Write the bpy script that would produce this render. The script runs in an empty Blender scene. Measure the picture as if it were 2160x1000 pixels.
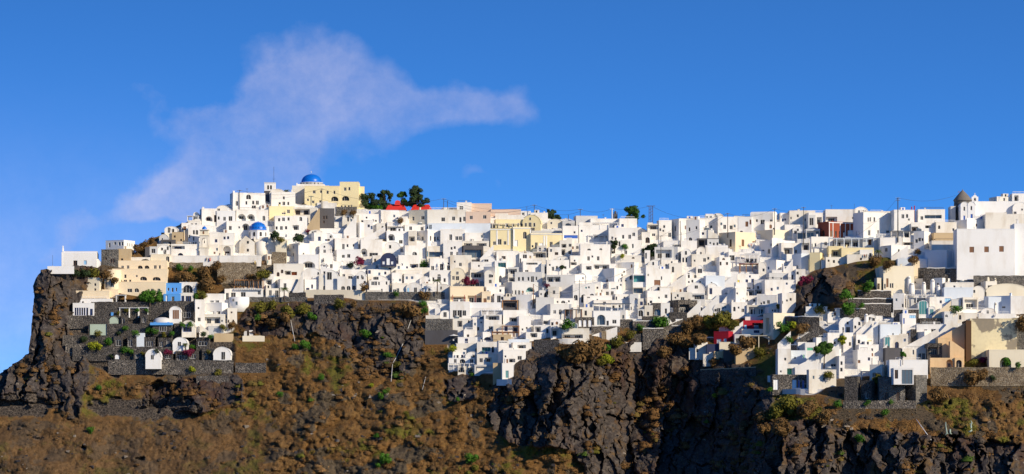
import bpy, math, random, re
import numpy as np
from mathutils import Vector
random.seed(7)
RNG = np.random.default_rng(11)
S = bpy.context.scene
COL = S.collection
KP = 7500.0
YC = 1500.0
# ---------------------------------------------------------------- camera model helpers (photo pixel + distance -> place)
def P(px, py, D):
    Y = YC + D
    return Vector(((px-1080)*Y/KP, Y, (1000-py)*Y/KP))
# ---------------------------------------------------------------- depth of the hillside
TX = [-400,0,80,160,280,400,520,640,760,880,1000,1080,1200,1320,1440,1540,1600,1680,1800,1920,2040,2160,2600]
TY = [1250,1000,950,900,850,800,750,700,650,600,550,500,450,400]
TD = [
[-30,20,30,40,48,56,66,76,86,96,106,116,126,136],
[-45,0,10,20,28,36,50,60,70,80,90,100,110,120],
[-45,0,10,20,27,33,37,40,43,46,50,60,70,80],
[-45,0,10,20,26,33,42,51,58,64,72,85,100,115],
[-45,0,10,20,26,34,43,52,60,68,76,88,102,116],
[-48,-3,8,18,26,35,44,54,62,72,80,92,105,120],
[-52,-6,5,15,25,35,45,56,64,76,84,95,108,122],
[-55,-8,2,12,23,34,45,54,60,78,88,100,114,128],
[-58,-10,0,10,21,32,43,50,56,74,90,104,118,132],
[-58,-12,-2,8,19,30,40,48,56,72,88,103,117,131],
[-58,-14,-4,6,15,24,34,46,58,72,87,102,117,131],
[-58,-16,-8,-2,2,8,24,40,56,71,87,102,118,132],
[-58,-16,-12,-8,-4,0,12,34,54,70,86,102,118,132],
[-50,0,20,32,36,36,34,38,54,70,86,102,118,132],
[-50,0,16,26,32,34,36,42,54,70,86,102,118,132],
[-70,-24,-10,0,8,16,26,38,52,68,86,102,118,132],
[-90,-58,-52,-42,-24,0,20,36,52,68,86,102,118,132],
[-100,-66,-62,-56,-44,-22,-2,14,30,60,84,102,118,132],
[-105,-70,-66,-60,-48,-26,-8,10,26,44,64,88,108,124],
[-105,-72,-68,-60,-46,-28,-10,8,26,44,60,80,100,120],
[-105,-74,-70,-58,-46,-32,-15,4,20,40,56,76,98,118],
[-105,-74,-70,-58,-46,-32,-15,4,20,40,56,76,98,118],
[-105,-74,-70,-58,-46,-32,-15,4,20,40,56,76,98,118]]
GX = np.arange(-400, 2601, 10.0); GY = np.arange(390, 1251, 5.0)
_T = np.array(TD, float)[:, ::-1]; _ty = np.array(TY[::-1], float)
_c = np.stack([np.interp(GY, _ty, r) for r in _T])                  # (cols, GY)
GD = np.stack([np.interp(GX, TX, _c[:, j]) for j in range(len(GY))])  # (GY, GX)
def blur(A, sx, sy):
    for ax, s in ((1, sx), (0, sy)):
        if s <= 0: continue
        n = int(3*s)+1; k = np.exp(-0.5*(np.arange(-n, n+1)/s)**2); k /= k.sum()
        pad = [(0, 0), (0, 0)]; pad[ax] = (n, n)
        B = np.pad(A, pad, mode='edge')
        A = np.apply_along_axis(lambda m: np.convolve(m, k, 'valid'), ax, B)
    return A
GD = blur(GD, 1.6, 2.2)
def samp(A, px, py):
    px = np.asarray(px, float); py = np.asarray(py, float)
    fx = np.clip((px-GX[0])/10.0, 0, len(GX)-1.001); fy = np.clip((py-GY[0])/5.0, 0, len(GY)-1.001)
    i = fx.astype(int); j = fy.astype(int); a = fx-i; b = fy-j
    return (A[j, i]*(1-a)+A[j, i+1]*a)*(1-b)+(A[j+1, i]*(1-a)+A[j+1, i+1]*a)*b
def TDp(px, py): return float(samp(GD, px, py))
def ground(px, py, off=0.0): return P(px, py, TDp(px, py)+off)
RX = [-400,-60,0,20,45,66,71,74,80,88,100,130,205,215,280,300,330,360,400,440,480,520,600,640,760,905,960,1040,1150,1220,1340,1370,1450,1550,1800,2160,2600]
RY = [900,815,790,776,752,738,640,600,574,567,566,563,563,556,540,520,502,484,466,448,434,428,428,432,442,447,454,458,462,467,478,490,476,474,470,470,470]
def ridge(px): return np.interp(px, RX, RY)
# ---------------------------------------------------------------- zones of the hillside
POLY = {
'village': [[(330,505),(480,425),(770,435),(1000,450),(2600,465),(2600,580),(1960,572),(1900,545),(1830,545),(1715,570),(1680,600),(1672,665),(1560,665),(1460,658),(1400,668),(1300,688),(1240,708),(1090,712),(1080,792),(950,780),(945,700),(905,690),(900,636),(700,628),(520,634),(480,610),(575,600),(580,550),(345,543)],
            [(1645,825),(1650,760),(1680,720),(1705,652),(1800,655),(1850,640),(1900,600),(2000,590),(2600,590),(2600,690),(2050,700),(1990,745),(1960,770),(1880,790),(1760,800),(1720,835)],
            [(410,640),(500,610),(498,700),(420,705)]],
'stone': [[(150,640),(420,625),(425,700),(490,715),(492,790),(250,795),(190,770),(150,700)],
          [(180,845),(420,840),(420,885),(200,885)],[(0,835),(110,835),(110,885),(0,885)]],
'rock': [[(60,560),(215,560),(165,640),(150,700),(185,760),(190,800),(165,885),(110,850),(70,780),(60,700)],
         [(520,655),(560,640),(900,640),(905,700),(890,760),(850,800),(770,790),(720,720),(660,700),(560,712),(500,690)],
         [(1090,735),(1250,735),(1400,715),(1480,735),(1560,775),(1640,840),(1590,900),(1560,1010),(1240,1010),(1225,950),(1080,935),(1030,900),(1045,820)],
         [(1540,1250),(1590,900),(1700,885),(1790,905),(1950,915),(2160,940),(2600,950),(2600,1250)],
         [(1675,600),(1730,562),(1765,570),(1795,605),(1775,650),(1720,668),(1675,668)],
         [(290,810),(500,790),(510,850),(420,870),(300,858)], [(-400,740),(70,735),(110,800),(140,845),(-400,845)],
         [(930,800),(1000,790),(1010,840),(950,850)]],
}
def inpoly(px, py, poly):
    r = np.zeros(px.shape, bool); n = len(poly)
    for k in range(n):
        x1, y1 = poly[k]; x2, y2 = poly[(k+1) % n]
        c = ((y1 > py) != (y2 > py)) & (px < (x2-x1)*(py-y1)/((y2-y1) if y2 != y1 else 1e-9)+x1)
        r ^= c
    return r
MX, MY = np.meshgrid(GX, GY)
MASK = {}
for k_, pl in POLY.items():
    m = np.zeros(MX.shape)
    for p in pl: m = np.maximum(m, inpoly(MX, MY, p).astype(float))
    MASK[k_] = blur(m, 0.9, 1.4)
def mask(k, px, py): return samp(MASK[k], px, py)
# ---------------------------------------------------------------- numpy noise
def hsh(ix, iy, s):
    n = (ix.astype(np.int64)*374761393 + iy.astype(np.int64)*668265263 + s*974634777) & 0xffffffff
    n = ((n ^ (n >> 13))*1274126177) & 0xffffffff
    n = (n ^ (n >> 16)) & 0xffffffff
    return n/4294967295.0
def vnoise(x, y, s=0):
    ix = np.floor(x); iy = np.floor(y); fx = x-ix; fy = y-iy
    fx = fx*fx*(3-2*fx); fy = fy*fy*(3-2*fy)
    a = hsh(ix, iy, s); b = hsh(ix+1, iy, s); c = hsh(ix, iy+1, s); d = hsh(ix+1, iy+1, s)
    return (a*(1-fx)+b*fx)*(1-fy)+(c*(1-fx)+d*fx)*fy
def fbm(x, y, o=4, s=0):
    r = 0; a = 0.5; t = 0
    for k in range(o): r = r+a*vnoise(x, y, s+k*17); t += a; a *= .5; x = x*2.03+3.1; y = y*2.03+7.7
    return r/t
def cellplane(x, y, s=0):
    """angular blocks: nearest jittered cell, its random level plus a random tilt, and distance to the crack"""
    ix = np.floor(x); iy = np.floor(y)
    f1 = np.full(x.shape, 9.); f2 = np.full(x.shape, 9.); val = np.zeros(x.shape)
    for dx in (-1, 0, 1):
        for dy in (-1, 0, 1):
            cx = ix+dx; cy = iy+dy
            jx = cx+hsh(cx, cy, s); jy = cy+hsh(cx, cy, s+1)
            d = np.hypot(x-jx, y-jy)
            v = hsh(cx, cy, s+2)*1.0+(x-jx)*(hsh(cx, cy, s+3)-.5)*2.2+(y-jy)*(hsh(cx, cy, s+4)-.5)*2.2
            near = d < f1
            f2 = np.where(near, f1, np.minimum(f2, d)); val = np.where(near, v, val); f1 = np.where(near, d, f1)
    return val, f2-f1, f1
# ---------------------------------------------------------------- materials
MATS = {}
def nmat(name):
    m = bpy.data.materials.new(name); m.use_nodes = True; nt = m.node_tree
    b = nt.nodes['Principled BSDF']; MATS[name] = m
    return m, nt, b
def N(nt, t, **k):
    n = nt.nodes.new(t)
    for a, v in k.items(): setattr(n, a, v)
    return n
def mixc(nt, fac, a, b, blend='MIX'):
    n = N(nt, 'ShaderNodeMix', data_type='RGBA', blend_type=blend)
    if isinstance(fac, (int, float)): n.inputs[0].default_value = fac
    else: nt.links.new(fac, n.inputs[0])
    for i, v in ((6, a), (7, b)):
        if isinstance(v, tuple): n.inputs[i].default_value = (*v[:3], 1)
        else: nt.links.new(v, n.inputs[i])
    return n.outputs[2]
def noise(nt, scale, detail=4, rough=.6, vec=None):
    n = N(nt, 'ShaderNodeTexNoise'); n.inputs['Scale'].default_value = scale
    n.inputs['Detail'].default_value = detail; n.inputs['Roughness'].default_value = rough
    if vec is not None: nt.links.new(vec, n.inputs['Vector'])
    return n.outputs['Fac']
def ramp(nt, fac, pts):
    n = N(nt, 'ShaderNodeValToRGB'); e = n.color_ramp.elements
    while len(e) < len(pts): e.new(.5)
    for i, (p, c) in enumerate(pts):
        e[i].position = p; e[i].color = (*c, 1) if isinstance(c, tuple) else (c, c, c, 1)
    nt.links.new(fac, n.inputs[0]); return n.outputs[0]
def wpos(nt): return N(nt, 'ShaderNodeNewGeometry').outputs['Position']
def bumpn(nt, b, h, strength, dist):
    n = N(nt, 'ShaderNodeBump'); n.inputs['Strength'].default_value = strength; n.inputs['Distance'].default_value = dist
    nt.links.new(h, n.inputs['Height']); nt.links.new(n.outputs[0], b.inputs['Normal'])
def plaster(name, c, stain=.10, dark=(.45, .40, .33)):
    m, nt, b = nmat(name); p = wpos(nt)
    mp = N(nt, 'ShaderNodeMapping'); mp.inputs['Scale'].default_value = (1, 1, .35); nt.links.new(p, mp.inputs[0])
    n1 = noise(nt, .22, 5, .65, mp.outputs[0]); n2 = noise(nt, 1.7, 3, .6, p)
    f = ramp(nt, n1, [(.48, 0.), (.78, 1.)])
    d = tuple(c[i]*dark[i]*1.55 for i in range(3))
    mm = N(nt, 'ShaderNodeMath', operation='MULTIPLY'); mm.inputs[1].default_value = stain*3.2; nt.links.new(f, mm.inputs[0])
    cc = mixc(nt, mm.outputs[0], c, d)
    cc = mixc(nt, ramp(nt, n2, [(.3, 0.), (.8, .16)]), cc, tuple(x*.8 for x in c))
    nt.links.new(cc, b.inputs['Base Color']); b.inputs['Roughness'].default_value = .85
    b.inputs['Specular IOR Level'].default_value = .2
    bumpn(nt, b, n2, .35, .08)
    return m
def masonry(name, stone_a, stone_b, mortar, scale=1.5, gap=.06):
    m, nt, b = nmat(name); p = wpos(nt)
    mp = N(nt, 'ShaderNodeMapping'); mp.inputs['Scale'].default_value = (1, 1, 1.5); nt.links.new(p, mp.inputs[0])
    v = N(nt, 'ShaderNodeTexVoronoi'); v.inputs['Scale'].default_value = scale; nt.links.new(mp.outputs[0], v.inputs['Vector'])
    e = N(nt, 'ShaderNodeTexVoronoi', feature='DISTANCE_TO_EDGE'); e.inputs['Scale'].default_value = scale; nt.links.new(mp.outputs[0], e.inputs['Vector'])
    sc = ramp(nt, v.outputs['Color'], [(.2, stone_a), (.8, stone_b)])
    big = noise(nt, .35, 5, .65, p)
    sc = mixc(nt, ramp(nt, big, [(.35, 0.), (.65, .75)]), sc, tuple(x*.4 for x in stone_a))
    cc = mixc(nt, ramp(nt, e.outputs['Distance'], [(gap*.4, 1.), (gap, 0.)]), sc, mortar)
    nt.links.new(cc, b.inputs['Base Color']); b.inputs['Roughness'].default_value = .95
    bumpn(nt, b, ramp(nt, e.outputs['Distance'], [(0, 0.), (.25, 1.)]), .8, .25)
    return m
def simple(name, c, rough=.6, metal=0, var=.15, scale=1.2):
    m, nt, b = nmat(name); p = wpos(nt)
    cc = mixc(nt, noise(nt, scale, 4, .6, p), tuple(x*(1-var) for x in c), tuple(min(1, x*(1+var)) for x in c))
    nt.links.new(cc, b.inputs['Base Color']); b.inputs['Roughness'].default_value = rough; b.inputs['Metallic'].default_value = metal
    return m
plaster('w', (.80,.77,.72), .27); plaster('w2', (.76,.71,.62), .32); plaster('w3', (.80,.785,.76), .14)
plaster('g', (.60,.59,.57), .12); plaster('cream', (.80,.66,.46), .08); plaster('cream2', (.76,.68,.52), .12)
plaster('yel', (.80,.68,.40), .10); plaster('pink', (.66,.50,.39), .1); plaster('sand', (.50,.38,.23), .2)
plaster('peach', (.72,.50,.28), .2); plaster('slate', (.10,.095,.10), .2); plaster('blue', (.10,.33,.74), .08)
plaster('navy', (.035,.045,.10), .1); plaster('crimson', (.36,.014,.03), .1); plaster('rb', (.30,.075,.04), .12)
plaster('sage', (.42,.50,.40), .15); plaster('bw', (.66,.71,.76), .08)
plaster('teal', (.22,.48,.50), .1); plaster('gy', (.84,.68,.08), .05)
masonry('dk', (.030,.027,.026), (.095,.082,.072), (.22,.19,.16), 1.1, .06)
plaster('umber', (.10,.055,.03), .15)
masonry('dkw', (.045,.04,.038), (.12,.10,.085), (.32,.28,.23), 1.15, .07)
masonry('stone', (.17,.12,.07), (.32,.25,.16), (.36,.30,.22), 1.3, .08)
masonry('gstone', (.10,.095,.085), (.21,.19,.165), (.24,.22,.2), .9, .04)
def stainmat():
    m, nt, b = nmat('stain'); p = wpos(nt)
    n1 = noise(nt, .09, 5, .6, p)
    c = mixc(nt, ramp(nt, n1, [(.50, 0.), (.54, 1.)]), (.74,.64,.40), (.26,.22,.16))
    c = mixc(nt, ramp(nt, noise(nt, .8, 5, .6, p), [(.45, 0.), (.8, .35)]), c, (.4,.32,.2))
    nt.links.new(c, b.inputs['Base Color']); b.inputs['Roughness'].default_value = .9
stainmat()
simple('frame', (.75,.74,.72)); simple('wood', (.20,.09,.04)); simple('woodl', (.42,.20,.07)); simple('metal', (.05,.05,.05), .5)
simple('bluep', (.02,.10,.45)); simple('greenp', (.05,.45,.22)); simple('yelp', (.80,.68,.03)); simple('tealp', (.06,.24,.25)); simple('orangep', (.6,.14,.03))
simple('whitep', (.8,.8,.8)); simple('lightb', (.35,.62,.8)); simple('canvas', (.72,.70,.66)); simple('dcanvas', (.035,.035,.04)); simple('glaze', (.10,.13,.15), .15)
simple('domeblue', (.004,.14,.58), .35, 0, .12, .8); simple('redroof', (.62,.03,.02), .7, 0, .2, .6); simple('thatch', (.16,.14,.12), .95, 0, .35, 2.0)
simple('trunk', (.09,.06,.04), .9); simple('skin', (.45,.28,.2)); simple('cloth_dark', (.02,.02,.025)); simple('cloth_red', (.55,.02,.02)); simple('cloth_yellow', (.7,.5,.05)); simple('cloth_white', (.7,.7,.7)); simple('cloth_teal', (.05,.3,.3)); simple('hair', (.02,.012,.01))
simple('verdigris', (.30,.38,.32), .7)
def glassmat():
    m, nt, b = nmat('glass'); p = wpos(nt)
    c = ramp(nt, noise(nt, .5, 2, .5, p), [(.35, (.012,.013,.016)), (.65, (.05,.045,.04))])
    nt.links.new(c, b.inputs['Base Color']); b.inputs['Roughness'].default_value = .45; b.inputs['Specular IOR Level'].default_value = .25
glassmat()
def foliage(name, c1, c2):
    m, nt, b = nmat(name)
    a = N(nt, 'ShaderNodeAttribute', attribute_name='tint')
    c = mixc(nt, a.outputs['Fac'], c1, c2)
    nt.links.new(c, b.inputs['Base Color']); b.inputs['Roughness'].default_value = .8; b.inputs['Specular IOR Level'].default_value = .15
foliage('leaf_dark', (.014,.026,.012), (.05,.08,.028)); foliage('leaf_green', (.020,.075,.008), (.085,.20,.020))
foliage('leaf_olive', (.065,.065,.010), (.17,.15,.022)); foliage('leaf_brown', (.09,.05,.018), (.20,.115,.04)); foliage('leaf_magenta', (.07,.008,.025), (.22,.02,.06))
foliage('leaf_palm', (.04,.07,.015), (.14,.17,.04)); foliage('leaf_pine', (.018,.055,.010), (.08,.15,.022)); foliage('leaf_yellow', (.12,.16,.01), (.34,.34,.02))
def tintmat():
    m, nt, b = nmat('scrub')
    a = N(nt, 'ShaderNodeAttribute', attribute_name='tintc')
    nt.links.new(a.outputs['Color'], b.inputs['Base Color']); b.inputs['Roughness'].default_value = .95; b.inputs['Specular IOR Level'].default_value = .1
tintmat()
# ---------------------------------------------------------------- mesh builder
class MB:
    def __init__(s): s.v = []; s.f = []; s.m = []; s.mats = []; s.sm = []
    def mi(s, m):
        if m not in s.mats: s.mats.append(m)
        return s.mats.index(m)
    def face(s, pts, m, smooth=False):
        b = len(s.v); s.v += [tuple(p) for p in pts]; s.f.append(tuple(range(b, b+len(pts)))); s.m.append(s.mi(m)); s.sm.append(smooth)
    def box(s, x0, x1, y0, y1, z0, z1, m):
        c = [(x0,y0,z0),(x1,y0,z0),(x1,y1,z0),(x0,y1,z0),(x0,y0,z1),(x1,y0,z1),(x1,y1,z1),(x0,y1,z1)]
        b = len(s.v); s.v += c; k = s.mi(m)
        for q in ((0,1,5,4),(1,2,6,5),(2,3,7,6),(3,0,4,7),(4,5,6,7),(3,2,1,0)):
            s.f.append(tuple(b+i for i in q)); s.m.append(k); s.sm.append(False)
    def prism(s, prof, y0, y1, m, smooth=False):
        """profile of (x,z), counter-clockwise seen from -y, extruded from y0 to y1"""
        n = len(prof); b = len(s.v); k = s.mi(m)
        s.v += [(x, y0, z) for x, z in prof]+[(x, y1, z) for x, z in prof]
        s.f.append(tuple(b+i for i in range(n))); s.m.append(k); s.sm.append(False)
        s.f.append(tuple(b+n+i for i in reversed(range(n)))); s.m.append(k); s.sm.append(False)
        for i in range(n):
            j = (i+1) % n; s.f.append((b+i, b+n+i, b+n+j, b+j)); s.m.append(k); s.sm.append(smooth)
    def lathe(s, prof, m, cx=0, cy=0, n=20, smooth=True):
        """profile of (r,z) from bottom to top"""
        b = len(s.v); k = s.mi(m)
        for r, z in prof:
            for i in range(n):
                a = 2*math.pi*i/n; s.v.append((cx+r*math.cos(a), cy+r*math.sin(a), z))
        for j in range(len(prof)-1):
            for i in range(n):
                i2 = (i+1) % n; s.f.append((b+j*n+i, b+j*n+i2, b+(j+1)*n+i2, b+(j+1)*n+i)); s.m.append(k); s.sm.append(smooth)
        s.f.append(tuple(b+i for i in reversed(range(n)))); s.m.append(k); s.sm.append(False)
        if prof[-1][0] > 1e-3: s.f.append(tuple(b+(len(prof)-1)*n+i for i in range(n))); s.m.append(k); s.sm.append(False)
    def tube(s, pts, rad, m, n=6):
        b = len(s.v); k = s.mi(m); L = len(pts)
        for j, p in enumerate(pts):
            p = Vector(p); t = (Vector(pts[min(j+1, L-1)])-Vector(pts[max(j-1, 0)])).normalized()
            u = t.cross(Vector((0, 0, 1)) if abs(t.z) < .9 else Vector((1, 0, 0))).normalized(); w = t.cross(u)
            r = rad[j] if isinstance(rad, (list, tuple)) else rad
            for i in range(n):
                a = 2*math.pi*i/n; s.v.append(tuple(p+u*(r*math.cos(a))+w*(r*math.sin(a))))
        for j in range(L-1):
            for i in range(n):
                i2 = (i+1) % n; s.f.append((b+j*n+i, b+j*n+i2, b+(j+1)*n+i2, b+(j+1)*n+i)); s.m.append(k); s.sm.append(True)
        s.f.append(tuple(b+i for i in reversed(range(n)))); s.m.append(k); s.sm.append(False)
        s.f.append(tuple(b+(L-1)*n+i for i in range(n))); s.m.append(k); s.sm.append(False)
    def build(s, name, parent=None, loc=None, rz=0):
        me = bpy.data.meshes.new(name); me.from_pydata(s.v, [], s.f)
        for m in s.mats: me.materials.append(MATS[m])
        me.polygons.foreach_set('material_index', s.m); me.polygons.foreach_set('use_smooth', s.sm); me.update()
        o = bpy.data.objects.new(name, me); COL.objects.link(o)
        if parent: o.parent = parent
        if loc is not None: o.location = loc; o.rotation_euler = (0, 0, rz)
        return o
def npmesh(name, V, F, mats, mi=None, smooth=False, fattr=None, cattr=None):
    me = bpy.data.meshes.new(name); nv = len(V); nf = len(F); k = F.shape[1]
    me.vertices.add(nv); me.vertices.foreach_set('co', np.ascontiguousarray(V, np.float32).ravel())
    me.loops.add(nf*k); me.loops.foreach_set('vertex_index', np.ascontiguousarray(F, np.int32).ravel())
    me.polygons.add(nf); me.polygons.foreach_set('loop_start', np.arange(0, nf*k, k, dtype=np.int32))
    me.polygons.foreach_set('loop_total', np.full(nf, k, np.int32))
    for m in mats: me.materials.append(MATS[m])
    if mi is not None: me.polygons.foreach_set('material_index', mi.astype(np.int32))
    me.update(calc_edges=True)
    me.polygons.foreach_set('use_smooth', np.full(nf, smooth, bool))
    for nm, a in (fattr or {}).items():
        at = me.attributes.new(nm, 'FLOAT', 'POINT'); at.data.foreach_set('value', a.astype(np.float32))
    for nm, a in (cattr or {}).items():
        at = me.attributes.new(nm, 'FLOAT_COLOR', 'POINT'); at.data.foreach_set('color', a.astype(np.float32).ravel())
    me.validate()
    o = bpy.data.objects.new(name, me); COL.objects.link(o); return o
def empty(name, loc, rz=0):
    o = bpy.data.objects.new(name, None); COL.objects.link(o); o.location = loc; o.rotation_euler = (0, 0, rz); o.empty_display_size = .5; return o
USED = {}
def tag(o, label, cat, group=None, kind=None):
    if label: o['label'] = label
    if cat: o['category'] = cat
    if group: o['group'] = group
    if kind: o['kind'] = kind
    return o
# houses that show too small to single out, and those that nothing shows of
SMALL = set('''10009_7718 10120_7025 10165_6170 10200_5410 10260_5644 10425_6205 10434_5515 10620_6280 10716_5659 10716_5800 10720_7160 10986_4465 11190_4492 11325_5185 11334_6124 11410_6650 11415_5590 11605_6740 11715_5410 11865_4660 11965_6800 12060_5140 12354_6064 12540_5965 12705_6112 12885_6205 13065_6550 13260_4672 13356_6064 13455_6310 13455_6535 13540_4900 13566_6535 13600_5296 13600_5680 13600_6280 13600_6454 13870_5494 13915_6070 14335_4612 14535_7346 14716_6454 14770_4855 14832_7484 14884_4516 14920_5056 15034_4504 15042_7424 15055_6394 1530_6308 15484_4570 15496_5968 15628_6250 15685_5974 15720_6686 15748_6100 15904_5914 16000_5530 16144_6490 16285_5710 16312_4642 16416_6722 16470_7565 16474_5620 16504_4750 16785_7220 16786_5680 16816_4876 16915_5140 16980_6620 17000_4852 17065_5485 17080_5335 17175_7130 17220_7370 17280_7670 17294_5500 17505_7169 17585_4408 17960_6145 18014_4366 18140_5290 18180_6920 18200_4468 18240_7154 18240_7520 18320_4486 18365_6445 18470_5875 18494_5665 18540_6815 18765_6800 18830_4900 18929_5800 19265_5518 19290_7010 19620_7145 19820_6520 19835_5800 20030_6535 20054_4372 20072_6325 20142_7550 20255_4660 20255_5620 20555_4555 20744_5944 20915_4168 21350_4096 2145_6112 2340_6614 2700_5440 2856_7040 3060_7400 3150_5224 3310_5170 3330_5170 3330_6830 3400_4945 3754_4714 3786_6194 3805_4870 3835_5200 3970_4672 4200_6890 4405_5170 4570_4336 4680_6098 5145_6998 5256_6980 5500_4300 5500_5365 5530_5836 6520_4855 6688_4288 6725_5790 6760_5668 6770_4284 6800_4920 6800_5565 7550_3948 7586_5604 7835_5400 7940_4722 8360_4590 8480_6030 8980_6656 9170_5994 9284_4386 9754_6974 9820_7424 9908_5925 9935_5544'''.split())
DROP = set('''10260_5644 12354_6064 13260_4672 13600_5680 16416_6722 16470_7565 16915_5140 17080_5335 17505_7169 17585_4408 17960_6145 18180_6920 18365_6445 18929_5800 19620_7145 19835_5800 20255_4660 3060_7400 3330_6830 3835_5200 8480_6030'''.split())
SMALLR = []
# ---------------------------------------------------------------- house building
PANE = {'': 'glass', 'B': 'bluep', 'G': 'greenp', 'Y': 'yelp', 'R': 'wood', 'T': 'tealp', 'O': 'orangep', 'W': 'whitep', 'E': 'lightb', 'Z': 'glaze'}
DEF = {'w': (20, 26), 's': (13, 15), 'W': (30, 28), 'd': (20, 44), 'a': (40, 50), 'A': (70, 60), 'L': (90, 50), 'n': (18, 34)}
def parse_tok(t, ox, oy, sc):
    m = re.match(r'^([swWdaALn])([BGYRTOWEZ]?)(-?\d+)\.(-?\d+)(?:\.(\d+)\.(\d+))?$', t)
    if not m: raise ValueError('token '+t)
    ty, c = m.group(1), m.group(2); w, h = DEF[ty]
    if m.group(5): w, h = int(m.group(5)), int(m.group(6))
    return (ty, c, ox+float(m.group(3))*sc, oy+float(m.group(4))*sc, w*sc, h*sc)
def ell(u0, u1, vs, vt, n=10):
    c = (u0+u1)/2; r = (u1-u0)/2
    return [(c+r*math.cos(math.pi*i/n), vs+(vt-vs)*math.sin(math.pi*i/n)) for i in range(n+1)]   # right to left
def facade(mb, w, h, ops, mat, T):
    """wall w x h with real openings; T maps (u, depth, v) to a point. ops: (u0,u1,v0,v1,arched,depth)"""
    us = sorted({0., w}|{o[0] for o in ops}|{o[1] for o in ops}); vs = sorted({0., h}|{o[2] for o in ops}|{o[3] for o in ops})
    for j in range(len(vs)-1):
        run = None
        for i in range(len(us)-1):
            cu = (us[i]+us[i+1])/2; cv = (vs[j]+vs[j+1])/2
            hole = any(o[0] < cu < o[1] and o[2] < cv < o[3] for o in ops)
            if not hole and run is None: run = us[i]
            if (hole) and run is not None:
                mb.face([T(run,0,vs[j]), T(us[i],0,vs[j]), T(us[i],0,vs[j+1]), T(run,0,vs[j+1])], mat); run = None
        if run is not None: mb.face([T(run,0,vs[j]), T(w,0,vs[j]), T(w,0,vs[j+1]), T(run,0,vs[j+1])], mat)
    for u0, u1, v0, v1, arch, dp in ops:
        if arch:
            r = min((u1-u0)/2, (v1-v0)*.7); a = ell(u0, u1, v1-r, v1); c = (u0+u1)/2
            half = len(a)//2
            for i in range(len(a)-1):
                cor = (u1, v1) if i < half else (u0, v1)
                mb.face([T(cor[0],0,cor[1]), T(a[i+1][0],0,a[i+1][1]), T(a[i][0],0,a[i][1])], mat)
                mb.face([T(a[i][0],0,a[i][1]), T(a[i+1][0],0,a[i+1][1]), T(a[i+1][0],dp,a[i+1][1]), T(a[i][0],dp,a[i][1])], mat)
            top = v1-r
        else:
            top = v1
            mb.face([T(u0,0,v1), T(u0,dp,v1), T(u1,dp,v1), T(u1,0,v1)], mat)
        mb.face([T(u0,0,v0), T(u0,dp,v0), T(u0,dp,top), T(u0,0,top)], mat)
        mb.face([T(u1,0,v0), T(u1,0,top), T(u1,dp,top), T(u1,dp,v0)], mat)
        mb.face([T(u0,0,v0), T(u1,0,v0), T(u1,dp,v0), T(u0,dp,v0)], mat)
        if dp > .5: mb.face([T(u0,dp,v0), T(u1,dp,v0), T(u1,dp,v1), T(u0,dp,v1)], mat)
def tbox(mb, T, u0, u1, d0, d1, v0, v1, m):
    c = [T(u0,d0,v0),T(u1,d0,v0),T(u1,d1,v0),T(u0,d1,v0),T(u0,d0,v1),T(u1,d0,v1),T(u1,d1,v1),T(u0,d1,v1)]
    for q in ((0,1,5,4),(1,2,6,5),(2,3,7,6),(3,0,4,7),(4,5,6,7),(3,2,1,0)): mb.face([c[i] for i in q], m)
def pane(root, T, u0, u1, v0, v1, d, pm, fm, name):
    mb = MB(); t = min(.09, (u1-u0)*.12)
    tbox(mb, T, u0, u1, d-.02, d+.05, v0, v1, pm); glass = None
    if (u1-u0)*(v1-v0) > 3.2: glass = mb.build(name, root); mb = MB()
    f0, f1 = d-.07, d-.021
    tbox(mb, T, u0, u0+t, f0, f1, v0, v1, fm); tbox(mb, T, u1-t, u1, f0, f1, v0, v1, fm)
    tbox(mb, T, u0+t, u1-t, f0, f1, v1-t, v1, fm)
    if name != 'door': tbox(mb, T, u0+t, u1-t, f0, f1, v0, v0+t, fm)
    nm = min(2, max(1, int((u1-u0)/1.2))) if (u1-u0) > 1.1 else 0
    for i in range(nm):
        c = u0+(u1-u0)*(i+1)/(nm+1); tbox(mb, T, c-t*.45, c+t*.45, f0+.005, f1, v0+t, v1-t, fm)
    return mb.build('frame' if glass else name, glass or root)
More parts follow.
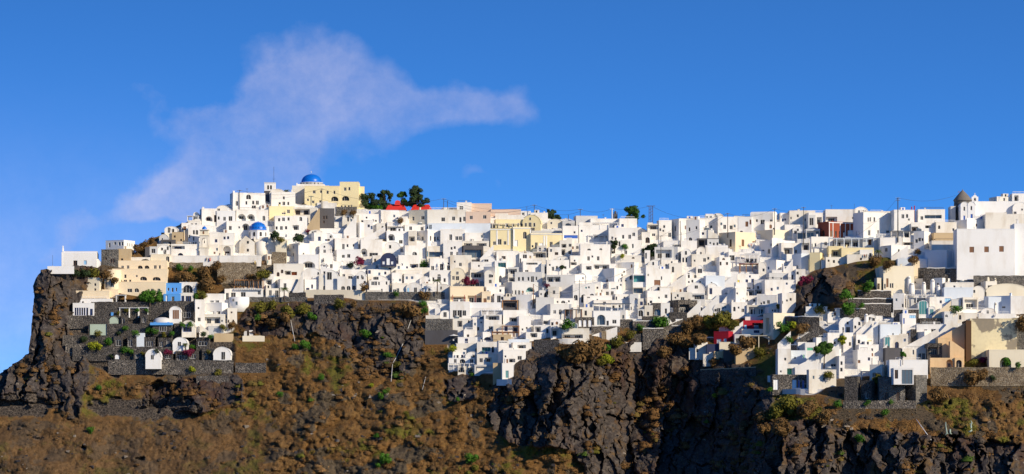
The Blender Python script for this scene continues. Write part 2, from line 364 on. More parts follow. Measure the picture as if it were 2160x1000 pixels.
def do_face(root, mb, w, h, toks, px0, px1, pyb, mat, T, sc, hs=None, frame='frame'):
    """cut the tokens into the face and add their panes"""
    ops = []; later = []
    for ty, c, x, y, tw, th in toks:
        k = w/(px1-px0)
        cu = (x-px0)*k; cw = tw*sc; u0 = cu-cw/2; u1 = cu+cw/2
        v0 = (pyb-y)*sc-th*sc/2; v1 = v0+th*sc
        if ty == 'd' and v0 < .8: v0 = .05
        u0 = max(u0, .12); u1 = min(u1, w-.12); v0 = max(v0, .04); v1 = min(v1, h-.15)
        if u1-u0 < .3 or v1-v0 < .3: continue
        if any(u0 < o[1]+.05 and o[0]-.05 < u1 and v0 < o[3]+.05 and o[2]-.05 < v1 for o in ops): continue
        arch = ty in 'aAn'
        dp = {'w': .3, 's': .3, 'W': .25, 'd': .35, 'n': .3, 'a': 1.0 if tw*sc > 2.2 else .4, 'A': 2.2, 'L': 2.0}[ty]
        if ty == 'L' and h < 3.2 and th*sc < 2: dp = 1.4
        if hs is not None and v1 > hs:          # sits in the arched gable: frame stands on the face
            fm = 'frame' if mat != 'w' else 'g'
            pane(root, T, u0, u1, v0, v1, -.0, PANE[c], fm, 'window'); continue
        ops.append((u0, u1, v0, v1, arch, dp))
        later.append((ty, c, u0, u1, v0, v1, dp))
    facade(mb, w, h if hs is None else hs, ops, mat, T)
    for ty, c, u0, u1, v0, v1, dp in later:
        fm = 'wood' if c == 'R' or ty == 'W' and mat in ('cream',) else frame
        if ty in 'AL':
            if c: pane(root, T, u0+.02, u1-.02, v0+.02, v1-.02, dp-.06, PANE[c], fm, 'door'); continue
            n = max(1, int((u1-u0)/3.4)); s = (u1-u0)/n
            for i in range(n):
                a = u0+s*(i+.22); b = u0+s*(i+.78); top = v0+min((v1-v0)*.8, 2.3)
                pane(root, T, a, b, v0+.02, top, dp-.05, 'glass', fm, 'door')
        else:
            nm = 'door' if ty == 'd' else 'window'
            pane(root, T, u0+.01, u1-.01, v0+.01, v1-.01, min(dp, 1.0)-.07, PANE[c], fm, nm)
    return ops
HOUSES = []   # (root, px, py, info)
def make_house(kind, X0, X1, YT, YB, mat, corner, toks, rnd, off=0, found=2.2, dmin=5.0, dmax=13.0, noroof=False):
    D0 = TDp((X0+X1)/2, YB)+off-.7; Y = YC+D0; sc = Y/KP
    H = (YB-YT)*sc; Wt = (X1-X0)*sc
    left = None
    if corner is None:
        th = 0.0; fx0, fx1 = X0, X1; side = None; w = Wt; depth = max(dmin, min(dmax, H*1.4+3.5))
    else:
        l = (corner-X0)*sc; r = (X1-corner)*sc
        if l <= r:  side = 'L'; s_, f_ = l, r; fx0, fx1 = corner, X1
        else: side = 'R'; s_, f_ = r, l; fx0, fx1 = X0, corner
        sn = min(.62, max(.12, s_/9.0)); th = math.asin(sn); depth = max(s_/sn, 2.0); w = f_/math.cos(th)
        if side == 'R': th = -th
    # front lower-left corner of the main face
    a = P(fx0, YB, D0) if side != 'R' else P(fx1, YB, D0)
    if side == 'R': org = Vector((a.x-w*math.cos(th), a.y-w*math.sin(th), a.z))
    else: org = a
    nm = {'stone': 'stone_house', 'slate': 'stone_house', 'dk': 'stone_house', 'gstone': 'stone_house'}.get(mat, 'house')
    if kind == 'v': nm = 'vaulted_house'
    if kind == 'c': nm = 'round_house'
    z0 = -found
    root = empty(nm, (org.x, org.y, org.z), th)
    T = lambda u, d, v: (u, d, v)
    mb = MB(); tf = []; ts = []
    for t in toks: (tf if fx0-1 <= t[2] <= fx1+1 else ts).append(t)
    fr = 'frame' if mat not in ('w', 'w2', 'w3') or rnd.random() < .35 else rnd.choice(['frame', 'wood', 'g', 'bluep', 'g'])
    if mat in ('slate', 'gstone', 'rb', 'sand'): fr = 'wood'
    if kind == 'c':                       # round-walled
        r = w/2; prof = [(r, z0), (r, H), (r-.3, H), (r-.3, H-.35), (.01, H-.35)]
        mb.lathe(prof, mat, r, r*.55, 24, True)
        for t in tf:
            cu = (t[2]-fx0)*sc-r; 
            if abs(cu) > r*.9: continue
            al = math.asin(cu/r); v0 = max(.05, (YB-t[3])*sc-t[5]*sc/2); v1 = v0+t[5]*sc; hw = t[4]*sc/2
            Tc = lambda u, d, v, al=al: (r+math.sin(al)*(r-d)+math.cos(al)*u, r*.55-math.cos(al)*(r-d)+math.sin(al)*u, v)
            pane(root, Tc, -hw, hw, v0, v1, -.02, PANE[t[1]], 'frame', 'window')
        mb.build('wall', root); return root, D0, sc, H, w, depth, th
    if kind == 'v':
        rise = min(w/2, H*.62); hs = H-rise
        do_face(root, mb, w, H, tf, fx0, fx1, YB, mat, T, sc, hs=hs, frame=fr)
        arc = ell(0, w, hs, H, 14)
        mb.face([(0,0,hs)]+[(x, 0, z) for x, z in arc[:-1]], mat)
        mb.face([(x, depth, z) for x, z in reversed(arc)], mat)
        for x in (0, w): mb.face([(x,0,z0),(x,0,hs),(x,depth,hs),(x,depth,z0)] if x == 0 else [(x,0,z0),(x,depth,z0),(x,depth,hs),(x,0,hs)], mat)
        mb.face([(0,depth,z0),(0,depth,hs),(w,depth,hs),(w,depth,z0)], mat)
        mb.face([(0,0,z0),(w,0,z0),(w,0,0),(0,0,0)], mat)
        mb.build('wall', root)
        rb = MB(); o2 = .14; ar2 = ell(-.0, w+.0, hs, H+o2, 14)
        for i in range(14):
            p, q = arc[i], arc[i+1]; P2, Q2 = (w/2+(p[0]-w/2)*(1+.05), p[1]+(o2 if p[1] > hs+.01 else 0)), (w/2+(q[0]-w/2)*(1+.05), q[1]+(o2 if q[1] > hs+.01 else 0))
            rb.face([(P2[0],-.12,P2[1]),(P2[0],depth,P2[1]),(Q2[0],depth,Q2[1]),(Q2[0],-.12,Q2[1])], mat, True)
            rb.face([(P2[0],-.12,P2[1]),(Q2[0],-.12,Q2[1]),(q[0],-.12,q[1]),(p[0],-.12,p[1])], mat)
        rb.build('roof', root)
        return root, D0, sc, H, w, depth, th
    # box
    do_face(root, mb, w, H, tf, fx0, fx1, YB, mat, T, sc, frame=fr)
    mb.face([(0,0,z0),(w,0,z0),(w,0,0),(0,0,0)], mat)
    if side == 'L':
        TL = lambda u, d, v: (d, depth-u, v)
        do_face(root, mb, depth, H, ts, X0, corner, YB, mat, TL, sc, frame=fr)
        mb.face([(0,depth,z0),(0,0,z0),(0,0,0),(0,depth,0)], mat)
    else: mb.face([(0,depth,z0),(0,0,z0),(0,0,H),(0,depth,H)], mat)
    if side == 'R':
        TR = lambda u, d, v: (w-d, u, v)
        do_face(root, mb, depth, H, ts, corner, X1, YB, mat, TR, sc, frame=fr)
        mb.face([(w,0,z0),(w,depth,z0),(w,depth,0),(w,0,0)], mat)
    else: mb.face([(w,0,z0),(w,depth,z0),(w,depth,H),(w,0,H)], mat)
    mb.face([(0,depth,z0),(0,depth,H),(w,depth,H),(w,depth,z0)], mat)
    mb.build('wall', root)
    rb = MB(); pr = .0 if noroof else rnd.choice([.12, .3, .3, .5]); e = .22
    # parapet rim and roof deck
    if kind == 'g':                       # curved-top roof (vault across)
        n = 8; rise = min(1.1, depth*.2)
        pr_ = [(depth/2-depth/2*math.cos(math.pi*i/n), H+.003+rise*math.sin(math.pi*i/n)) for i in range(n+1)]
        for i in range(n):
            rb.face([(0,pr_[i][0],pr_[i][1]),(w,pr_[i][0],pr_[i][1]),(w,pr_[i+1][0],pr_[i+1][1]),(0,pr_[i+1][0],pr_[i+1][1])], mat, True)
        rb.face([(0,p[0],p[1]) for p in reversed(pr_)], mat); rb.face([(w,p[0],p[1]) for p in pr_], mat)
    else:
        rb.face([(0,0,H),(w,0,H),(w,depth,H),(0,depth,H)], mat)
        if pr > 0:
            rb.box(-.04, w+.04, -.04, e, H+.004, H+pr, mat); rb.box(-.04, w+.04, depth-e, depth+.04, H+.004, H+pr, mat)
            rb.box(-.04, e, e+.003, depth-e-.003, H+.004, H+pr, mat); rb.box(w-e, w+.04, e+.003, depth-e-.003, H+.004, H+pr, mat)
    rb.build('roof', root)
    if not noroof and mat[0] == 'w' and w > 4.5 and kind == 'b':
        r_ = rnd.random()
        if r_ < .30:      # railing along the front of the roof terrace
            q = MB(); m2 = rnd.choice(['frame', 'metal', 'frame']); u0, u1 = w*rnd.uniform(0, .3)+.1, w*rnd.uniform(.7, 1)-.1; k = max(2, int((u1-u0)/.55))
            for i in range(k+1): x = u0+(u1-u0)*i/k; q.box(x-.045, x+.045, .04, .12, H+pr, H+pr+.85, m2)
            q.box(u0-.05, u1+.05, .03, .13, H+pr+.853, H+pr+.95, m2); q.build('railing', root)
        elif r_ < .45:    # raised parapet corner
            q = MB(); u0 = w*rnd.choice([0, .55]); q.box(u0, u0+w*.45, .003, .3, H+pr+.003, H+pr+rnd.uniform(.5, 1.1), mat); q.build('parapet', root)
        elif r_ < .53:    # water heater: panel and tank
            q = MB(); x = w*rnd.uniform(.2, .8); z = H+.02; q.face([(x-1, depth*.4, z+.2), (x+1, depth*.4, z+.2), (x+1, depth*.4+1.2, z+1.3), (x-1, depth*.4+1.2, z+1.3)], 'glaze'); q.face([(x-1, depth*.4+1.2, z), (x+1, depth*.4+1.2, z), (x+1, depth*.4+1.2, z+1.3), (x-1, depth*.4+1.2, z+1.3)], 'metal')
            q.tube([(x-.9, depth*.4+1.3, z+1.5), (x+.9, depth*.4+1.3, z+1.5)], .28, 'g', 8); q.build('solar_heater', root)
        elif r_ < .66:    # roof-top room
            q = MB(); u0 = w*rnd.uniform(.08, .6); ww = min(w*.35, rnd.uniform(1.8, 3.2)); hh = rnd.uniform(1.3, 2.3); q.box(u0, u0+ww, depth*.35, depth*.35+2.6, H+.01, H+hh, mat); st_ = q.build('stair_hut', root)
            q = MB(); q.box(u0+ww*.3, u0+ww*.3+.8, depth*.35-.03, depth*.35-.004, H+.05, H+min(hh-.2, 1.9), rnd.choice(['glass', 'wood', 'bluep'])); q.build('door', st_)
        elif r_ < .74:    # aerial
            q = MB(); x = w*rnd.uniform(.1, .9); q.tube([(x, depth*.5, H), (x, depth*.5, H+2.6)], .05, 'metal', 5); q.box(x-.6, x+.6, depth*.5-.03, depth*.5+.03, H+2.3, H+2.36, 'metal'); q.box(x-.4, x+.4, depth*.5-.03, depth*.5+.03, H+1.9, H+1.96, 'metal'); q.build('aerial', root)
    if not noroof and w > 5 and rnd.random() < .34:
        cb = MB(); cx = rnd.uniform(.8, w-.8); cy = depth*rnd.uniform(.3, .7); ch = rnd.uniform(.9, 1.7); q = rnd.uniform(.25, .4)
        cb.box(cx-q, cx+q, cy-q, cy+q, H+.01, H+ch, mat); cb.box(cx-q*1.3, cx+q*1.3, cy-q*1.3, cy+q*1.3, H+ch+.002, H+ch+.15, mat)
        cb.build('chimney', root)
    return root, D0, sc, H, w, depth, th
# ---------------------------------------------------------------- places used to tell neighbours apart
LM = [(655,395,'the upper blue dome'),(700,415,'the yellow hilltop mansion'),(540,480,'the lower blue-domed church'),(430,520,'the bell tower'),
 (690,460,'the dark slate house'),(855,432,'the red roofs'),(818,546,'the navy arched house'),(892,556,'the round green bush'),(762,550,'the magenta bougainvillea'),
 (935,455,'the roadside pole'),(1100,470,'the yellow curved-gable mansion'),(1205,499,'the blue-shuttered balcony'),(1340,450,'the tall green skyline tree'),(1377,460,'the lattice pylon'),
 (1222,620,'the mid-village pole'),(1170,590,'the grey canopy house'),(990,592,'the crimson bougainvillea'),(965,620,'the cream terrace hotel'),(1075,700,'the wooden balcony'),
 (1585,565,'the brown pavilion'),(1557,596,'the yellow door'),(1550,505,'the cream twin-door house'),(1630,495,'the cream cube house'),(1765,485,'the brown-red mansion'),(1895,450,'the tall street pole'),
 (2035,430,'the windmill'),(2080,525,'the big blank hall'),(1805,530,'the terrace pergola'),(1870,590,'the cream cliff villa'),(1730,610,'the dark rock outcrop'),
 (1735,740,'the pine tree'),(1530,710,'the crimson house'),(1950,650,'the teal arch'),(2080,720,'the stained yellow wall'),(1905,790,'the glass-door villa'),(372,610,'the sky-blue house'),
 (465,655,'the white cliff hotel'),(257,600,'the cream stepped hotel'),(165,545,'the headland chapel'),(600,610,'the palm tree'),(985,680,'the lower cliff hotel'),(1060,790,'the cliff-foot balcony'),
 (1270,655,'the black-beamed pergola'),(1240,690,'the black arcade'),(1425,655,'the black stone house'),(1660,650,'the dark rock edge'),(1090,530,'the terrace pergola cafe'),(760,480,'the stone ramp'),(1300,560,'the vaulted row'),(1490,540,'the long stair wall')]
def where(px, py):
    n, d = None, 1e9
    for x, y, nm in LM:
        q = math.hypot(px-x, (py-y)*1.3)
        if q < d: d = q; n = (x, y, nm)
    dx, dy = px-n[0], py-n[1]; far = 'well ' if d > 75 else ('' if d > 30 else 'just ')
    if abs(dy)*1.3 > abs(dx)*1.6: r = 'below' if dy > 0 else 'above'
    elif abs(dx) > abs(dy)*1.6: r = 'right of' if dx > 0 else 'left of'
    else: r = ('below right of' if dx > 0 else 'below left of') if dy > 0 else ('above right of' if dx > 0 else 'above left of')
    return far+r+' '+n[2]
MNAME = {'w': 'white', 'w2': 'warm white', 'w3': 'bright white', 'g': 'grey-white', 'cream': 'cream', 'cream2': 'pale cream', 'yel': 'yellow', 'pink': 'dusty pink', 'sand': 'sandy beige',
 'peach': 'peach', 'slate': 'dark slate', 'dk': 'black stone', 'dkw': 'black stone', 'stone': 'brown stone', 'gstone': 'grey stone', 'blue': 'sky-blue', 'navy': 'navy blue', 'crimson': 'crimson', 'rb': 'brown-red',
 'sage': 'sage green', 'stain': 'stained yellow', 'bw': 'bluish white', 'teal': 'teal', 'gy': 'bright yellow', 'umber': 'dark brown'}
CN = {'B': 'blue', 'G': 'green', 'Y': 'yellow', 'R': 'brown', 'T': 'teal', 'O': 'orange', 'E': 'light blue'}
NUM = ['no', 'one', 'two', 'three', 'four', 'five', 'six', 'seven', 'eight', 'nine']
PENDING = []
LATER = []
OCCR = []
def describe(kind, mat, w, H, toks):
    size = 'small' if w < 6 else ('long' if w > 20 or w > H*3.2 and w > 12 else ('tall' if H > 8 else 'mid-sized'))
    form = {'b': 'cube house', 'v': 'vaulted house', 'c': 'round-walled house', 'g': 'curved-roof house'}[kind]
    cs = [CN[t[1]] for t in toks if t[1] in CN]
    nA = sum(t[0] in 'A' for t in toks); nL = sum(t[0] == 'L' for t in toks); na = sum(t[0] in 'an' for t in toks)
    nd = sum(t[0] == 'd' for t in toks); nw = sum(t[0] in 'wsW' for t in toks)
    f = ''
    pl = lambda n, s: (NUM[n] if n < 10 else 'many')+' '+s+('s' if n > 1 else '')
    if cs: f = 'with '+cs[0]+(' shutters' if nw else ' door')
    elif nA+na: f = 'with '+(pl(nA+na, 'arch').replace('archs', 'arches'))
    elif nL: f = 'with '+('deep loggia' if nL == 1 else pl(nL, 'loggia'))
    elif nw: f = 'with '+pl(nw, 'window')
    elif nd: f = 'with '+pl(nd, 'door')
    else: f = 'with blank walls'
    return (size+' ' if size != 'mid-sized' else '')+MNAME[mat]+' '+form+' '+f
def zone(ox, oy, sc, text, seed=1):
    rnd = random.Random(seed)
    for line in text.strip().splitlines():
        line = line.strip()
        if not line or line.startswith('#'): continue
        lab = None
        if '|' in line: line, lab = [s.strip() for s in line.split('|')]
        head, _, tk = line.partition(':'); h = head.split(); kind = h[0]
        nums = []; opt = {}
        for a in h[1:]:
            if '=' in a: k, v = a.split('='); opt[k] = v
            else: nums.append(float(a))
        X0, X1 = ox+nums[0]*sc, ox+nums[1]*sc; mat = opt.get('m') or rnd.choice(['w', 'w', 'w', 'w2', 'w2', 'w3', 'w3'])
        c = ox+float(opt['c'])*sc if 'c' in opt else None
        off = float(opt.get('o', 0))
        toks = [parse_tok(t, ox, oy, sc) for t in tk.split()]
        if kind in 'bg' and lab is None and mat[0] == 'w' and 0 < len(toks) <= 2 and nums[1]-nums[0] > 60 and nums[3]-nums[2] > 55 and not any(t[0] in 'AL' for t in toks):
            for q in range(2): toks.append((rnd.choice('wws'), rnd.choice(['', 'Z', '']), X0+(X1-X0)*rnd.uniform(.15, .9), oy+(nums[2]+(nums[3]-nums[2])*rnd.uniform(.25, .6))*sc, 15*sc, 20*sc))
        if kind in 'bvcg' and not toks and 'f' not in opt and mat[0] == 'w' and nums[1]-nums[0] > 40:
            for q in range(rnd.choice([1, 2, 2, 3])): toks.append((rnd.choice('wwsdn'), rnd.choice(['', '', '', 'Z', 'R']), X0+(X1-X0)*rnd.uniform(.12, .9), oy+(nums[2]+(nums[3]-nums[2])*rnd.uniform(.3, .7))*sc, rnd.uniform(13, 19)*sc, rnd.uniform(18, 28)*sc))
        if kind == 'b' and lab is None and c is None and 'f' not in opt and mat[0] == 'w' and 40 < nums[1]-nums[0] < 120 and rnd.random() < .3: kind = 'v'
        if kind in 'bvcg':
            YT, YB = oy+nums[2]*sc, oy+nums[3]*sc
            if c is None and kind in 'bg' and mat[0] == 'w' and 'f' not in opt and rnd.random() < .45 and (X1-X0) > 14:
                c = X0+(X1-X0)*rnd.choice([.12, .18, .25, .3]) if rnd.random() < .72 else X1-(X1-X0)*rnd.choice([.12, .2])
            root, D0, s_, H, w, dep, th = make_house(kind, X0, X1, YT, YB, mat, c, toks, rnd, off, float(opt.get('fd', 2.2)))
            hd = describe(kind, mat, w, H, toks)
            PENDING.append((root, lab, hd, (X0+X1)/2, (YT+YB)/2, 'house', {'houses on the white hillside village': 1}))
            OCCR.append((X0, X1, YT, YB))
            if '%d_%d' % (round(X0*10), round(YT*10)) in SMALL and not lab: PENDING.pop(); SMALLR.append(root)
            HOUSES.append((root, X0, X1, YT, YB, D0, mat, H, w, dep))
        elif kind == 's':      # stair: x0 x1 ytop_left ytop_right ybottom
            stair(X0, X1, oy+nums[2]*sc, oy+nums[3]*sc, oy+nums[4]*sc, mat, lab, off, float(opt.get('t', 2.2)))
        elif kind == 'R':      # retaining wall: x0 x1 yt yb [yt2]
            rwall(X0, X1, oy+nums[2]*sc, oy+nums[3]*sc, mat, lab, off, (oy+nums[4]*sc if len(nums) > 4 else None), (oy+nums[5]*sc if len(nums) > 5 else None), opt.get('cap'))
        elif kind == 'P':      # pergola: x0 x1 yt yb, n bays
            pergola(X0, X1, oy+nums[2]*sc, oy+nums[3]*sc, int(opt.get('n', 3)), mat, lab, off, opt.get('roof'))
        elif kind == 'B':      # bush
            LATER.append((ox+nums[0]*sc, oy+nums[1]*sc, nums[2]*sc, opt.get('m', 'leaf_green'), lab))
        elif kind == 'K':      # rounded tower-like chimney
            ventpot(X0, X1, oy+nums[2]*sc, oy+nums[3]*sc, mat, lab, off)
def stair(X0, X1, yl, yr, yb, mat, lab, off=0, thick=2.2):
    D0 = TDp((X0+X1)/2, yb)+off-.3; s = (YC+D0)/KP; w = (X1-X0)*s; hl, hr = (yb-yl)*s, (yb-yr)*s
    mb = MB(); n = max(3, int(abs(hr-hl)/.33)); z0 = -1.5
    for i in range(n):
        u0, u1 = w*i/n, w*(i+1)/n; z = hl+(hr-hl)*(i+.5)/n
        mb.box(u0, u1, .25, thick, z0, z, mat)
    mb.prism([(0, z0), (w, z0), (w, hr+.55), (0, hl+.55)], 0, .245, mat)
    o = mb.build('stairway', None, P(X0, yb, D0))
    PENDING.append((o, lab, MNAME[mat]+' stairway '+('rising right' if hr > hl else 'rising left')+' behind a sloping wall', (X0+X1)/2, (yl+yb)/2, 'stairway', {'outdoor stairways between the houses': 1}))
def rwall(X0, X1, yt, yb, mat, lab, off=0, yt2=None, yb2=None, cap=None):
    """retaining wall that follows the slope from its left foot to its right foot"""
    if yt2 is None: OCCR.append((X0, X1, yt, yb))
    n = max(2, int((X1-X0)/9)); yt2 = yt if yt2 is None else yt2; yb2 = yb if yb2 is None else yb2
    pts = []
    for i in range(n+1):
        f = i/n; x = X0+(X1-X0)*f; b = yb+(yb2-yb)*f; t = yt+(yt2-yt)*f; d = TDp(x, b)+off-.6
        pts.append((P(x, b, d), (b-t)*(YC+d)/KP))
    o0 = pts[0][0].copy(); mb = MB(); r = random.Random(int(X0*7+yb))
    for i in range(n):
        (a, ha), (b, hb) = pts[i], pts[i+1]; a = a-o0; b = b-o0
        if mat not in ('w', 'w2', 'bw', 'g'): hb += r.uniform(-.15, .15); pts[i+1] = (pts[i+1][0], hb)
        t = 1.1; z = -2.0
        A = [(a.x,a.y,a.z+z),(b.x,b.y,b.z+z),(b.x,b.y,b.z+hb),(a.x,a.y,a.z+ha)]; B = [(x, y+t, q) for x, y, q in A]
        mb.face(A, mat); mb.face([A[3],A[2],B[2],B[3]], mat); mb.face([B[1],B[0],B[3],B[2]], mat)
        if i == 0: mb.face([B[0],A[0],A[3],B[3]], mat)
        if i == n-1: mb.face([A[1],B[1],B[2],A[2]], mat)
    if cap:
        rt = empty('retaining_wall', o0); mb.build('masonry', rt); cb = MB()
        for i in range(n):
            (a, ha), (b, hb) = pts[i], pts[i+1]; a = a-o0; b = b-o0
            A = [(a.x,a.y-.08,a.z+ha+.003),(b.x,b.y-.08,b.z+hb+.003),(b.x,b.y-.08,b.z+hb+.38),(a.x,a.y-.08,a.z+ha+.38)]; B = [(x, y+1.25, q) for x, y, q in A]
            cb.face(A, cap); cb.face([A[3],A[2],B[2],B[3]], cap); cb.face([B[1],B[0],B[3],B[2]], cap)
        cb.build('coping', rt); o = rt
    else: o = mb.build('retaining_wall', None, o0)
    PENDING.append((o, lab, ('long ' if X1-X0 > 120 else '')+MNAME[mat]+' retaining wall'+(' with pale coping' if cap else ''), (X0+X1)/2, (yt+yb)/2, 'retaining wall', {'retaining walls of the terraces': 1}))
def pergola(X0, X1, yt, yb, n, mat, lab, off=0, roof=None):
    OCCR.append((X0, X1, yt, yb)); D0 = TDp((X0+X1)/2, yb)+off-1.2; s = (YC+D0)/KP; w = (X1-X0)*s; h = (yb-yt)*s; dp = 3.0
    rt = empty('pergola', P(X0, yb, D0)); pm = mat
    for i in range(n+1):
        for y in (0, dp):
            if y and 0 < i < n: continue
            m = MB(); x = w*i/n; q = .16; m.box(x-q, x+q, y-q, y+q, -1.2, h-.25, pm); m.build('post', rt)
    m = MB(); m.box(-.25, w+.25, -.2, .2, h-.247, h, pm); m.box(-.25, w+.25, dp-.2, dp+.2, h-.247, h, pm); m.build('beam', rt)
    m = MB()
    if roof: m.box(-.35, w+.35, -.5, dp+.4, h+.003, h+.15, roof); m.build('roof', rt)
    else:
        k = int(w/.8)+1
        for i in range(k+1): m.box(w*i/k-.07, w*i/k+.07, -.5, dp+.4, h+.003, h+.15, pm)
        m.build('rafters', rt)
    PENDING.append((rt, lab, MNAME.get(mat, {'metal': 'dark', 'wood': 'brown wooden', 'woodl': 'light wooden'}.get(mat, 'pale'))+' pergola of '+NUM[min(n, 9)]+' bays', (X0+X1)/2, (yt+yb)/2, 'pergola', {'pergolas on the terraces': 1}))
def leaves(C, R, n, size, mat, seed=0, squash=.85, shell=.55):
    """cloud of small leaf faces over clumps: C list of centres, R radii"""
    g = np.random.default_rng(seed); C = np.array([tuple(c) for c in C], float); R = np.array(R, float)
    wgt = R**2/np.sum(R**2); k = g.choice(len(C), n, p=wgt)
    d = g.normal(size=(n, 3)); d /= np.linalg.norm(d, axis=1, keepdims=True)
    r = (shell+(1-shell)*g.uniform(0, 1, (n, 1))**.6)*(1+.14*np.sin(d[:, :1]*6+k[:, None]*2.)*np.cos(d[:, 2:]*5))
    p = C[k]+d*r*R[k][:, None]*np.array([1, 1, squash])
    a = np.cross(d, g.normal(size=(n, 3))); a /= np.linalg.norm(a, axis=1, keepdims=True)+1e-9; b = np.cross(d, a)+g.normal(size=(n, 3))*.45
    s = size*g.uniform(.6, 1.4, (n, 1))
    V = np.stack([p+a*s, p-a*s*.5+b*s*.8, p-a*s*.5-b*s*.8], 1).reshape(-1, 3)
    t = np.clip(hsh(k, k*0, 5+seed)*.6+g.uniform(0, .4, n), 0, 1)
    return V, np.arange(len(V)).reshape(-1, 3), np.repeat(t, 3)
def shrub(px, py, rpx, mat, lab, off=0, wide=1.0):
    rpx = rpx*1.22
    D = min(front(px, py+rpx*.6), front(px, py), front(px-rpx*.4, py+rpx*.3), front(px+rpx*.4, py+rpx*.3))-rpx*.08-.2; s = (YC+D)/KP; r = rpx*s; c = P(px, py+rpx*.7, D)
    sd = int(px*3+py)
    rr = random.Random(sd); C = []; R = []
    for i in range(7): a = rr.uniform(0, 6.28); q = rr.uniform(0, .6)*r; C.append((math.cos(a)*q*wide, math.sin(a)*q*.6, r*rr.uniform(.35, 1.0))); R.append(r*rr.uniform(.35, .62))
    V, F, t = leaves(C, R, int(220+min(rpx, 30)*26), max(.14, r*.10), mat, sd)
    o = npmesh('shrub', V, F, [mat], fattr={'tint': t})
    m = MB(); m.tube([(0,0,-.6),(0,0,r*.5)], [.12, .06], 'trunk'); 
    rt = empty('shrub', c); o.name = 'foliage'; o.parent = rt; m.build('stem', rt)
    cn = {'leaf_dark': 'dark green', 'leaf_green': 'bright green', 'leaf_olive': 'olive', 'leaf_brown': 'brown', 'leaf_magenta': 'dark magenta flowering', 'leaf_pine': 'green', 'leaf_yellow': 'yellow-green', 'leaf_palm': 'pale green'}[mat]
    PENDING.append((rt, lab, ('big ' if rpx > 11 else 'small ' if rpx < 5 else '')+cn+' shrub', px, py, 'shrub', {'shrubs and climbers': 1}))
def tree(px, pyb, h, wd, mat, lab, cat='tree', seed=1, trunk=.35, n=3200, name='tree', D=None, lean=0, crown=.8):
    D = TDp(px, max(pyb, ridge(px)))+8 if D is None else D; s = (YC+D)/KP; H = h*s; Wd = wd*s; r = random.Random(seed)
    rt = empty(name, P(px, pyb, D)); tb = MB(); top = Vector((lean*s, 0, H*.72))
    tb.tube([(0,0,-1.5), (lean*s*.2, 0, H*.25), (lean*s*.55, .1, H*.48), tuple(top)], [trunk, trunk*.8, trunk*.55, .06], 'trunk', 7)
    C = []; R = []
    for i in range(26):
        a = r.uniform(0, 6.28); q = r.uniform(.1, 1)*Wd*.46; z = H*(1-crown)+H*crown*r.uniform(.12, .86)
        q *= (1.15-abs(z/H-.6)*1.1); c = Vector((lean*s*.7+math.cos(a)*q, math.sin(a)*q*.8, z)); C.append(c); R.append(Wd*r.uniform(.08, .21))
        tb.tube([(lean*s*.4, 0, H*.3+r.uniform(0, .2)*H), tuple(c*.6+Vector((lean*s*.2,0,H*.17))), tuple(c)], [trunk*.35, trunk*.22, .04], 'trunk', 5)
    tb.build('trunk', rt)
    V, F, t = leaves(C, R, int(n*1.4), .34, mat, seed, .85, .3)
    o = npmesh('crown', V, F, [mat], fattr={'tint': t}); o.parent = rt
    tag(rt, lab, cat)
    return rt
def palm(px, pyb, h, lab, D=None, fr=2.6):
    D = min(front(px, pyb), front(px, pyb-h*.5))-1.2 if D is None else D; s = (YC+D)/KP; H = h*s
    rt = empty('palm_tree', P(px, pyb, D)); m = MB(); m.tube([(0,0,-1),(.1,0,H*.5),(.05,0,H)], [.3, .22, .2], 'trunk', 8); m.build('trunk', rt)
    r = random.Random(int(px)); V = []
    for i in range(34):
        a = r.uniform(0, 6.28); el = r.uniform(-.2, 1.2); L = fr*r.uniform(.8, 1.1); pts = []
        for k in range(9):
            f = k/8; rr = L*f*math.cos(el*(1-f*.5)); z = H+L*f*math.sin(el)-L*.75*f*f
            pts.append(Vector((math.cos(a)*rr, math.sin(a)*rr, z)))
        sd_ = Vector((-math.sin(a), math.cos(a), 0))
        for k in range(8):
            wv = .30*math.sin(math.pi*min(1, (k+1)/8.5))+.03
            for sg in (-1, 1): V += [pts[k], pts[k+1], (pts[k]+pts[k+1])/2+sd_*sg*wv-Vector((0,0,.18))]
    V = np.array([tuple(v) for v in V]); F = np.arange(len(V)).reshape(-1, 3)
    o = npmesh('fronds', V, F, ['leaf_palm'], fattr={'tint': np.repeat(np.random.default_rng(1).uniform(0, 1, len(F)), 3)}); o.parent = rt
    tag(rt, lab, 'palm tree'); return rt
def ventpot(X0, X1, yt, yb, mat, lab, off=0):
    D0 = TDp((X0+X1)/2, yb)+off-.8; s = (YC+D0)/KP; r = (X1-X0)*s/2; h = (yb-yt)*s
    rt = empty('chimney_tower', P((X0+X1)/2, yb, D0)); m = MB()
    m.lathe([(r, -1), (r*.96, h*.4), (r*.82, h*.86), (r*.6, h*.95), (r*.25, h)], mat, 0, 0, 16); m.build('shaft', rt)
    v = MB(); 
    for k in (-1, 0, 1): v.box(k*r*.38-.07, k*r*.38+.07, -r*.9, -r*.5, h*.8, h*.88, 'glass')
    v.build('vent', rt)
    PENDING.append((rt, lab, 'rounded '+MNAME[mat]+' chimney tower', (X0+X1)/2, yt, 'chimney', {'rounded chimney towers': 1}))
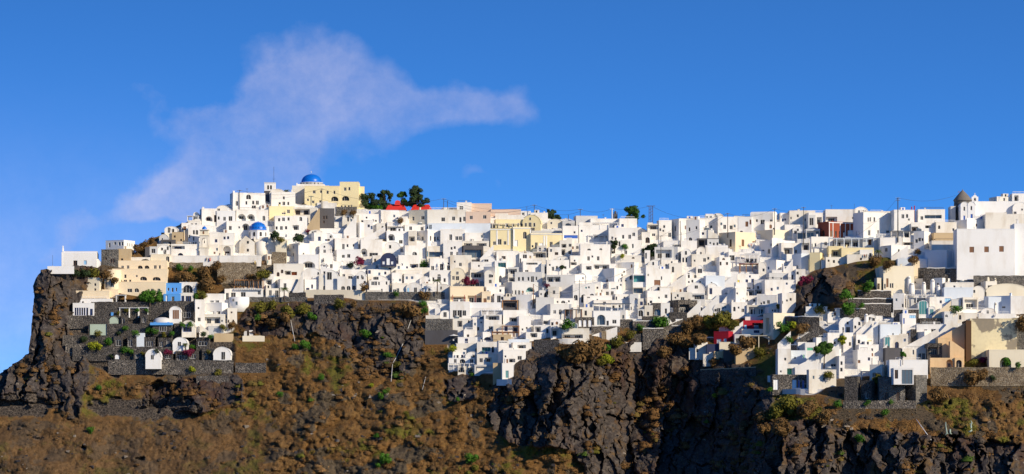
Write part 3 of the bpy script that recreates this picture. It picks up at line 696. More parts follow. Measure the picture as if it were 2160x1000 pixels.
def name_all():
    by = {}
    for rt, lab, hd, px, py, cat, grp in PENDING:
        g = list(grp)[0]
        if lab: tag(rt, lab, cat, g); continue
        by.setdefault(hd+' '+where(px, py), []).append((px, py, rt, cat, g))
    ORD = ['leftmost', 'second from left', 'third from left', 'fourth from left', 'fifth from left', 'sixth from left', 'seventh from left', 'eighth from left', 'ninth from left', 'tenth from left']
    for k, L in by.items():
        L.sort(key=lambda q: (q[0], q[1]))
        for i, (px, py, rt, cat, g) in enumerate(L):
            t = k
            if len(L) == 2:
                a, b = L; 
                if abs(a[0]-b[0]) > 6: t = k+', '+('the left one' if i == 0 else 'the right one')
                else: up = (py <= L[1-i][1]); t = k+', '+('the upper one' if up else 'the lower one')
            elif len(L) > 2: t = k+', '+ORD[i]
            w = t.split()
            if len(w) > 16: t = t.replace('mid-sized ', '').replace('just ', '').replace('well ', '').replace('with blank walls', 'blank').replace(', the ', ', ').replace(' from left', '').replace(' one', '')
            w = t.split()
            if len(w) > 16: t = t.replace('cube ', '').replace('with ', '').replace('the ', '')
            if len(t.split()) > 16: t = ' '.join(t.split()[:16])
            tag(rt, t, cat, g)
# ---------------------------------------------------------------- the houses, read off the photograph part by part
zone(0, 340, .3, '''
b 712 832 625 724 m=gstone f=1 : s746.685 w783.700.12.30 w800.700.12.30 w815.700 | grey stone ruin-like house under the glazed white rooftop pavilion
b 826 920 618 704 m=sand f=1 : w858.691.16.14 | sandy plastered block right of the grey stone house
b 735 935 555 617 m=w3 o=2 c=870 : w764.588.14.30 W805.576.18.20 W838.580.18.26 W860.580.18.26 w893.585.10.24 w905.585.10.24 w918.585.10.24 | white rooftop pavilion with many windows above grey stone house
v 1158 1204 464 505 m=w2 : | small white barrel-vault roof highest on the left slope
v 1120 1185 515 580 m=g : s1143.548.10.18
b 1110 1205 590 660 m=w : w1180.612.14.26 w1160.640
b 1050 1108 608 682 m=g f=1 : w1078.632.28.32
b 1020 1052 612 680 m=slate f=1 :
b 900 1056 680 712 m=w2 f=1 : a1020.700.60.24
b 1060 1192 656 720 m=cream2 f=1 : a1178.690.24.40
b 825 1175 700 766 m=cream f=1 : w861.747.18.24 w900.745.18.24 a985.747.36.28 a1032.747.36.28 w1091.745.20.26 w1123.745.14.26 | top storey of the cream stepped hotel with two arches
c 738 850 765 852 m=cream : | smooth round cream bastion at the hotel's left shoulder
b 790 1175 764 855 m=cream f=1 : w881.810.16.26 w850.845.16.22 w881.845.24.22 w915.843.16.20 s961.808 a1008.825.50.28 a1100.827.58.26 | middle storey of the cream stepped hotel with wide half-moon window
c 728 838 822 908 m=cream : n749.868.14.42 n792.866.26.42 | round cream tower with two tall arched windows
b 826 1165 852 940 m=cream f=1 : w912.910.34.26 a961.908.32.28 w1070.910 w1116.915.20.36 | bottom storey of the cream stepped hotel behind the green tree
b 715 832 904 942 m=cream f=1 :
b 534 726 826 918 m=cream2 c=700 : w592.860.16.22 w668.868.16.20 w592.908.16.22 w668.905.16.22 | pale cream four-window house at the cliff hotel's left end
b 532 770 915 982 m=cream f=1 : | blank cream base wall under the four-window house
''', 1)
zone(0, 560, .3, '''
b 510 790 236 270 m=w3 f=1 : | flat white terrace slab above the white-posted veranda
b 512 662 268 352 m=w3 f=1 : d531.320.12.46 d546.320.12.46 d562.320.12.46 d578.320.12.46 d594.320.12.46 d613.320.14.46 d642.325.20.40 | white-posted veranda on the black terrace wall
R 640 1200 262 350 m=dk cap=dkw
R 470 900 352 412 m=dk
R 750 1215 410 482 m=dk
R 860 1215 350 400 m=dk o=3
R 620 760 412 480 m=dk o=1
b 632 752 418 470 m=sage f=1 : | blank sage-green box in the black stone terraces
R 440 800 490 560 m=dk
v 770 832 362 412 m=sage : | small pale-green vault roof among the black walls
b 780 796 338 366 m=blue f=1 : | narrow bright blue stair hut
R 510 1215 572 640 m=dk
R 760 1640 672 735 m=dkw cap=dkw
R 460 800 552 610 m=dkw
b 800 860 500 575 m=dk f=1 : W832.545.34.40
b 895 960 505 575 m=dk f=1 : w915.548.28.44
b 952 1014 480 575 m=bw f=1 : | pale blue-grey plastered buttress between the black cave houses
b 1015 1090 508 580 m=dk f=1 : W1052.552.42.34
b 1110 1205 510 580 m=dk f=1 : w1133.555.22.32 d1180.550
b 800 850 618 670 m=dk f=1 : nW824.642.30.34
b 940 1020 610 670 m=dk f=1 : d990.645 w960.640
b 850 880 365 412 m=dk f=1 o=-1 : d868.392.16.36
b 985 1040 350 405 m=dk f=1 : w1010.385.24.30
v 1023 1130 588 692 m=w3 o=-6 : w1072.645.22.34 | white vaulted cave house with a single window, at the left
P 815 881 944 944 m=frame
''' .replace('P 815 881 944 944 m=frame\n', '') + '''
P 818 880 208 262 n=1 m=w3 roof=canvas | white draped cabana under the cream hotel
P 842 908 298 348 n=1 m=w3 roof=canvas | leftmost of the three white cabanas in a row
P 911 973 298 348 n=1 m=w3 roof=canvas | middle one of the three white cabanas in a row
P 978 1040 296 346 n=1 m=w3 roof=canvas | rightmost of the three white cabanas in a row
''', 2)
zone(300, 560, .3, '''
b 150 275 128 205 m=blue f=1 : w184.168.12.22 w213.172.14.30 w240.170.10.26 | sky-blue upper storey with a dark red balcony
b 262 386 125 200 m=w f=1 : a320.165.70.56 | white upper storey with brown arched doorway, beside the sky-blue wall
b 150 270 204 260 m=blue f=1 o=-1 : d216.240 dW172.235.14.50 | sky-blue ground floor with white door posts
b 262 360 198 258 m=w2 f=1 o=-1 : d325.235.40.40 d285.235
R 150 360 250 355 m=dk
v 190 272 288 378 m=w3 o=-4 : dR237.342.46.60 | white vault with a big dark brown arched door
b 270 365 320 372 m=dk f=1 : W315.348.50.40
R 360 372 330 440 m=dk
b 110 190 410 475 m=dk f=1 : W146.445.52.42 dO9.9.9.9
v 278 372 386 470 m=w2 o=-4 : W318.450.60.34 | low white vault wearing a green hedge over its windows
b 225 282 415 478 m=dk f=1 :
b 400 415 430 470 m=w f=1 : dB402.450
v 214 318 506 584 m=w3 o=-4 : w262.552.24.32 | white vaulted cave house standing highest of the three
v 500 622 574 664 m=w3 o=-3 : d570.632.28.50 | white vaulted cave house at the right end of the black wall
b 20 130 600 670 m=dk f=1 o=3 : 
b 130 215 600 668 m=dk f=1 : W180.640.40.30
b 235 395 610 668 m=dk f=1 : W262.650.34.32 W300.650 W355.640.40.32
b 420 510 590 660 m=dk f=1 : d450.640
b 380 470 510 580 m=dk f=1 : W425.550.60.30
b 352 440 244 442 m=w c=372 : s395.300 w400.380 | tall narrow white wing at the left of the cliff hotel
b 432 578 200 266 m=w f=1 : w490.253.26.14 W528.253.24.16 | top storey of the stepped white cliff hotel
b 425 622 262 352 m=w3 c=560 : W476.333.60.22 W535.332.30.22 s592.320 | second storey of the stepped white cliff hotel
b 580 666 300 408 m=w2 c=600 : w602.392.20.22 s628.330.12.12 w640.390.12.18 | right wing of the stepped white cliff hotel
b 435 580 350 434 m=w2 f=1 : L495.385.110.44 s560.390 | balcony storey of the stepped white cliff hotel
b 465 572 430 474 m=g f=1 : | grey base room beneath the white cliff hotel
s 405 465 420 470 480 m=w2
b 560 620 166 240 m=w c=580 : d598.215
b 612 850 165 224 m=w f=1 : W640.208.34.36 W710.204.34.34 w822.193.22.26 | long white restaurant wing below the row of dark parasols
c 608 750 222 292 m=w3 : | round white bastion under the restaurant
b 842 925 82 168 m=w f=1 : L890.118.44.40 w858.95
b 842 960 165 225 m=w2 c=870 : d858.195 d900.192.20.36 d945.195.24.40
R 745 1160 222 262 m=gstone o=1
R 1030 1150 190 222 m=dk o=-1
R 505 640 478 515 m=sand
R 655 870 690 745 m=dkw cap=dkw
R 380 610 775 830 m=dkw
R 705 860 495 525 m=cream2
b 715 735 466 500 m=g f=1 :
b 752 780 460 496 m=w f=1 :
''', 3)
zone(340, 340, .3, '''
b 473 728 222 348 m=w c=505 : w494.295.14.28 W531.297.18.34 w597.292.14.26 W644.289.16.28 W673.289.22.30 w648.320.30.22 a612.250.34.34 | broad white house with rounded left corner just left of the square belfry
b 390 475 312 356 m=w2 : w405.345
b 757 942 220 320 m=w c=775 : w861.258.14.22 w832.300.16.24 w861.297.20.26 w892.297.14.24
v 762 872 196 262 m=w2 o=4 : 
b 700 760 300 345 m=w :
b 735 937 318 396 m=yel c=760 : W860.366.28.12 w893.352
b 930 1096 330 402 m=w2 f=1 : L985.357.120.40 | white house with wide dark pergola-shaded terrace under the yellow mansion
b 780 1025 385 502 m=w c=800 : W828.412.16.24 w859.409.20.26 w894.406.16.24 w811.470.16.24 w844.470.20.28 w877.468.16.24 L945.465.44.34 a980.405.20.30
s 1015 1112 485 336 500 m=sand t=3
b 1096 1200 296 334 m=w f=1 o=3 : 
b 512 752 344 430 m=w c=528 : A565.395.60.48 A630.395.54.48 w539.403.12.22 n720.400.20.36 W716.388.20.12
b 390 520 350 432 m=w3 f=1 : W445.405.18.28 W487.405.26.36 n404.400.14.24
b 440 745 424 520 m=w c=460 : w449.465 W485.470.20.30 w547.465.12.16 A593.460.50.46
b 260 392 340 428 m=w c=285 : A335.405.50.36 d380.400
v 226 262 360 388 m=w2 :
P 186 260 386 426 n=2 m=w3 roof=canvas
b 118 204 438 502 m=w : dR165.480 s135.470
b 190 275 424 470 m=w2 :
v 24 120 460 508 m=w : 
b 182 342 450 592 m=w c=190 : w229.500.14.30 w198.575.10.20 w213.577.10.20 w228.577.10.20 w243.577.10.20 w198.530.10.24 w228.545.10.30 n250.500
b 75 152 500 582 m=sand f=1 : s140.555 s95.530
b 135 187 490 562 m=cream c=160 : s150.545
b 0 78 515 562 m=cream2 c=25 : s10.545
R 0 75 502 520 m=stone o=3
b 0 100 560 600 m=slate f=1 : L40.575.60.20
b 338 515 508 602 m=w f=1 : W386.560.18.22
b 50 262 590 684 m=w c=70 : L120.606.90.22 a135.660.40.30
b -30 70 590 656 m=w2 : n20.620 d45.625
b 145 262 600 680 m=bw f=1 o=3 :
b 335 402 590 662 m=w2 f=1 : sR375.645
b 58 700 668 716 m=w f=1 o=-2 fd=1.5 : | long plain white parapet terrace carrying the blue-domed church
R 395 670 712 834 m=stone o=-1
R 670 790 728 800 m=stone o=2
R 60 400 712 760 m=stone o=1
b 700 815 655 730 m=w2 c=745 : 
b 805 880 555 690 m=cream2 : d822.660 
R 776 880 640 725 m=stone
b 1035 1205 505 605 m=w c=1075 : w1112.545.20.30 W1160.553.20.12 s1075.530 w1180.553
b 1040 1135 485 520 m=w2 :
b 890 1102 580 722 m=w c=965 : w927.600.14.24 w925.655 s1000.650
b 965 1107 660 750 m=w3 f=1 o=-2 : A1035.728.94.46 | white house with one very wide shallow arch
b 1095 1205 652 757 m=w c=1112 : w1148.637.14.26 d1143.735.10.40 w1150.600 d1190.740.14.36
b 790 1002 725 832 m=w2 f=1 : n850.775.18.26 a822.795.20.30 L890.785.44.28 LO935.790.40.24
v 990 1132 752 836 m=w : w1105.790.14.20 s1062.825
b 1120 1205 756 830 m=w : n1165.810.14.30 w1190.800
b 710 802 812 884 m=w f=1 : L748.850.56.32
b 800 962 830 942 m=w c=835 : d765.925 d823.925.34.44 d870.880 LO895.860.40.16 w910.925
b 960 1205 832 922 m=w c=1010 : n1060.880.14.30 W1030.905.24.30 W1075.905.40.26 w1190.880
s 925 1000 925 780 935 m=w o=-1
''', 4)
zone(680, 360, .3, '''
b -125 122 112 258 m=yel f=1 o=3 : w-102.205.14.18 w-58.150.20.22 w-10.148.14.20 w36.153.16.22 w84.153.14.24 a86.198.52.34 w-65.220.18.20 w-15.218.16.20 s75.235 s100.235 | yellow mansion's long lower wing below the blue dome
b 122 256 80 266 m=yel f=1 o=2 : w160.130.18.24 w189.128.14.24 a163.195.52.34 s110.252 s135.252 s160.252 s185.252 | yellow mansion's tall right block with a big arched window
b 250 296 116 264 m=yel c=256 o=3 : | narrow yellow buttress wing at the mansion's right end
b -10 100 228 270 m=w f=1 : 
b 96 240 262 288 m=gstone f=1 : 
b -30 84 266 392 m=slate c=-24 : w10.330.12.24 w28.328.14.24 w10.360.12.18 | dark slate-walled house with two small windows
b 605 800 275 372 m=cream2 c=738 : w637.333.18.28 W705.331.28.26 | pale cream house right under the red roofs
b 738 1012 278 374 m=w2 f=1 : W849.343.26.28 W922.337.22.28 n970.345.16.36 w998.340.18.32
b 1008 1182 290 374 m=pink f=1 : W1046.330.22.26 W1141.326.24.26 | dusty pink house with two double windows
b 945 1048 228 292 m=w f=1 o=3 : W977.264.26.30 | white cube with one double window left of the pink penthouse
b 1045 1190 238 286 m=pink f=1 o=4 : | blank pink penthouse block on the ridge
b 828 950 262 285 m=w2 o=5 :
b 140 258 314 378 m=w2 : w180.342.14.34 w213.330.14.16
b 205 438 304 372 m=w c=222 : w253.358.14.20 w280.357.16.18 w335.355.10.18 w357.355.14.26 s375.352 s310.330
g 384 540 288 362 m=w : w413.350.12.18 w533.345.14.24
b 520 600 330 372 m=w : wB533.345.14.22
b 296 356 352 440 m=w :
b 200 382 370 452 m=w c=262 : w215.432.12.18 sR246.460 s325.430
b 380 440 374 432 m=w2 :
s 150 238 430 326 450 m=w
s 300 442 480 398 492 m=w
R 372 442 482 508 m=stone 
b 445 562 364 432 m=w c=456 : L505.408.100.32
b 440 608 428 516 m=w3 c=452 : A485.468.50.46 W551.500.26.26
b 560 802 384 432 m=w c=580 : w620.405 w700.408 n745.405 w780.410
b 605 662 430 522 m=w2 : L630.480.40.34
b 660 832 424 502 m=w c=740 : W703.478.26.38 n761.475.12.36 W790.478.18.32 w812.475.12.28
b 830 1002 418 502 m=w : W945.475.22.28 W970.475.22.28 d902.470
b 745 1182 372 424 m=bw f=1 : L760.395.20.30 
b 995 1190 444 508 m=w c=1003 : s1130.488.16.18 W1055.490.18.18
b 985 1172 498 534 m=w2 f=1 : L1025.520.60.20 L1120.520.70.20
b 978 1132 530 630 m=slate c=992 : LZ1060.590.120.70 | dark-fronted house with teal glass under a white awning
s 1108 1204 626 530 640 m=w
b 850 982 500 612 m=w : w907.585.20.30 w948.585.16.26 
b 720 982 538 608 m=w2 c=735 : wT734.586.20.38 LZ800.588.100.36 wT872.585.18.34
b 556 725 530 612 m=w c=580 : n648.588.36.36 s605.600
c 345 450 498 562 m=w2 :
b 440 548 500 560 m=w :
b 0 78 440 522 m=w : W35.487.34.14
b 75 252 482 582 m=w c=88 : d147.535.18.40 w176.527.14.22 w218.525.12.18
b 100 268 560 614 m=w3 : w185.600.22.26 w147.605
b 255 422 488 604 m=w c=270 : A291.575.50.56 W360.590.60.26
v -20 62 508 622 m=w : s15.535 w15.570.18.30
v 410 518 580 668 m=navy o=-10 fd=.3 : wW432.648.18.22 wW463.640.22.46 wW492.648.18.22 | navy blue arched house with white-framed windows
b 345 412 600 664 m=w : 
b 518 682 598 692 m=w c=535 : L645.670.60.30 s595.680 s560.660
b 745 902 618 702 m=w c=756 : w775.685.22.30 d838.675.26.40 d888.685.26.40 s886.652.16.14
b 898 1048 598 696 m=w2 : s930.640 w970.660
b 1045 1205 648 704 m=w : W1165.690 s1100.670
b 1038 1148 698 752 m=w2 f=1 : L1090.738.90.42
b 385 558 660 728 m=w c=398 : n474.705.20.48
b 262 400 668 712 m=w2 : d252.680 
b 0 110 655 705 m=w : d62.672.20.30 s35.670 d10.660.10.40
b 498 757 698 748 m=w2 c=515 : w584.740.14.18 w640.738.14.18 
b 556 712 728 792 m=w : 
b 470 560 725 800 m=w c=490 :
v 685 762 744 798 m=w : s751.772.12.14 
b 753 902 704 792 m=w f=1 : a820.735.24.14 w820.760.26.34 w859.770.16.28 w780.765.14.30
v 903 1002 684 802 m=cream2 : w950.720.18.24 w921.755.18.28 w949.757.24.30 | round-topped cream house with brown-framed windows beside the crimson bougainvillea
b 1140 1204 700 862 m=w2 : w1180.780 w1180.740
b 1036 1108 775 830 m=g f=1 : W1055.800.30.30 W1088.800.30.30
b 108 305 698 778 m=w c=122 : a70.725 w200.745 w150.740
v 20 108 700 842 m=w : n50.740.34.54
b -25 30 730 842 m=w2 : n14.825.20.30
b 105 246 768 846 m=w f=1 : a145.828.28.32 a184.826.28.32 a222.824.26.34 | white house with three dark arched doorways in a row
v 160 228 728 774 m=w : n192.755.40.30
b 240 308 708 854 m=w : w250.750.16.24 w278.745.10.24
b 303 478 698 764 m=w c=320 : w330.712
v 345 458 738 800 m=w : a376.757.40.22
b 315 472 776 862 m=w c=330 : w353.793.20.26 w374.793.20.28 w397.793.12.24 d417.845.12.30 w450.790.12.24
R 315 415 838 860 m=w2 o=-1
b 468 598 798 860 m=w2 : w482.847.16.24 W507.847.24.26 w530.840
v 590 702 788 858 m=w : wE574.838.18.28 wE604.838.16.30 d655.838.22.34
b 560 600 810 858 m=w : dB574.838.16.30
b 690 792 800 858 m=w c=702 : d705.838.14.28 w751.838.18.26
b 790 905 798 852 m=w : w835.825.12.22
R -120 305 838 880 m=cream2
R -60 150 872 960 m=dkw o=1
R 300 860 852 880 m=gstone o=-1
''', 5)
zone(1020, 400, .3, '''
b 50 264 140 190 m=pink f=1 o=5 :
b 262 332 155 192 m=w o=5 :
b 82 282 186 222 m=w f=1 o=3 :
b 75 278 213 270 m=yel c=84 : W163.250.22.28 W207.250.16.26 W243.250.14.32 W269.250.14.32 | yellow mansion wing with four tall white-framed windows
v 276 412 178 276 m=yel c=402 : w328.205.14.22 W298.247.14.28 W328.247.20.34 W358.247.14.28 | yellow mansion's curved gable with three tall windows
b 330 452 164 244 m=w o=5 :
v 448 562 208 268 m=cream2 o=2 : s477.235.14.16
b 48 202 278 392 m=yel f=1 : W76.377.20.26 W113.368.26.40 W150.375.20.26 | lower yellow mansion facade with three white windows between pilasters
b 198 330 268 400 m=yel c=206 : dW223.380.34.50 a290.320.26.50 | lower yellow mansion centre with white double door
b 322 552 310 408 m=yel c=332 : W344.400.14.20 W370.390.20.38 dW405.393.26.38 W440.397.14.26 W475.385.22.38 | lower yellow mansion right wing with pale central door
R 55 360 270 284 m=gstone o=-1
R 340 550 288 312 m=g o=-1
P 62 250 240 270 n=4 m=w2
b 555 642 220 264 m=g f=1 : aZ595.250.44.28
b 635 802 188 252 m=g c=650 : 
b 742 947 208 302 m=w c=752 : d804.263.20.30 w875.263.16.20 w920.260.14.26
b 945 1080 204 335 m=w c=955 : w977.252.18.20 w1000.290
b 880 1085 270 395 m=w o=-2 f=1 : W981.332.16.28 W1027.332.20.30 w1055.315 d905.340.16.20
b 1020 1078 224 276 m=w2 f=1 : L1048.250.46.32
b 550 667 262 372 m=w c=556 : WB614.331.98.22 s640.300 d570.300 | white house with blue shutters behind a white balcony
b 664 882 252 352 m=w c=672 : L820.330.100.28 s690.290
P 735 925 322 346 n=5 m=w3
P 755 945 232 262 n=3 m=w3 o=-7
b 535 622 360 466 m=w2 f=1 : L565.395.34.26 W608.392.20.22 W606.443.20.24 L560.440.30.40
b 620 680 380 440 m=w :
b 455 548 408 468 m=w : W513.450.24.20
b 375 460 395 440 m=w2 :
b 672 892 388 528 m=w c=680 : w738.484.18.30 w806.483.18.30 a742.421.26.14 a825.418.20.14 s765.470 | large white house with two half-moon windows over two square windows
b 885 1112 358 486 m=w c=897 : d955.380.14.34 d1050.395.12.30 L900.440.40.20 w1000.440
b 925 1110 470 520 m=w2 : a1052.480.20.12
b 78 248 438 524 m=w c=92 : W141.478.28.22
b 78 162 505 558 m=w3 f=1 o=-2 : LT130.532.56.38
b 0 84 470 560 m=w : L20.500.30.20 d10.540
b 20 80 548 590 m=w2 : L50.565.50.20
b 245 350 452 524 m=w c=252 : n255.500.18.34 W290.470
b 345 442 438 506 m=w2 f=1 : L390.460.96.36
s 285 350 430 500 520 m=sand
b 268 408 508 580 m=w c=278 : w303.573.24.16 L340.520.80.14
b 438 602 498 596 m=w c=444 : w488.557.18.30 s465.530 
b 405 445 530 592 m=g f=1 : d436.560.16.44
b 600 682 468 534 m=w : s640.500 L630.520.50.20
b 505 600 470 505 m=w2 : s540.490
b 678 932 524 600 m=w c=690 : L830.540.110.34 L740.550.40.26
b 925 1118 514 572 m=w c=1060 : 
b 0 152 545 692 m=w c=82 : a119.625.48.50 s46.675.14.16 s50.600
b 172 248 553 598 m=g f=1 : L205.575.60.34
b 172 225 600 664 m=w2 f=1 : L200.632.44.28 L198.655.30.12
b 220 412 584 668 m=g f=1 : w248.629.16.28 w276.628.16.28 w315.628.14.28 W343.630.22.42 w371.625.12.26 | grey-white flat house with a row of five windows
b 140 385 656 756 m=g c=200 : d226.722.12.30 d250.728.18.42 nR276.730.16.44 AT330.715.70.64 w198.722
b 378 494 708 770 m=g c=392 : dR383.742.14.44 a455.738.60.50 s404.735
b 440 645 604 694 m=g f=1 : L470.631.46.36 L518.630.46.36 L580.612.80.26 | grey house with a slatted canopy and three dark openings
b 455 550 690 780 m=w2 c=530 : 
b 545 765 598 690 m=w c=640 : s600.640 s700.620
v 654 722 588 652 m=g : d690.630.18.34
b 628 785 662 796 m=w f=1 : a648.760.28.40 a704.770.36.66 a762.752.32.40 sT720.690.14.14 s740.688 | white house with three tall shaded arches
b 780 845 655 764 m=w c=825 : s800.690
b 838 1005 556 662 m=w c=920 : w870.640 s975.600 s990.575
b 718 842 688 704 m=w2 f=1 o=2 : 
b 868 982 652 714 m=w c=880 : L855.690.30.30 w940.690.14.26 s965.670
b 975 1070 596 664 m=w2 : s1000.640 L1045.620.40.30
b 1050 1142 600 690 m=w3 f=1 : LT1095.625.80.50 | white house with a wide teal glass balcony bay
b 1052 1140 688 740 m=w2 f=1 : LZ1085.710.70.36
b 1130 1200 540 700 m=w c=1142 : s1160.600
b 835 935 704 752 m=w : w870.730 w905.728
b 765 1035 780 862 m=w c=775 o=3 : w850.800
b 765 962 856 968 m=w3 c=772 : AZ828.915.60.72 d872.938.18.34 W920.928.30.28 | white house with large teal-shadowed arch under the black pergola
P 770 1032 802 862 n=6 m=w3 roof=dcanvas o=-1
b 643 778 902 968 m=dkw f=1 : nW680.940.22.48 nW713.940.22.48 nW748.940.22.48 | black stone arcade with three white arches
b 430 625 808 890 m=g c=470 : w459.858.14.22 w500.860 n540.860.22.38 d590.860.26.36
b 620 768 832 892 m=w2 c=630 : W718.868.18.36 
P 575 690 842 885 n=3 m=wood roof=g
b 368 495 762 846 m=g f=1 :
b 228 372 745 830 m=w c=340 : 
b 690 905 752 812 m=w c=705 : d738.740 s800.775 L760.790
b 895 1020 735 800 m=w : w930.765 s990.760
b 480 640 765 815 m=w c=492 : s520.790 a560.790.30.20 s600.785
b 1028 1110 735 850 m=w c=1090 : n1035.835.14.26 s1070.770
b 1085 1125 770 860 m=w2 : w1110.800
b 1085 1130 845 895 m=g f=1 : a1105.870.34.44
b 1122 1185 845 892 m=w2 f=1 : w1157.875.18.28
b 955 1040 850 915 m=w c=1000 :
b 140 235 760 800 m=w2 f=1 : L185.805.90.40
b 0 148 690 760 m=w c=20 : dR10.785 s70.740 
b 75 140 735 800 m=w : d107.770.26.50 s60.770
''', 6)
zone(1360, 400, .3, '''
b 20 100 245 336 m=w2 f=1 : W62.318.24.20 L60.255
b 88 190 222 362 m=w c=100 o=2 : w175.318.20.32 s130.290
b -20 40 300 380 m=w : a20.355.30.40
b 183 298 208 368 m=w c=240 o=1 : wR218.272.20.32 dW255.330.10.60 sR287.265.10.26
b 245 390 204 262 m=w2 f=1 o=5 :
b 290 432 212 364 m=w c=386 : w315.278.14.28 w363.268.14.22 a322.350.26.30
b 380 525 206 292 m=w f=1 o=2 : w430.268.16.22 w467.262.16.22
b 428 482 172 218 m=w o=4 :
b 478 552 168 210 m=w2 o=4 :
b 505 662 198 304 m=w c=515 : w562.262.20.30 W608.265.22.28
b 390 500 285 350 m=w : 
s 445 520 290 330 355 m=w2
b 628 702 190 244 m=w2 o=4 :
b 658 768 190 302 m=w3 c=752 : wR718.242.20.36 wR743.228.12.34 a680.295.22.14
g 745 942 166 300 m=w o=1 : W830.226.32.32 w888.223
b 828 982 232 302 m=w c=845 :
b 938 1034 168 262 m=w c=955 o=3 : s988.210
b 1018 1198 148 262 m=w2 o=2 : w1028.200.10.18 w1015.206.10.16 
b 904 1042 214 236 m=w o=2 :
b 968 1124 250 304 m=w c=985 :
b 530 788 304 418 m=cream c=637 : W606.373.22.52 dR693.372.24.48 dR773.380.24.48 | cream stucco house with two brown double doors
b 785 1024 288 370 m=cream2 c=900 : s860.358 s927.357 s962.355.20.16 s828.360 | pale cream cube house with a shaded left side
v 1042 1108 258 342 m=w : 
b 1142 1202 184 292 m=g c=1150 : W1172.225.30.54
b 1072 1204 292 348 m=g f=1 : LZ1130.325.116.44 | grey ridge house with a continuous teal-dark window band
b 815 1064 362 456 m=w c=895 : a838.432.28.32 a875.432.28.36 
b 370 520 350 410 m=slate f=1 o=1 : L400.375.40.40 w452.390
b 440 520 352 408 m=g f=1 : w485.388.14.30 w510.386.14.30 s460.375
b 930 1168 378 476 m=w c=960 : L1010.430.66.44 w1065.433.18.24 w945.435.12.26
b 1045 1168 450 560 m=bw c=1100 : L1075.545.40.30
b 1105 1200 380 452 m=w : W1170.420.14.30
b 132 368 366 414 m=w f=1 : L225.398.60.24
b 70 202 412 496 m=g f=1 : L135.452.110.60
b 178 274 408 498 m=g c=232 : w228.475.16.30
v 256 326 416 514 m=w : w290.445.16.28 w270.495.14.34 w292.495.14.36
v 364 434 404 466 m=w : w395.448.12.22
g 428 586 404 468 m=w f=1 :
b 330 470 462 530 m=w2 : s350.500 w420.495
b 0 38 432 512 m=w : d8.465.14.40
v 22 122 494 566 m=w : w60.520.14.26
b 90 235 498 568 m=w c=110 : s150.530 s190.510
b 575 702 438 530 m=w c=590 : W613.480.38.38 s680.480 | white house with one large square grey window
b 690 806 452 516 m=g f=1 : L742.500.90.30
P 675 800 456 486 n=4 m=w3 o=-8
b 498 604 478 580 m=w c=525 : n555.478.20.34 w530.520
P 670 800 522 566 n=3 m=woodl roof=rb | brown-red timber pavilion with flat roof
v 362 408 532 590 m=w : W388.572.32.32
b 18 184 558 698 m=w c=28 : dR82.655.58.40 w118.622.10.26 | white house with a large brown shuttered garage-like opening
b 0 30 560 640 m=g f=1 : LT10.600
b 172 264 518 606 m=w2 f=1 : n198.562.16.42 n212.565.14.38 w185.560
v 272 366 578 646 m=w : 
b 262 424 626 694 m=w c=280 : s310.650 s390.650
s 150 225 620 580 640 m=w
s 160 290 690 600 700 m=w o=-1
b 418 564 612 714 m=bw c=430 : w470.660.12.22 
s 522 648 690 590 702 m=w
b 640 806 598 668 m=w c=650 : dY655.655.24.38 w718.645.18.28 s740.610 w760.640 | white house with a bright yellow door
b 695 806 658 716 m=w3 c=760 : W730.700 w772.690
v 780 820 610 650 m=g :
b 768 866 638 726 m=w c=832 : w797.690.16.28
b 848 1000 498 596 m=w c=925 : W925.583.26.20
b 800 850 510 590 m=w2 :
b 895 966 570 640 m=w : w908.600 s940.610
b 958 1066 540 606 m=w c=975 : L1000.560.30.40 
s 960 1042 600 496 610 m=w
b 860 1010 590 660 m=g c=875 : s900.620 s960.625
v 1008 1064 578 644 m=w : n1038.615.14.34
b 1062 1130 560 640 m=w :
b 1160 1204 445 500 m=w f=1 :
b 1155 1204 495 548 m=yel f=1 :
b 830 1064 638 746 m=w c=845 : s1000.660
b 716 838 700 754 m=g f=1 : L740.730.56.42 L805.725.56.42
b 632 718 656 766 m=w c=640 : s665.700 
b 590 718 696 856 m=w c=640 : n620.760 s650.730 wW700.780
b 676 800 750 812 m=w : s720.780
v 298 424 654 746 m=w : w363.685.24.24
b 192 334 728 786 m=w2 f=1 : w265.770.28.28 s215.760
b 326 424 734 780 m=g f=1 : L375.755.86.32
v 438 514 658 724 m=w : s470.700
b 425 540 688 736 m=w c=445 : d465.715
v 48 124 672 724 m=w : n98.700
b 105 200 690 760 m=w2 : s130.730 s170.720
b 0 184 712 796 m=w c=18 : w35.770.20.26 s100.760 w150.750
b 175 372 783 874 m=dkw c=236 : L280.836.76.60 | black stone house with a white-posted dark veranda
b 113 177 798 894 m=w f=1 : w148.855.16.38 aO9.9.9.9
b 50 118 802 890 m=dkw f=1 : aZ90.862.46.44
b 0 56 818 894 m=w2 f=1 : w22.873.18.28
b 174 298 870 958 m=dk f=1 : WW240.932.46.46 | black stone lower house with one wide white-framed window
s 294 394 884 786 892 m=w
s 388 524 872 740 884 m=w
b 372 425 818 866 m=w : w393.840.26.28
b 485 604 798 874 m=w : n520.850.26.36 w503.848.26.20
s 540 625 806 690 830 m=w
b 596 722 796 904 m=w c=610 : n630.840 w690.850 s660.830
b 718 858 816 886 m=w2 f=1 : L790.850.116.52
P 715 860 818 872 n=3 m=w3 roof=canvas
s 690 790 870 790 880 m=w o=1
b 848 944 830 892 m=w c=870 : s900.850
b 945 1064 728 868 m=w c=965 : s1000.780
b 790 960 745 830 m=w c=930 : w870.790 s820.800
b 0 60 760 830 m=w :
R -60 180 928 975 m=dkw cap=g
R -20 120 890 930 m=dk
B 85 925 45 m=leaf_green
R 120 290 960 1005 m=dkw cap=g
''', 7)
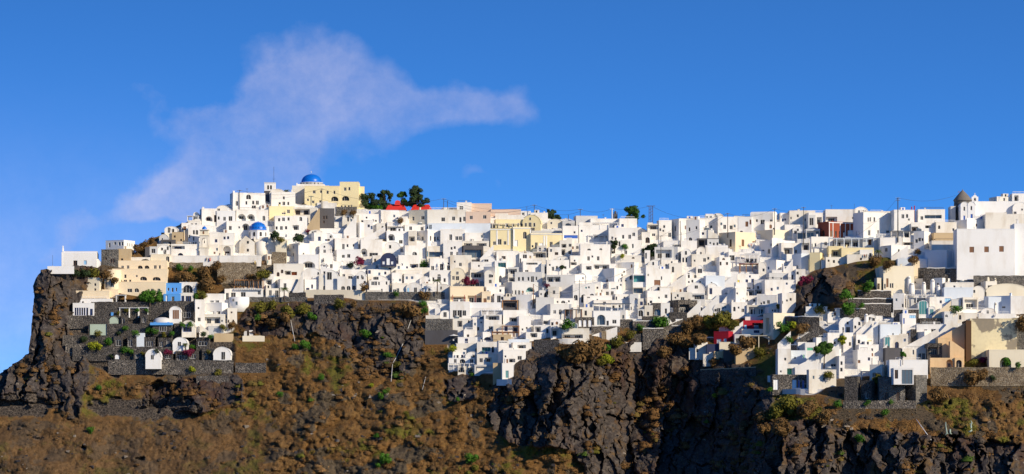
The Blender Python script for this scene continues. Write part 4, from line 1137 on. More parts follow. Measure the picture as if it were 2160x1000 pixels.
zone(1440, 560, .3, '''
R 80 270 510 548 m=dkw cap=g o=2
b 415 575 390 452 m=crimson c=425 : wE443.432.18.30 L530.415.80.24 | crimson upper house under a white canopy
b 440 572 362 394 m=w f=1 :
s 330 425 470 400 482 m=w
b 575 792 335 485 m=cream2 c=638 : L600.420.50.110 W616.440.14.60 | pale cream boxy house with tall dark shaded side openings
b 672 800 374 405 m=dk f=1 o=-1 :
b 415 580 448 500 m=w2 f=1 : W520.465.40.20
b 222 386 470 558 m=crimson c=322 : WW257.535.34.38 wE299.528.22.30 | crimson lower house with two white-framed windows
b 365 476 492 594 m=g f=1 : L420.550.94.76 | grey concrete house with dark deep openings beside the crimson house
P 465 606 494 590 n=2 m=cream2 roof=cream2 | bare concrete frame pavilion on the sandy wall
b 368 545 588 668 m=sand c=374 : | sandy concrete base wall below the open frame pavilion
b 288 370 596 664 m=slate f=1 :
b 258 372 543 614 m=cream2 f=1 :
b 170 264 558 640 m=navy f=1 :
b 80 176 545 628 m=w c=90 : 
b 45 86 582 626 m=w f=1 :
b 214 290 608 674 m=peach c=222 :
b 144 220 628 674 m=w2 f=1 :
R 256 370 432 474 m=w
R 125 515 735 800 m=dk 718 785 cap=sand
s 668 760 560 470 780 m=w o=3
b 670 760 590 775 m=w f=1 : sG690.720
R 690 802 560 640 m=dkw cap=w o=-1
s 798 962 540 430 552 m=dkw t=1.2
s 955 1050 428 500 520 m=dk t=1.2
R 660 962 362 430 m=dk cap=w
b 795 872 540 612 m=w c=810 :
b 750 870 602 700 m=bw c=762 : wG853.640.10.26 s790.650
b 862 932 543 672 m=w3 f=1 : WG895.588.42.22 wG933.648.14.30 | white house with a mint-green shuttered window beside the pine
b 925 1062 510 600 m=w c=940 : LG1040.620
b 660 812 698 798 m=w c=670 : LG755.745.40.44 s690.745
v 690 770 655 712 m=w : 
s 790 960 720 640 760 m=w
b 622 884 775 875 m=dkw c=632 : dW655.838.34.72 dE787.835.32.64 dB820.835.12.60 dB850.838.14.60 | black stone house with blue doors and a white door frame
R 598 705 775 794 m=w o=-3
R 670 860 870 900 m=g
b 878 1082 740 862 m=w2 c=888 : 
b 960 1080 690 742 m=w f=1 : d1062.690.40.40
b 1080 1140 640 780 m=w c=1100 :
b 940 1120 590 700 m=w c=1000 : dG1035.620.34.50
s 880 1100 740 560 760 m=w o=2
v 1100 1204 366 486 m=w3 : w1160.405.16.22 d1163.455.28.46 d1128.455.12.42 | white vaulted chapel-like house with a green door
b 1000 1140 478 606 m=w c=1020 : 
b 1035 1115 523 590 m=bw f=1 :
b 1110 1200 480 600 m=w c=1130 :
b 860 985 340 366 m=w2 f=1 :
''', 8)
zone(1700, 370, .3, '''
b 5 142 266 394 m=w c=20 o=2 : L40.325.40.44 L95.318.36.50
b 138 350 240 338 m=w f=1 o=1 : L180.310.80.38 n222.300.14.30 s330.300
v 195 360 236 320 m=w o=4 :
b 338 436 222 284 m=w o=5 : s400.250
b 95 342 328 438 m=rb c=160 : a125.405.50.50 dR180.410.26.44 w213.412.14.44 w243.410.18.44 w274.408.16.48 dR320.412.26.56 | brown-red mansion with white pilasters and tall windows
b 345 608 262 424 m=w c=404 : W440.310.12.32 W455.308.12.32 W485.308.14.34 w363.400.10.30 w378.400.10.30 w447.403.18.38 w513.398.12.34 w584.395.24.28
b 400 612 256 300 m=w2 o=4 :
b 606 764 246 402 m=w c=620 : w612.285.12.16 W682.288.20.30 W712.285.16.28 s725.310
b 440 560 262 300 m=w o=6 :
b 788 978 240 320 m=w f=1 : LZ895.290.120.24 w815.300
b 1018 1052 224 290 m=g o=2 :
b 725 910 340 412 m=w c=740 : L760.375.60.30 L860.360.40.20
b 900 1062 332 410 m=w2 c=915 : 
b 1058 1268 318 388 m=w c=1132 : 
b 1085 1268 320 330 m=w :
v 1088 1142 188 326 m=w3 : dB1113.300.14.36 n1113.235.12.30 
v 1138 1192 186 326 m=w3 : dB1165.293.16.42 n1163.230.12.30 
b 1185 1462 184 290 m=w3 f=1 o=2 : nB1233.290.14.30 nB1212.300 WB1278.275 | white church-like hall with blue doors beside the windmill
b 1185 1270 285 326 m=w3 f=1 : nB1233.292.14.28
b 1305 1455 156 194 m=w2 o=8 :
b 1450 1560 132 192 m=w o=8 : L1480.160.30.40
v 1455 1560 188 290 m=w : w1470.265.22.22 s1520.240
b 1262 1560 276 388 m=w2 f=1 : | plain white upper block behind the big blank hall
b 1465 1620 340 690 m=w3 f=1 o=-2 : w1520.300
b 1062 1470 380 700 m=w3 f=1 o=-4 : sR1166.522.32.40 sR1270.520.32.40 sR1375.517.32.40 | big blank white hall with three small brown windows in a row
b 890 1062 408 468 m=sand c=900 : s905.450.8.8
b 884 1064 463 549 m=w2 f=1 o=-1 :
b 845 1064 530 652 m=bw c=990 o=-2 : | plain bluish-white wall block left of the big hall
b 645 850 590 650 m=bw f=1 : 
s 648 850 610 540 625 m=bw
P 600 772 392 440 n=4 m=w2 roof=dcanvas
b 610 775 400 440 m=w f=1 o=2 : d710.420.30.30
b 665 775 438 500 m=w c=680 : L715.480.80.20
b 762 892 392 512 m=w c=832 : w800.450 w780.460
b 522 675 438 530 m=w f=1 :
b 530 720 495 580 m=w c=600 : W570.520
s 600 720 580 500 590 m=w
P 165 528 440 512 n=7 m=bw | long pale blue-grey framed pergola over the yellow wall
b 200 400 455 520 m=g f=1 o=3 : L290.480.180.40
b 400 530 448 510 m=g f=1 o=3 : LR450.470.24.40 L500.475
b 160 262 505 584 m=yel f=1 : L210.545.60.40
b 250 478 510 566 m=yel f=1 : | plain yellow wall under the long pale pergola
b 28 192 435 550 m=w c=38 : w40.500.14.40 w67.490.12.26 w140.480
b 28 138 543 655 m=yel c=100 : 
b -30 34 450 640 m=w : L10.500 s10.600
b 0 98 384 447 m=g f=1 : LZ50.415.90.50
b 120 300 575 632 m=w2 c=140 : s160.600
b 290 440 560 600 m=w2 : 
b 380 470 530 580 m=w :
b 98 200 600 640 m=w :
b 498 562 655 728 m=cream2 f=1 : 
b 525 765 640 812 m=cream2 c=545 : dR573.755.16.62 w555.780.12.34 w595.775.12.34 w610.775.12.34 wR573.715.12.30 | pale cream cliff villa with red-brown door
b 490 530 725 808 m=cream2 c=500 : L510.780.20.40
b 755 800 606 735 m=cream f=1 :
R 770 850 650 735 m=dk
b 643 712 700 800 m=cream c=650 : a655.755.24.40
B 440 782 50 m=leaf_green
R 170 616 868 932 m=dkw cap=w
R 365 600 812 856 m=dkw cap=w
B 275 835 48 m=leaf_green
b 320 368 815 858 m=w2 f=1 : wR348.840.34.34
R 200 420 940 990 m=dkw cap=w
R 400 600 905 965 m=dkw cap=w
b 455 518 915 962 m=teal f=1 :
B 300 930 55 m=leaf_green
B 395 915 26 m=leaf_green
b 828 1000 698 775 m=dk f=1 : WG905.740.22.32 WG938.735.14.28 WG970.735.26.28
v 945 1000 700 745 m=w : wG970.735.24.24
R 845 1060 655 720 m=dkw cap=w
b 1085 1140 640 720 m=w : d1128.690.14.50
b 690 1040 728 800 m=w c=960 :
b 980 1180 760 830 m=w2 : s1090.790
K 708 742 708 800 m=w
K 722 766 754 836 m=w
K 814 845 748 832 m=w
K 872 908 728 826 m=w
K 916 945 770 830 m=w
K 1050 1070 748 810 m=w
K 1262 1298 705 760 m=cream2
K 1320 1340 722 790 m=cream2
b 615 720 830 960 m=w c=690 : w680.915.14.26
P 710 912 838 930 n=3 m=w
b 720 900 862 935 m=g f=1 o=2 : L800.880.80.60
v 788 862 880 980 m=w3 : AT823.930.56.94 | white vault framing a deep teal arch
b 858 1026 858 944 m=w c=870 : WE1000.877.44.28
v 862 910 920 980 m=w : nT885.960.26.40
b 972 1176 795 880 m=bw f=1 : 
b 1168 1256 778 855 m=w2 :
b 1248 1345 748 845 m=w2 c=1265 : w1295.790.34.34
R 1180 1540 705 770 m=gstone 
v 1270 1560 762 856 m=cream2 : 
b 1270 1545 850 975 m=bw c=1440 : w1390.925.40.14
b 1083 1214 862 955 m=w2 c=1105 : L1160.905.90.66
b 1440 1560 852 985 m=w f=1 : 
b 1024 1090 875 950 m=g f=1 :
B 1057 938 40 m=leaf_green
b 940 1030 940 1000 m=w : n960.980
s 890 1020 1000 890 1010 m=cream
b 1010 1280 945 1000 m=w : s1100.970
b 0 150 930 990 m=w f=1 :
b 140 250 960 1000 m=w :
''', 9)
zone(1800, 560, .3, '''
R 286 460 312 378 m=dkw cap=w
b 328 442 345 424 m=w c=345 : dB342.390.12.44 dB356.390.10.40 WE425.360.60.20
b 470 650 372 424 m=dk f=1 o=2 :
b 618 700 328 415 m=g c=640 : n655.355.20.20
b 445 652 418 506 m=w3 f=1 : W508.468.22.38 W563.460.34.28 | white block with two dark windows under the black planter
b 172 335 418 550 m=bw c=190 : w280.487.10.24 
b 255 330 400 440 m=w : WB297.412.30.16 d235.430
b 335 436 445 526 m=w c=345 :
b 405 450 450 535 m=dk c=440 :
v 218 262 498 600 m=w : aT240.545.34.84
b 248 384 498 586 m=w2 f=1 : n306.560.28.46
s 325 600 600 450 610 m=w t=3
b 430 610 470 560 m=w c=500 :
s 585 735 500 345 520 m=w t=2
b 325 522 588 672 m=w2 c=345 : w423.610.12.34 d470.640.22.48 d497.640.22.48 
b 540 625 515 580 m=w f=1 :
b 518 624 552 660 m=dk f=1 o=-2 : L565.600.80.50
b 595 690 515 668 m=peach f=1 : 
s 680 780 530 600 720 m=peach t=5
b 540 718 658 724 m=peach f=1 o=-3 : A677.685.46.76 | low peach wall block with a tall arched opening
b 714 776 650 720 m=peach f=1 o=-3 : a743.690.40.52
s 610 830 512 390 670 m=peach t=6 o=3
b 60 220 440 520 m=w c=130 : 
b 80 140 518 560 m=w f=1 : WY110.540.40.28 WY115.580.30.12 | small white house with yellow shutters
b 20 180 560 650 m=w c=40 : s100.600
s 150 240 640 560 650 m=w
s 20 130 480 380 520 m=w
K 75 108 340 430 m=w
K 140 178 395 520 m=w
v 0 52 365 505 m=w : 
v 100 160 345 400 m=w :
b 0 100 490 600 m=w c=20 :
s 50 175 520 400 540 m=w
b 180 330 405 440 m=w2 : WE296.412.30.18
b 212 338 584 684 m=slate c=225 : 
s 265 335 630 670 680 m=w
b 118 254 698 812 m=w2 c=200 o=-6 : L165.780.60.50
P 58 185 745 790 n=2 m=w3 roof=canvas
b 80 180 640 700 m=w c=90 : d120.670.30.40
b 254 524 668 792 m=w3 f=1 o=-12 fd=.2 : |  white villa front with tall dark slate storeys around its base
b 10 130 600 720 m=w c=30 : 
b 284 424 728 834 m=w3 f=1 o=-24 fd=.2 : W303.765.24.62 dZ378.780.76.92 | white projecting bay with huge two-leaf glass door and slim window
b 183 364 788 980 m=gstone f=1 : d235.930.30.72 d315.930.22.74 | grey stone lower storey with two narrow doors beneath the glass-door villa
b 358 524 772 975 m=gstone c=440 : 
b 58 188 812 950 m=dk c=125 : w95.915.26.40
b -60 62 785 950 m=dk c=30 :
R -70 440 950 1000 m=dkw
b 820 1150 378 655 m=stain f=1 : | tall yellow stained retaining facade with grey bare patches
b 1125 1300 370 640 m=gstone f=1 o=1 : 
b 792 830 395 670 m=umber f=1 : | narrow dark brown pier at the stained wall's left edge
b 700 900 338 384 m=w2 f=1 : n750.365
b 880 1140 340 384 m=w f=1 :
b 955 1220 600 716 m=cream2 f=1 o=-4 : A1070.680.80.70 | low cream house with a broad arched door below the stained wall
R 545 1330 722 815 m=stone o=-3 cap=stone
K 988 1010 258 345 m=w2
b 935 1112 228 350 m=bw c=950 o=3 : w1070.300.14.14
v 900 1000 300 350 m=w :
''', 10)
zone(880, 560, .3, '''
b 215 468 154 266 m=cream c=232 : L285.236.110.36 sR285.205.20.30 L410.236.110.50 | cream terrace hotel with long brown-railed veranda
b 455 518 190 268 m=cream f=1 : dR477.249.22.36 w500.230
b 230 372 258 372 m=w f=1 : W264.340.28.52 W298.340.32.52 W331.335.26.38 | white house with three tall grey windows under the cream hotel
b 366 592 268 344 m=w3 f=1 : L415.335.90.40 
v 153 238 316 374 m=w c=160 : n196.345.24.36
b 60 162 352 380 m=w2 f=1 : 
v 125 162 290 335 m=w :
b 600 715 248 304 m=slate f=1 : L655.278.96.34
P 600 705 245 304 n=1 m=woodl
b 370 600 300 350 m=w f=1 :
P 452 590 312 380 n=3 m=w3
R 58 250 375 458 m=gstone
R 55 285 455 545 m=slate
b 246 392 378 442 m=w2 f=1 : L300.410.34.42 n362.395.14.20
b 385 475 380 474 m=w c=392 : w429.445.18.28 s450.400
b 470 595 350 474 m=w f=1 : L530.365.96.36 W515.445.24.34 L560.395.40.30
b 588 768 318 424 m=w c=605 : w723.348.14.20 L690.380.84.28
b 700 800 360 480 m=w c=715 : s770.440 s740.450 s775.445
b 535 722 425 494 m=w2 f=1 : W625.445.22.34 L690.450.40.50
b 534 660 490 534 m=sand f=1 : W598.515.22.26
P 598 716 424 500 n=1 m=woodl
P 528 720 468 492 n=5 m=woodl roof=woodl
b 318 410 458 515 m=w c=328 :
b 286 462 508 556 m=w f=1 : W346.530.22.32 n455.525.14.28
b 440 560 475 540 m=w : a495.515.50.24
b 276 430 550 615 m=w2 f=1 : W335.598.22.28 w415.595.14.26
P 274 440 548 578 n=5 m=w3
b 420 566 538 628 m=w f=1 : LT485.595.60.42 w532.592.18.42
b 560 645 530 694 m=w c=572 : W598.540.70.8
b 234 345 595 664 m=w c=250 : 
b 340 435 608 668 m=w :
b 420 570 628 712 m=w2 f=1 : W449.667.24.30 L500.663.50.30
b 222 405 655 718 m=w f=1 : W267.672.20.28 W383.672.24.28 a318.668
P 220 405 688 714 n=5 m=w3 o=-4
b 286 404 713 766 m=w2 f=1 : W310.735.44.36 L375.740.40.40
b 403 540 706 740 m=g f=1 : L470.725.110.28
b 594 764 598 694 m=w c=605 : L655.668.70.26 s620.640 W720.650
b 533 595 690 802 m=sand f=1 : | plain sand-coloured wall between the hotel and the teal-door cell
b 590 678 688 808 m=w c=598 : wT632.765.22.52 | white cliff-foot cell with a teal door at the edge
R 558 665 800 812 m=w o=-2
b 660 805 545 624 m=w c=672 : W670.590.20.22 L735.570.60.24
b 640 790 520 560 m=bw f=1 : 
b 752 905 470 525 m=w c=765 : L820.490.50.30 L870.500
b 870 942 350 424 m=w c=885 : L905.400.40.24
b 820 935 420 480 m=w f=1 : n915.460 L850.450.40.40
b 930 1025 430 510 m=w c=940 : L970.470.50.50
b 1018 1210 450 520 m=w2 f=1 : L1090.498.150.26 
b 1055 1130 400 455 m=w : aZ1110.430
B 1062 410 50 m=leaf_green
R 820 1000 522 600 m=dkw
R 990 1160 515 540 m=g o=-1
b 935 1010 380 430 m=w :
''', 11)
zone(1200, 560, .3, '''
R 160 360 428 462 m=dkw cap=g
s 160 340 500 440 510 m=w t=1
R 230 330 460 510 m=stone
R 360 450 380 430 m=dkw
R 450 580 392 448 m=dkw cap=g
R 520 665 445 560 m=dkw cap=g
R 400 510 540 575 m=g
R 660 800 432 500 m=dkw 380 440 cap=g
R 570 680 392 448 m=dkw 345 400 cap=g
s 675 750 345 440 452 m=w t=1
R 440 600 480 530 m=dk
R 930 1210 740 800 m=dk
B 660 400 50 m=leaf_green
''', 12)
# ---------------------------------------------------------------- churches, windmill, chapel
def at(px, py, off=0): 
    D = TDp(px, py)+off; return P(px, py, D), (YC+D)/KP, D
def panebox(rt, x, y, z, w, h, mat='glass', name='window', arch=True, ang=0):
    m = MB(); pr = ([(-w/2, 0), (w/2, 0)]+ell(-w/2, w/2, h-w/2, h, 8)) if arch else [(-w/2,0),(w/2,0),(w/2,h),(-w/2,h)]
    m.prism(pr, -.06, .3, mat); o = m.build(name, rt); o.location = (x, y, z); o.rotation_euler = (0, 0, ang); return o
def dome_profile(r, h, z0, tip=0.5, n=9):
    pr = [(r*1.04, z0), (r*1.04, z0+.18)]
    for i in range(n+1):
        a = math.pi/2*i/n; pr.append((max(.02, r*math.cos(a)**.92), z0+.18+h*math.sin(a)))
    pr[-1] = (.16, z0+.18+h); pr.append((.05, z0+.18+h+tip)); return pr
def lower_church():
    loc, s, D = at(540, 540, 1.0); rt = empty('domed_church', loc)
    X = lambda px: (px-540)*s
    Z = lambda py: (540-py)*s
    nave = MB(); x0, x1, pk = X(505), X(537), X(518)
    nave.prism([(x0, -2), (x1, -2), (x1, Z(511)), (pk, Z(497)), (x0, Z(511))], 0, 13, 'w2'); nave.build('wall', rt)
    b = MB(); b.box(X(491), x0-.003, 2.0, 12, -2, Z(511), 'w2'); b.prism([(X(491), Z(511)+.004), (x0-.003, Z(511)+.004), (x0-.003, Z(505))], 2.0, 12, 'w2'); b.build('side_aisle', rt)
    b = MB(); b.lathe([((X(563)-x1)/2, -2), ((X(563)-x1)/2, Z(511)), (.5, Z(507))], 'w2', (x1+X(563))/2, 2.4, 20); b.build('apse', rt)
    b = MB(); b.box(x1+.003, X(563), 3, 13, -2, Z(508), 'w2'); b.prism([(X(563)+.003, -2), (X(586), -2), (X(582), Z(511)), (X(571), Z(497)), (X(563)+.003, Z(511))], 1.5, 12, 'w2')
    b.box(x1-.5, X(563)+.4, 3.2, 12.4, Z(508)+.004, Z(499), 'w2'); b.build('transept', rt)
    cx = X(542); d = MB(); r = 19.5*s; d.lathe([(r, Z(503)), (r, Z(485)), (r*1.06, Z(485)), (r*1.06, Z(484))], 'w3', cx, 7, 8, False); d.build('drum', rt)
    d = MB(); d.lathe(dome_profile(18*s, 17.2*s, Z(484)), 'domeblue', cx, 7, 28)
    dm = d.build('dome', rt)
    d = MB()
    for k in range(10):
        a = math.pi*(1+.05+.1*k); 
        for el in (.28, .75):
            q = 18*s*math.cos(el)*1.0; x, y, z = cx+q*math.cos(a), 7+q*math.sin(a), Z(484)+.2+17.2*s*math.sin(el)
            d.box(x-.13, x+.13, y-.2, y+.2, z-.13, z+.13, 'navy')
    d.build('vents', dm)
    for k in range(8):
        a = math.pi*(1+(k+.5)/8*2) ; 
        if math.sin(a) > .3: continue
        panebox(rt, cx+math.cos(a)*r*.94, 7+math.sin(a)*r*.94, Z(497), 4.4*s, 9*s, 'glass', 'window', True, a+math.pi/2)
    panebox(rt, X(523), 0, Z(514), 4.2*s, 5.6*s, 'glass', 'window', False); panebox(rt, X(523), 0, Z(530.5), 4.2*s, 5.6*s, 'glass', 'window', False)
    panebox(rt, X(497), 2, Z(538), 4*s, 6*s, 'glass', 'door', False)
    tag(rt, 'white church with bright blue studded dome standing on the long parapet terrace', 'church')
lower_church()
zone(340, 340, .3, '''
b 400 508 593 672 m=w2 f=1 o=1 : A462.632.54.76 s410.655.10.20
''', 41)
def campanile():
    loc, s, D = at(430.5, 546, -1.5); rt = empty('bell_tower', loc); h = lambda a: (546-a)*s
    b = MB(); b.box(-9.5*s, 9.5*s, 0, 19*s, -2, h(523), 'w2'); b.box(-10.5*s, 10.5*s, -.2, 19*s+.2, h(523)+.003, h(521.5), 'cream2')
    b.build('base', rt)
    for x in (-9, 5.2):
        b = MB(); b.box(x*s, (x+3.8)*s, .1, .1+3.8*s, h(521.5)+.003, h(497), 'w2'); b.build('pillar', rt)
        b = MB(); b.box(x*s, (x+3.8)*s, 19*s-3.8*s, 19*s-.1, h(521.5)+.003, h(497), 'w2'); b.build('pillar', rt)
    for y in (.1, 19*s-3.8*s):
        b = MB(); b.prism([(-5.2*s, h(507)), (5.2*s, h(507))][:0]+[(5.2*s, h(508)), (5.2*s, h(497)), (-5.2*s, h(497)), (-5.2*s, h(508))]+[(x, z) for x, z in reversed(ell(-5.2*s, 5.2*s, h(508), h(501.5), 8))][1:-1], y, y+3.7*s, 'w2'); b.build('arch', rt)
    b = MB(); b.box(-10.5*s, 10.5*s, -.2, 19*s+.2, h(497)+.003, h(495.5), 'cream2'); b.box(-8.6*s, 8.6*s, .5, 18*s, h(495.5)+.003, h(485.5), 'cream2'); b.box(-10*s, 10*s, -.1, 19*s, h(485.5)+.003, h(484), 'cream2'); b.build('belfry', rt)
    panebox(rt, -1.5*s, .5, h(493.5), 3.6*s, 6*s, 'wood', 'window')
    d = MB(); d.lathe(dome_profile(5*s, 6*s, h(484)+.01, .4), 'domeblue', -.2*s, 9*s, 18); d.build('dome', rt)
    d = MB(); d.lathe([(1.2*s, h(512)), (1.0*s, h(509)), (.4*s, h(507))], 'metal', 0, 9*s, 10); d.tube([(0, 9*s, h(507)), (0, 9*s, h(497))], .06, 'metal'); d.build('bell', rt)
    tag(rt, 'tall white three-tier bell tower with a small blue dome and open arch', 'bell tower')
campanile()
def upper_church():
    loc, s, D = at(655, 436, 12.0); rt = empty('domed_church', loc); h = lambda a: (436-a)*s; X = lambda a: (a-655)*s
    b = MB(); b.box(X(616), X(694), 0, 14, -3, h(391.5), 'w2'); b.build('wall', rt)
    b = MB(); b.box(X(628), X(684), 1, 13, h(391.5)+.003, h(388), 'w'); b.box(X(625), X(627.5), .3, 1.2, h(391.5)+.003, h(386), 'w'); b.build('roof', rt)
    r = 24*s; d = MB(); d.lathe([(r, h(388)+.003), (r, h(383.5)), (r*1.03, h(383.5)), (r*1.03, h(382.8))], 'w3', 0, 7.5, 24); d.build('drum', rt)
    for k in range(9):
        a = math.pi*(1+(k+.5)/9); panebox(rt, math.cos(a)*r*.985, 7.5+math.sin(a)*r*.985, h(387.5), 2.4*s, 3.6*s, 'glass', 'window', False, a+math.pi/2)
    d = MB(); d.lathe(dome_profile(21.5*s, 17.2*s, h(382.8), .6), 'domeblue', 0, 7.5, 30); dm = d.build('dome', rt)
    c = MB(); z = h(382.8)+17.2*s+.6; c.box(-.07, .07, 7.43, 7.57, z, z+1.1, 'frame'); c.box(-.35, .35, 7.43, 7.57, z+.6, z+.74, 'frame'); c.build('cross', dm)
    tag(rt, 'hilltop church with large smooth blue dome behind the yellow mansion', 'church')
upper_church()
def belfry():
    loc, s, D = at(569, 426, 9.0); rt = empty('bell_tower', loc); h = lambda a: (426-a)*s
    b = MB(); b.box(-12*s, 10*s, 0, 20*s, -2, h(402.5), 'slate'); b.build('base', rt)
    b = MB(); T = lambda u, d, v: (-11.5*s+u, .2+d, h(402.5)+.003+v)
    w, hh = 23*s, 16.5*s
    facade(b, w, hh, [(6*s, 9.8*s, 3*s, 12*s, True, 1.0), (12*s, 15.8*s, 3*s, 12*s, True, 1.0)], 'w', T)
    z0, z1 = h(402.5)+.003, h(402.5)+.003+hh
    b.face([(-11.5*s, 20*s, z0), (-11.5*s, .2, z0), (-11.5*s, .2, z1), (-11.5*s, 20*s, z1)], 'w'); b.face([(11.5*s, .2, z0), (11.5*s, 20*s, z0), (11.5*s, 20*s, z1), (11.5*s, .2, z1)], 'w')
    b.face([(11.5*s, 20*s, z0), (-11.5*s, 20*s, z0), (-11.5*s, 20*s, z1), (11.5*s, 20*s, z1)], 'w'); b.box(-12*s, 12*s, 0, 20.5*s, z1+.003, z1+.3, 'g'); b.build('wall', rt)
    b = MB(); b.box(-6*s, -1*s, 1.1, 1.3, z0+2.8*s, z0+12.5*s, 'glass'); b.box(.2*s, 5*s, 1.1, 1.3, z0+2.8*s, z0+12.5*s, 'glass'); b.build('window', rt)
    b = MB(); b.tube([(8*s, 10*s, z1), (8*s, 10*s, z1+35*s)], .07, 'metal', 5); b.tube([(5*s, 10*s, z1+9*s), (11*s, 10*s, z1+9*s)], .05, 'metal', 5); b.build('antenna', rt)
    tag(rt, 'square white belfry with two dark arches on a black base, carrying an antenna', 'bell tower')
belfry()
def windmill():
    loc, s, D = at(2033, 470, 8); rt = empty('windmill', loc); h = lambda a: (470-a)*s
    r = 18.5*s; t = MB(); t.lathe([(r*1.06, -2), (r, h(430)), (r*.98, h(421))], 'gstone', 0, r, 28); t.build('tower', rt)
    c = MB(); pr = [(r*1.06, h(423)), (r*1.08, h(421)), (r*.62, h(410.5)), (.2, h(399.5)), (.04, h(397.5))]; c.lathe(pr, 'thatch', 0, r, 28); c.build('roof', rt)
    q = MB(); q.tube([(-5*s, r, h(404)), (-11*s, r*.2, h(404.5))], .12, 'wood', 6); q.tube([(-9*s, r*.5, h(402)), (-12.5*s, -.1, h(407))], .08, 'wood', 5); q.build('axle', rt)
    panebox(rt, 5*s, .35, h(432), 3.4*s, 7*s, 'glass', 'window', False)
    tag(rt, 'old round stone windmill with a conical thatched cap and no sails', 'windmill')
    loc, s, D = at(2056.5, 426, 3); b = empty('bell_gable', loc); m = MB(); w = 7*s
    facade(m, 2*w, 11*s, [(w-2.3*s, w+2.3*s, 2*s, 9*s, True, .6)], 'w3', lambda u, d, v: (u-w, d, v))
    m.prism([(-w*.72, 11*s+.003), (w*.72, 11*s+.003), (w*.3, 14.5*s), (-w*.3, 14.5*s)], 0, .6, 'w3'); m.box(-w, -w+.1, .01, .6, 0, 11*s, 'w3'); m.box(w-.1, w, .01, .6, 0, 11*s, 'w3')
    m.box(-.09, .09, .2, .4, 14.5*s+.003, 19*s, 'w3'); m.box(-1.5*s, 1.5*s, .2, .4, 17*s, 17.6*s, 'w3'); m.build('wall', b)
    k = MB(); k.lathe([(1.4*s, 4*s), (1.1*s, 6*s), (.3*s, 7.5*s)], 'metal', 0, .3, 10); k.build('bell', b)
    tag(b, 'small white bell gable with a cross on the church roof in front of the windmill', 'bell gable')
windmill()
def chapel():
    loc, s, D = at(168, 563, 2.0); rt = empty('chapel', loc); X = lambda a: (a-168)*s; h = lambda a: (563-a)*s
    m = MB(); ops = [(X(154.8)-X(132), X(163.2)-X(132), h(562), h(549.5), False, .35), (X(176.8)-X(132), X(182.8)-X(132), h(558), h(549.5), False, .3)]
    w = X(204)-X(132); H = h(533.5); T = lambda u, d, v: (X(132)+u, d, v)
    facade(m, w, H, ops, 'w3', T); m.face([(X(132),0,-2),(X(204),0,-2),(X(204),0,0),(X(132),0,0)], 'w3')
    m.face([(X(204),0,-2),(X(204),7,-2),(X(204),7,H),(X(204),0,H)], 'w3'); m.face([(X(132),7,-2),(X(132),0,-2),(X(132),0,H),(X(132),7,H)], 'w3'); m.face([(X(204),7,-2),(X(132),7,-2),(X(132),7,H),(X(204),7,H)], 'w3'); m.build('wall', rt)
    r = MB(); pts = [(0, H), (1, H+.55), (3.5, H+1.0), (6, H+.55), (7, H)]
    for i in range(4): r.face([(X(132), pts[i][0], pts[i][1]+.003), (X(203), pts[i][0], pts[i][1]+.003), (X(203), pts[i+1][0], pts[i+1][1]+.003), (X(132), pts[i+1][0], pts[i+1][1]+.003)], 'w3', True)
    r.face([(X(203), p[0], p[1]+.003) for p in pts], 'w3'); r.build('roof', rt)
    g = MB(); g.box(X(129.8), X(132)-.01, -.2, 7.2, -2, h(532), 'w3'); g.box(X(129.8), X(132)-.01, 2.2, 4.8, h(532)+.003, h(523), 'w3'); g.box(X(129.9), X(132)-.05, 3.0, 4.0, h(523)+.003, h(517.5), 'w3'); g.build('bell_gable', rt)
    u = ops[0]; pane(rt, T, u[0], u[1], u[2], u[3], .3, 'glass', 'wood', 'door'); u = ops[1]; pane(rt, T, u[0], u[1], u[2], u[3], .25, 'lightb', 'bluep', 'window')
    tag(rt, 'long low white chapel with tall thin bell gable at the cliff top edge', 'chapel')
    loc, s, D = at(100, 568, 0)
    mb = MB(); mb.box(0, 56*s, 0, .6, -2, 6.5*s, 'w3'); o = mb.build('boundary_wall', None, P(100, 568, D)); tag(o, 'low white boundary wall running along the clifftop beside the chapel', 'wall')
    mb = MB(); mb.prism([(0,-1),(18*s,-1),(18*s,4*s),(12*s,5*s),(4*s,14*s),(0,14*s)], 0, 3, 'w3'); o = mb.build('stepped_wall', None, P(203, 560, TDp(203, 560)+1)); tag(o, 'short white sloping buttress wall at the right end of the chapel', 'wall')
    m = MB(); m.tube([(0,0,-1),(0,0,24*s)], .06, 'metal', 5); m.box(-.25, .25, -.25, .25, -1, .3, 'g'); o = m.build('antenna_mast', None, P(111, 562, TDp(111, 562))); tag(o, 'thin mast standing on the cliff left of the chapel', 'mast')
chapel()
def flatdome():
    loc, s, D = at(341, 700, -5); rt = empty('domed_cave_house', loc); X = lambda a: (a-341)*s; h = lambda a: (700-a)*s
    m = MB(); r = 20*s; m.lathe([(r, h(681)), (r, h(680)), (r*.93, h(675.5)), (r*.7, h(671)), (r*.35, h(669)), (.05, h(668.6))], 'g', 0, r*.8, 28); m.build('dome', rt)
    m = MB(); m.box(X(317), X(365), -.9, .0, h(686), h(680.5), 'blue'); m.box(X(325), X(357), .01, .6, h(686), h(679.5), 'blue'); m.build('parapet', rt)
    m = MB(); m.box(X(322), X(362), 0.02, 2*r, -2, h(680.6), 'dk'); m.build('wall', rt)
    T = lambda u, d, v: (X(336)+u, d, v); pane(rt, T, 0, 15*s, h(699), h(688), -.02, 'glass', 'frame', 'window')
    tag(rt, 'pale shallow dome with sky-blue parapet among the black stone terraces', 'house', 'houses on the white hillside village')
flatdome()
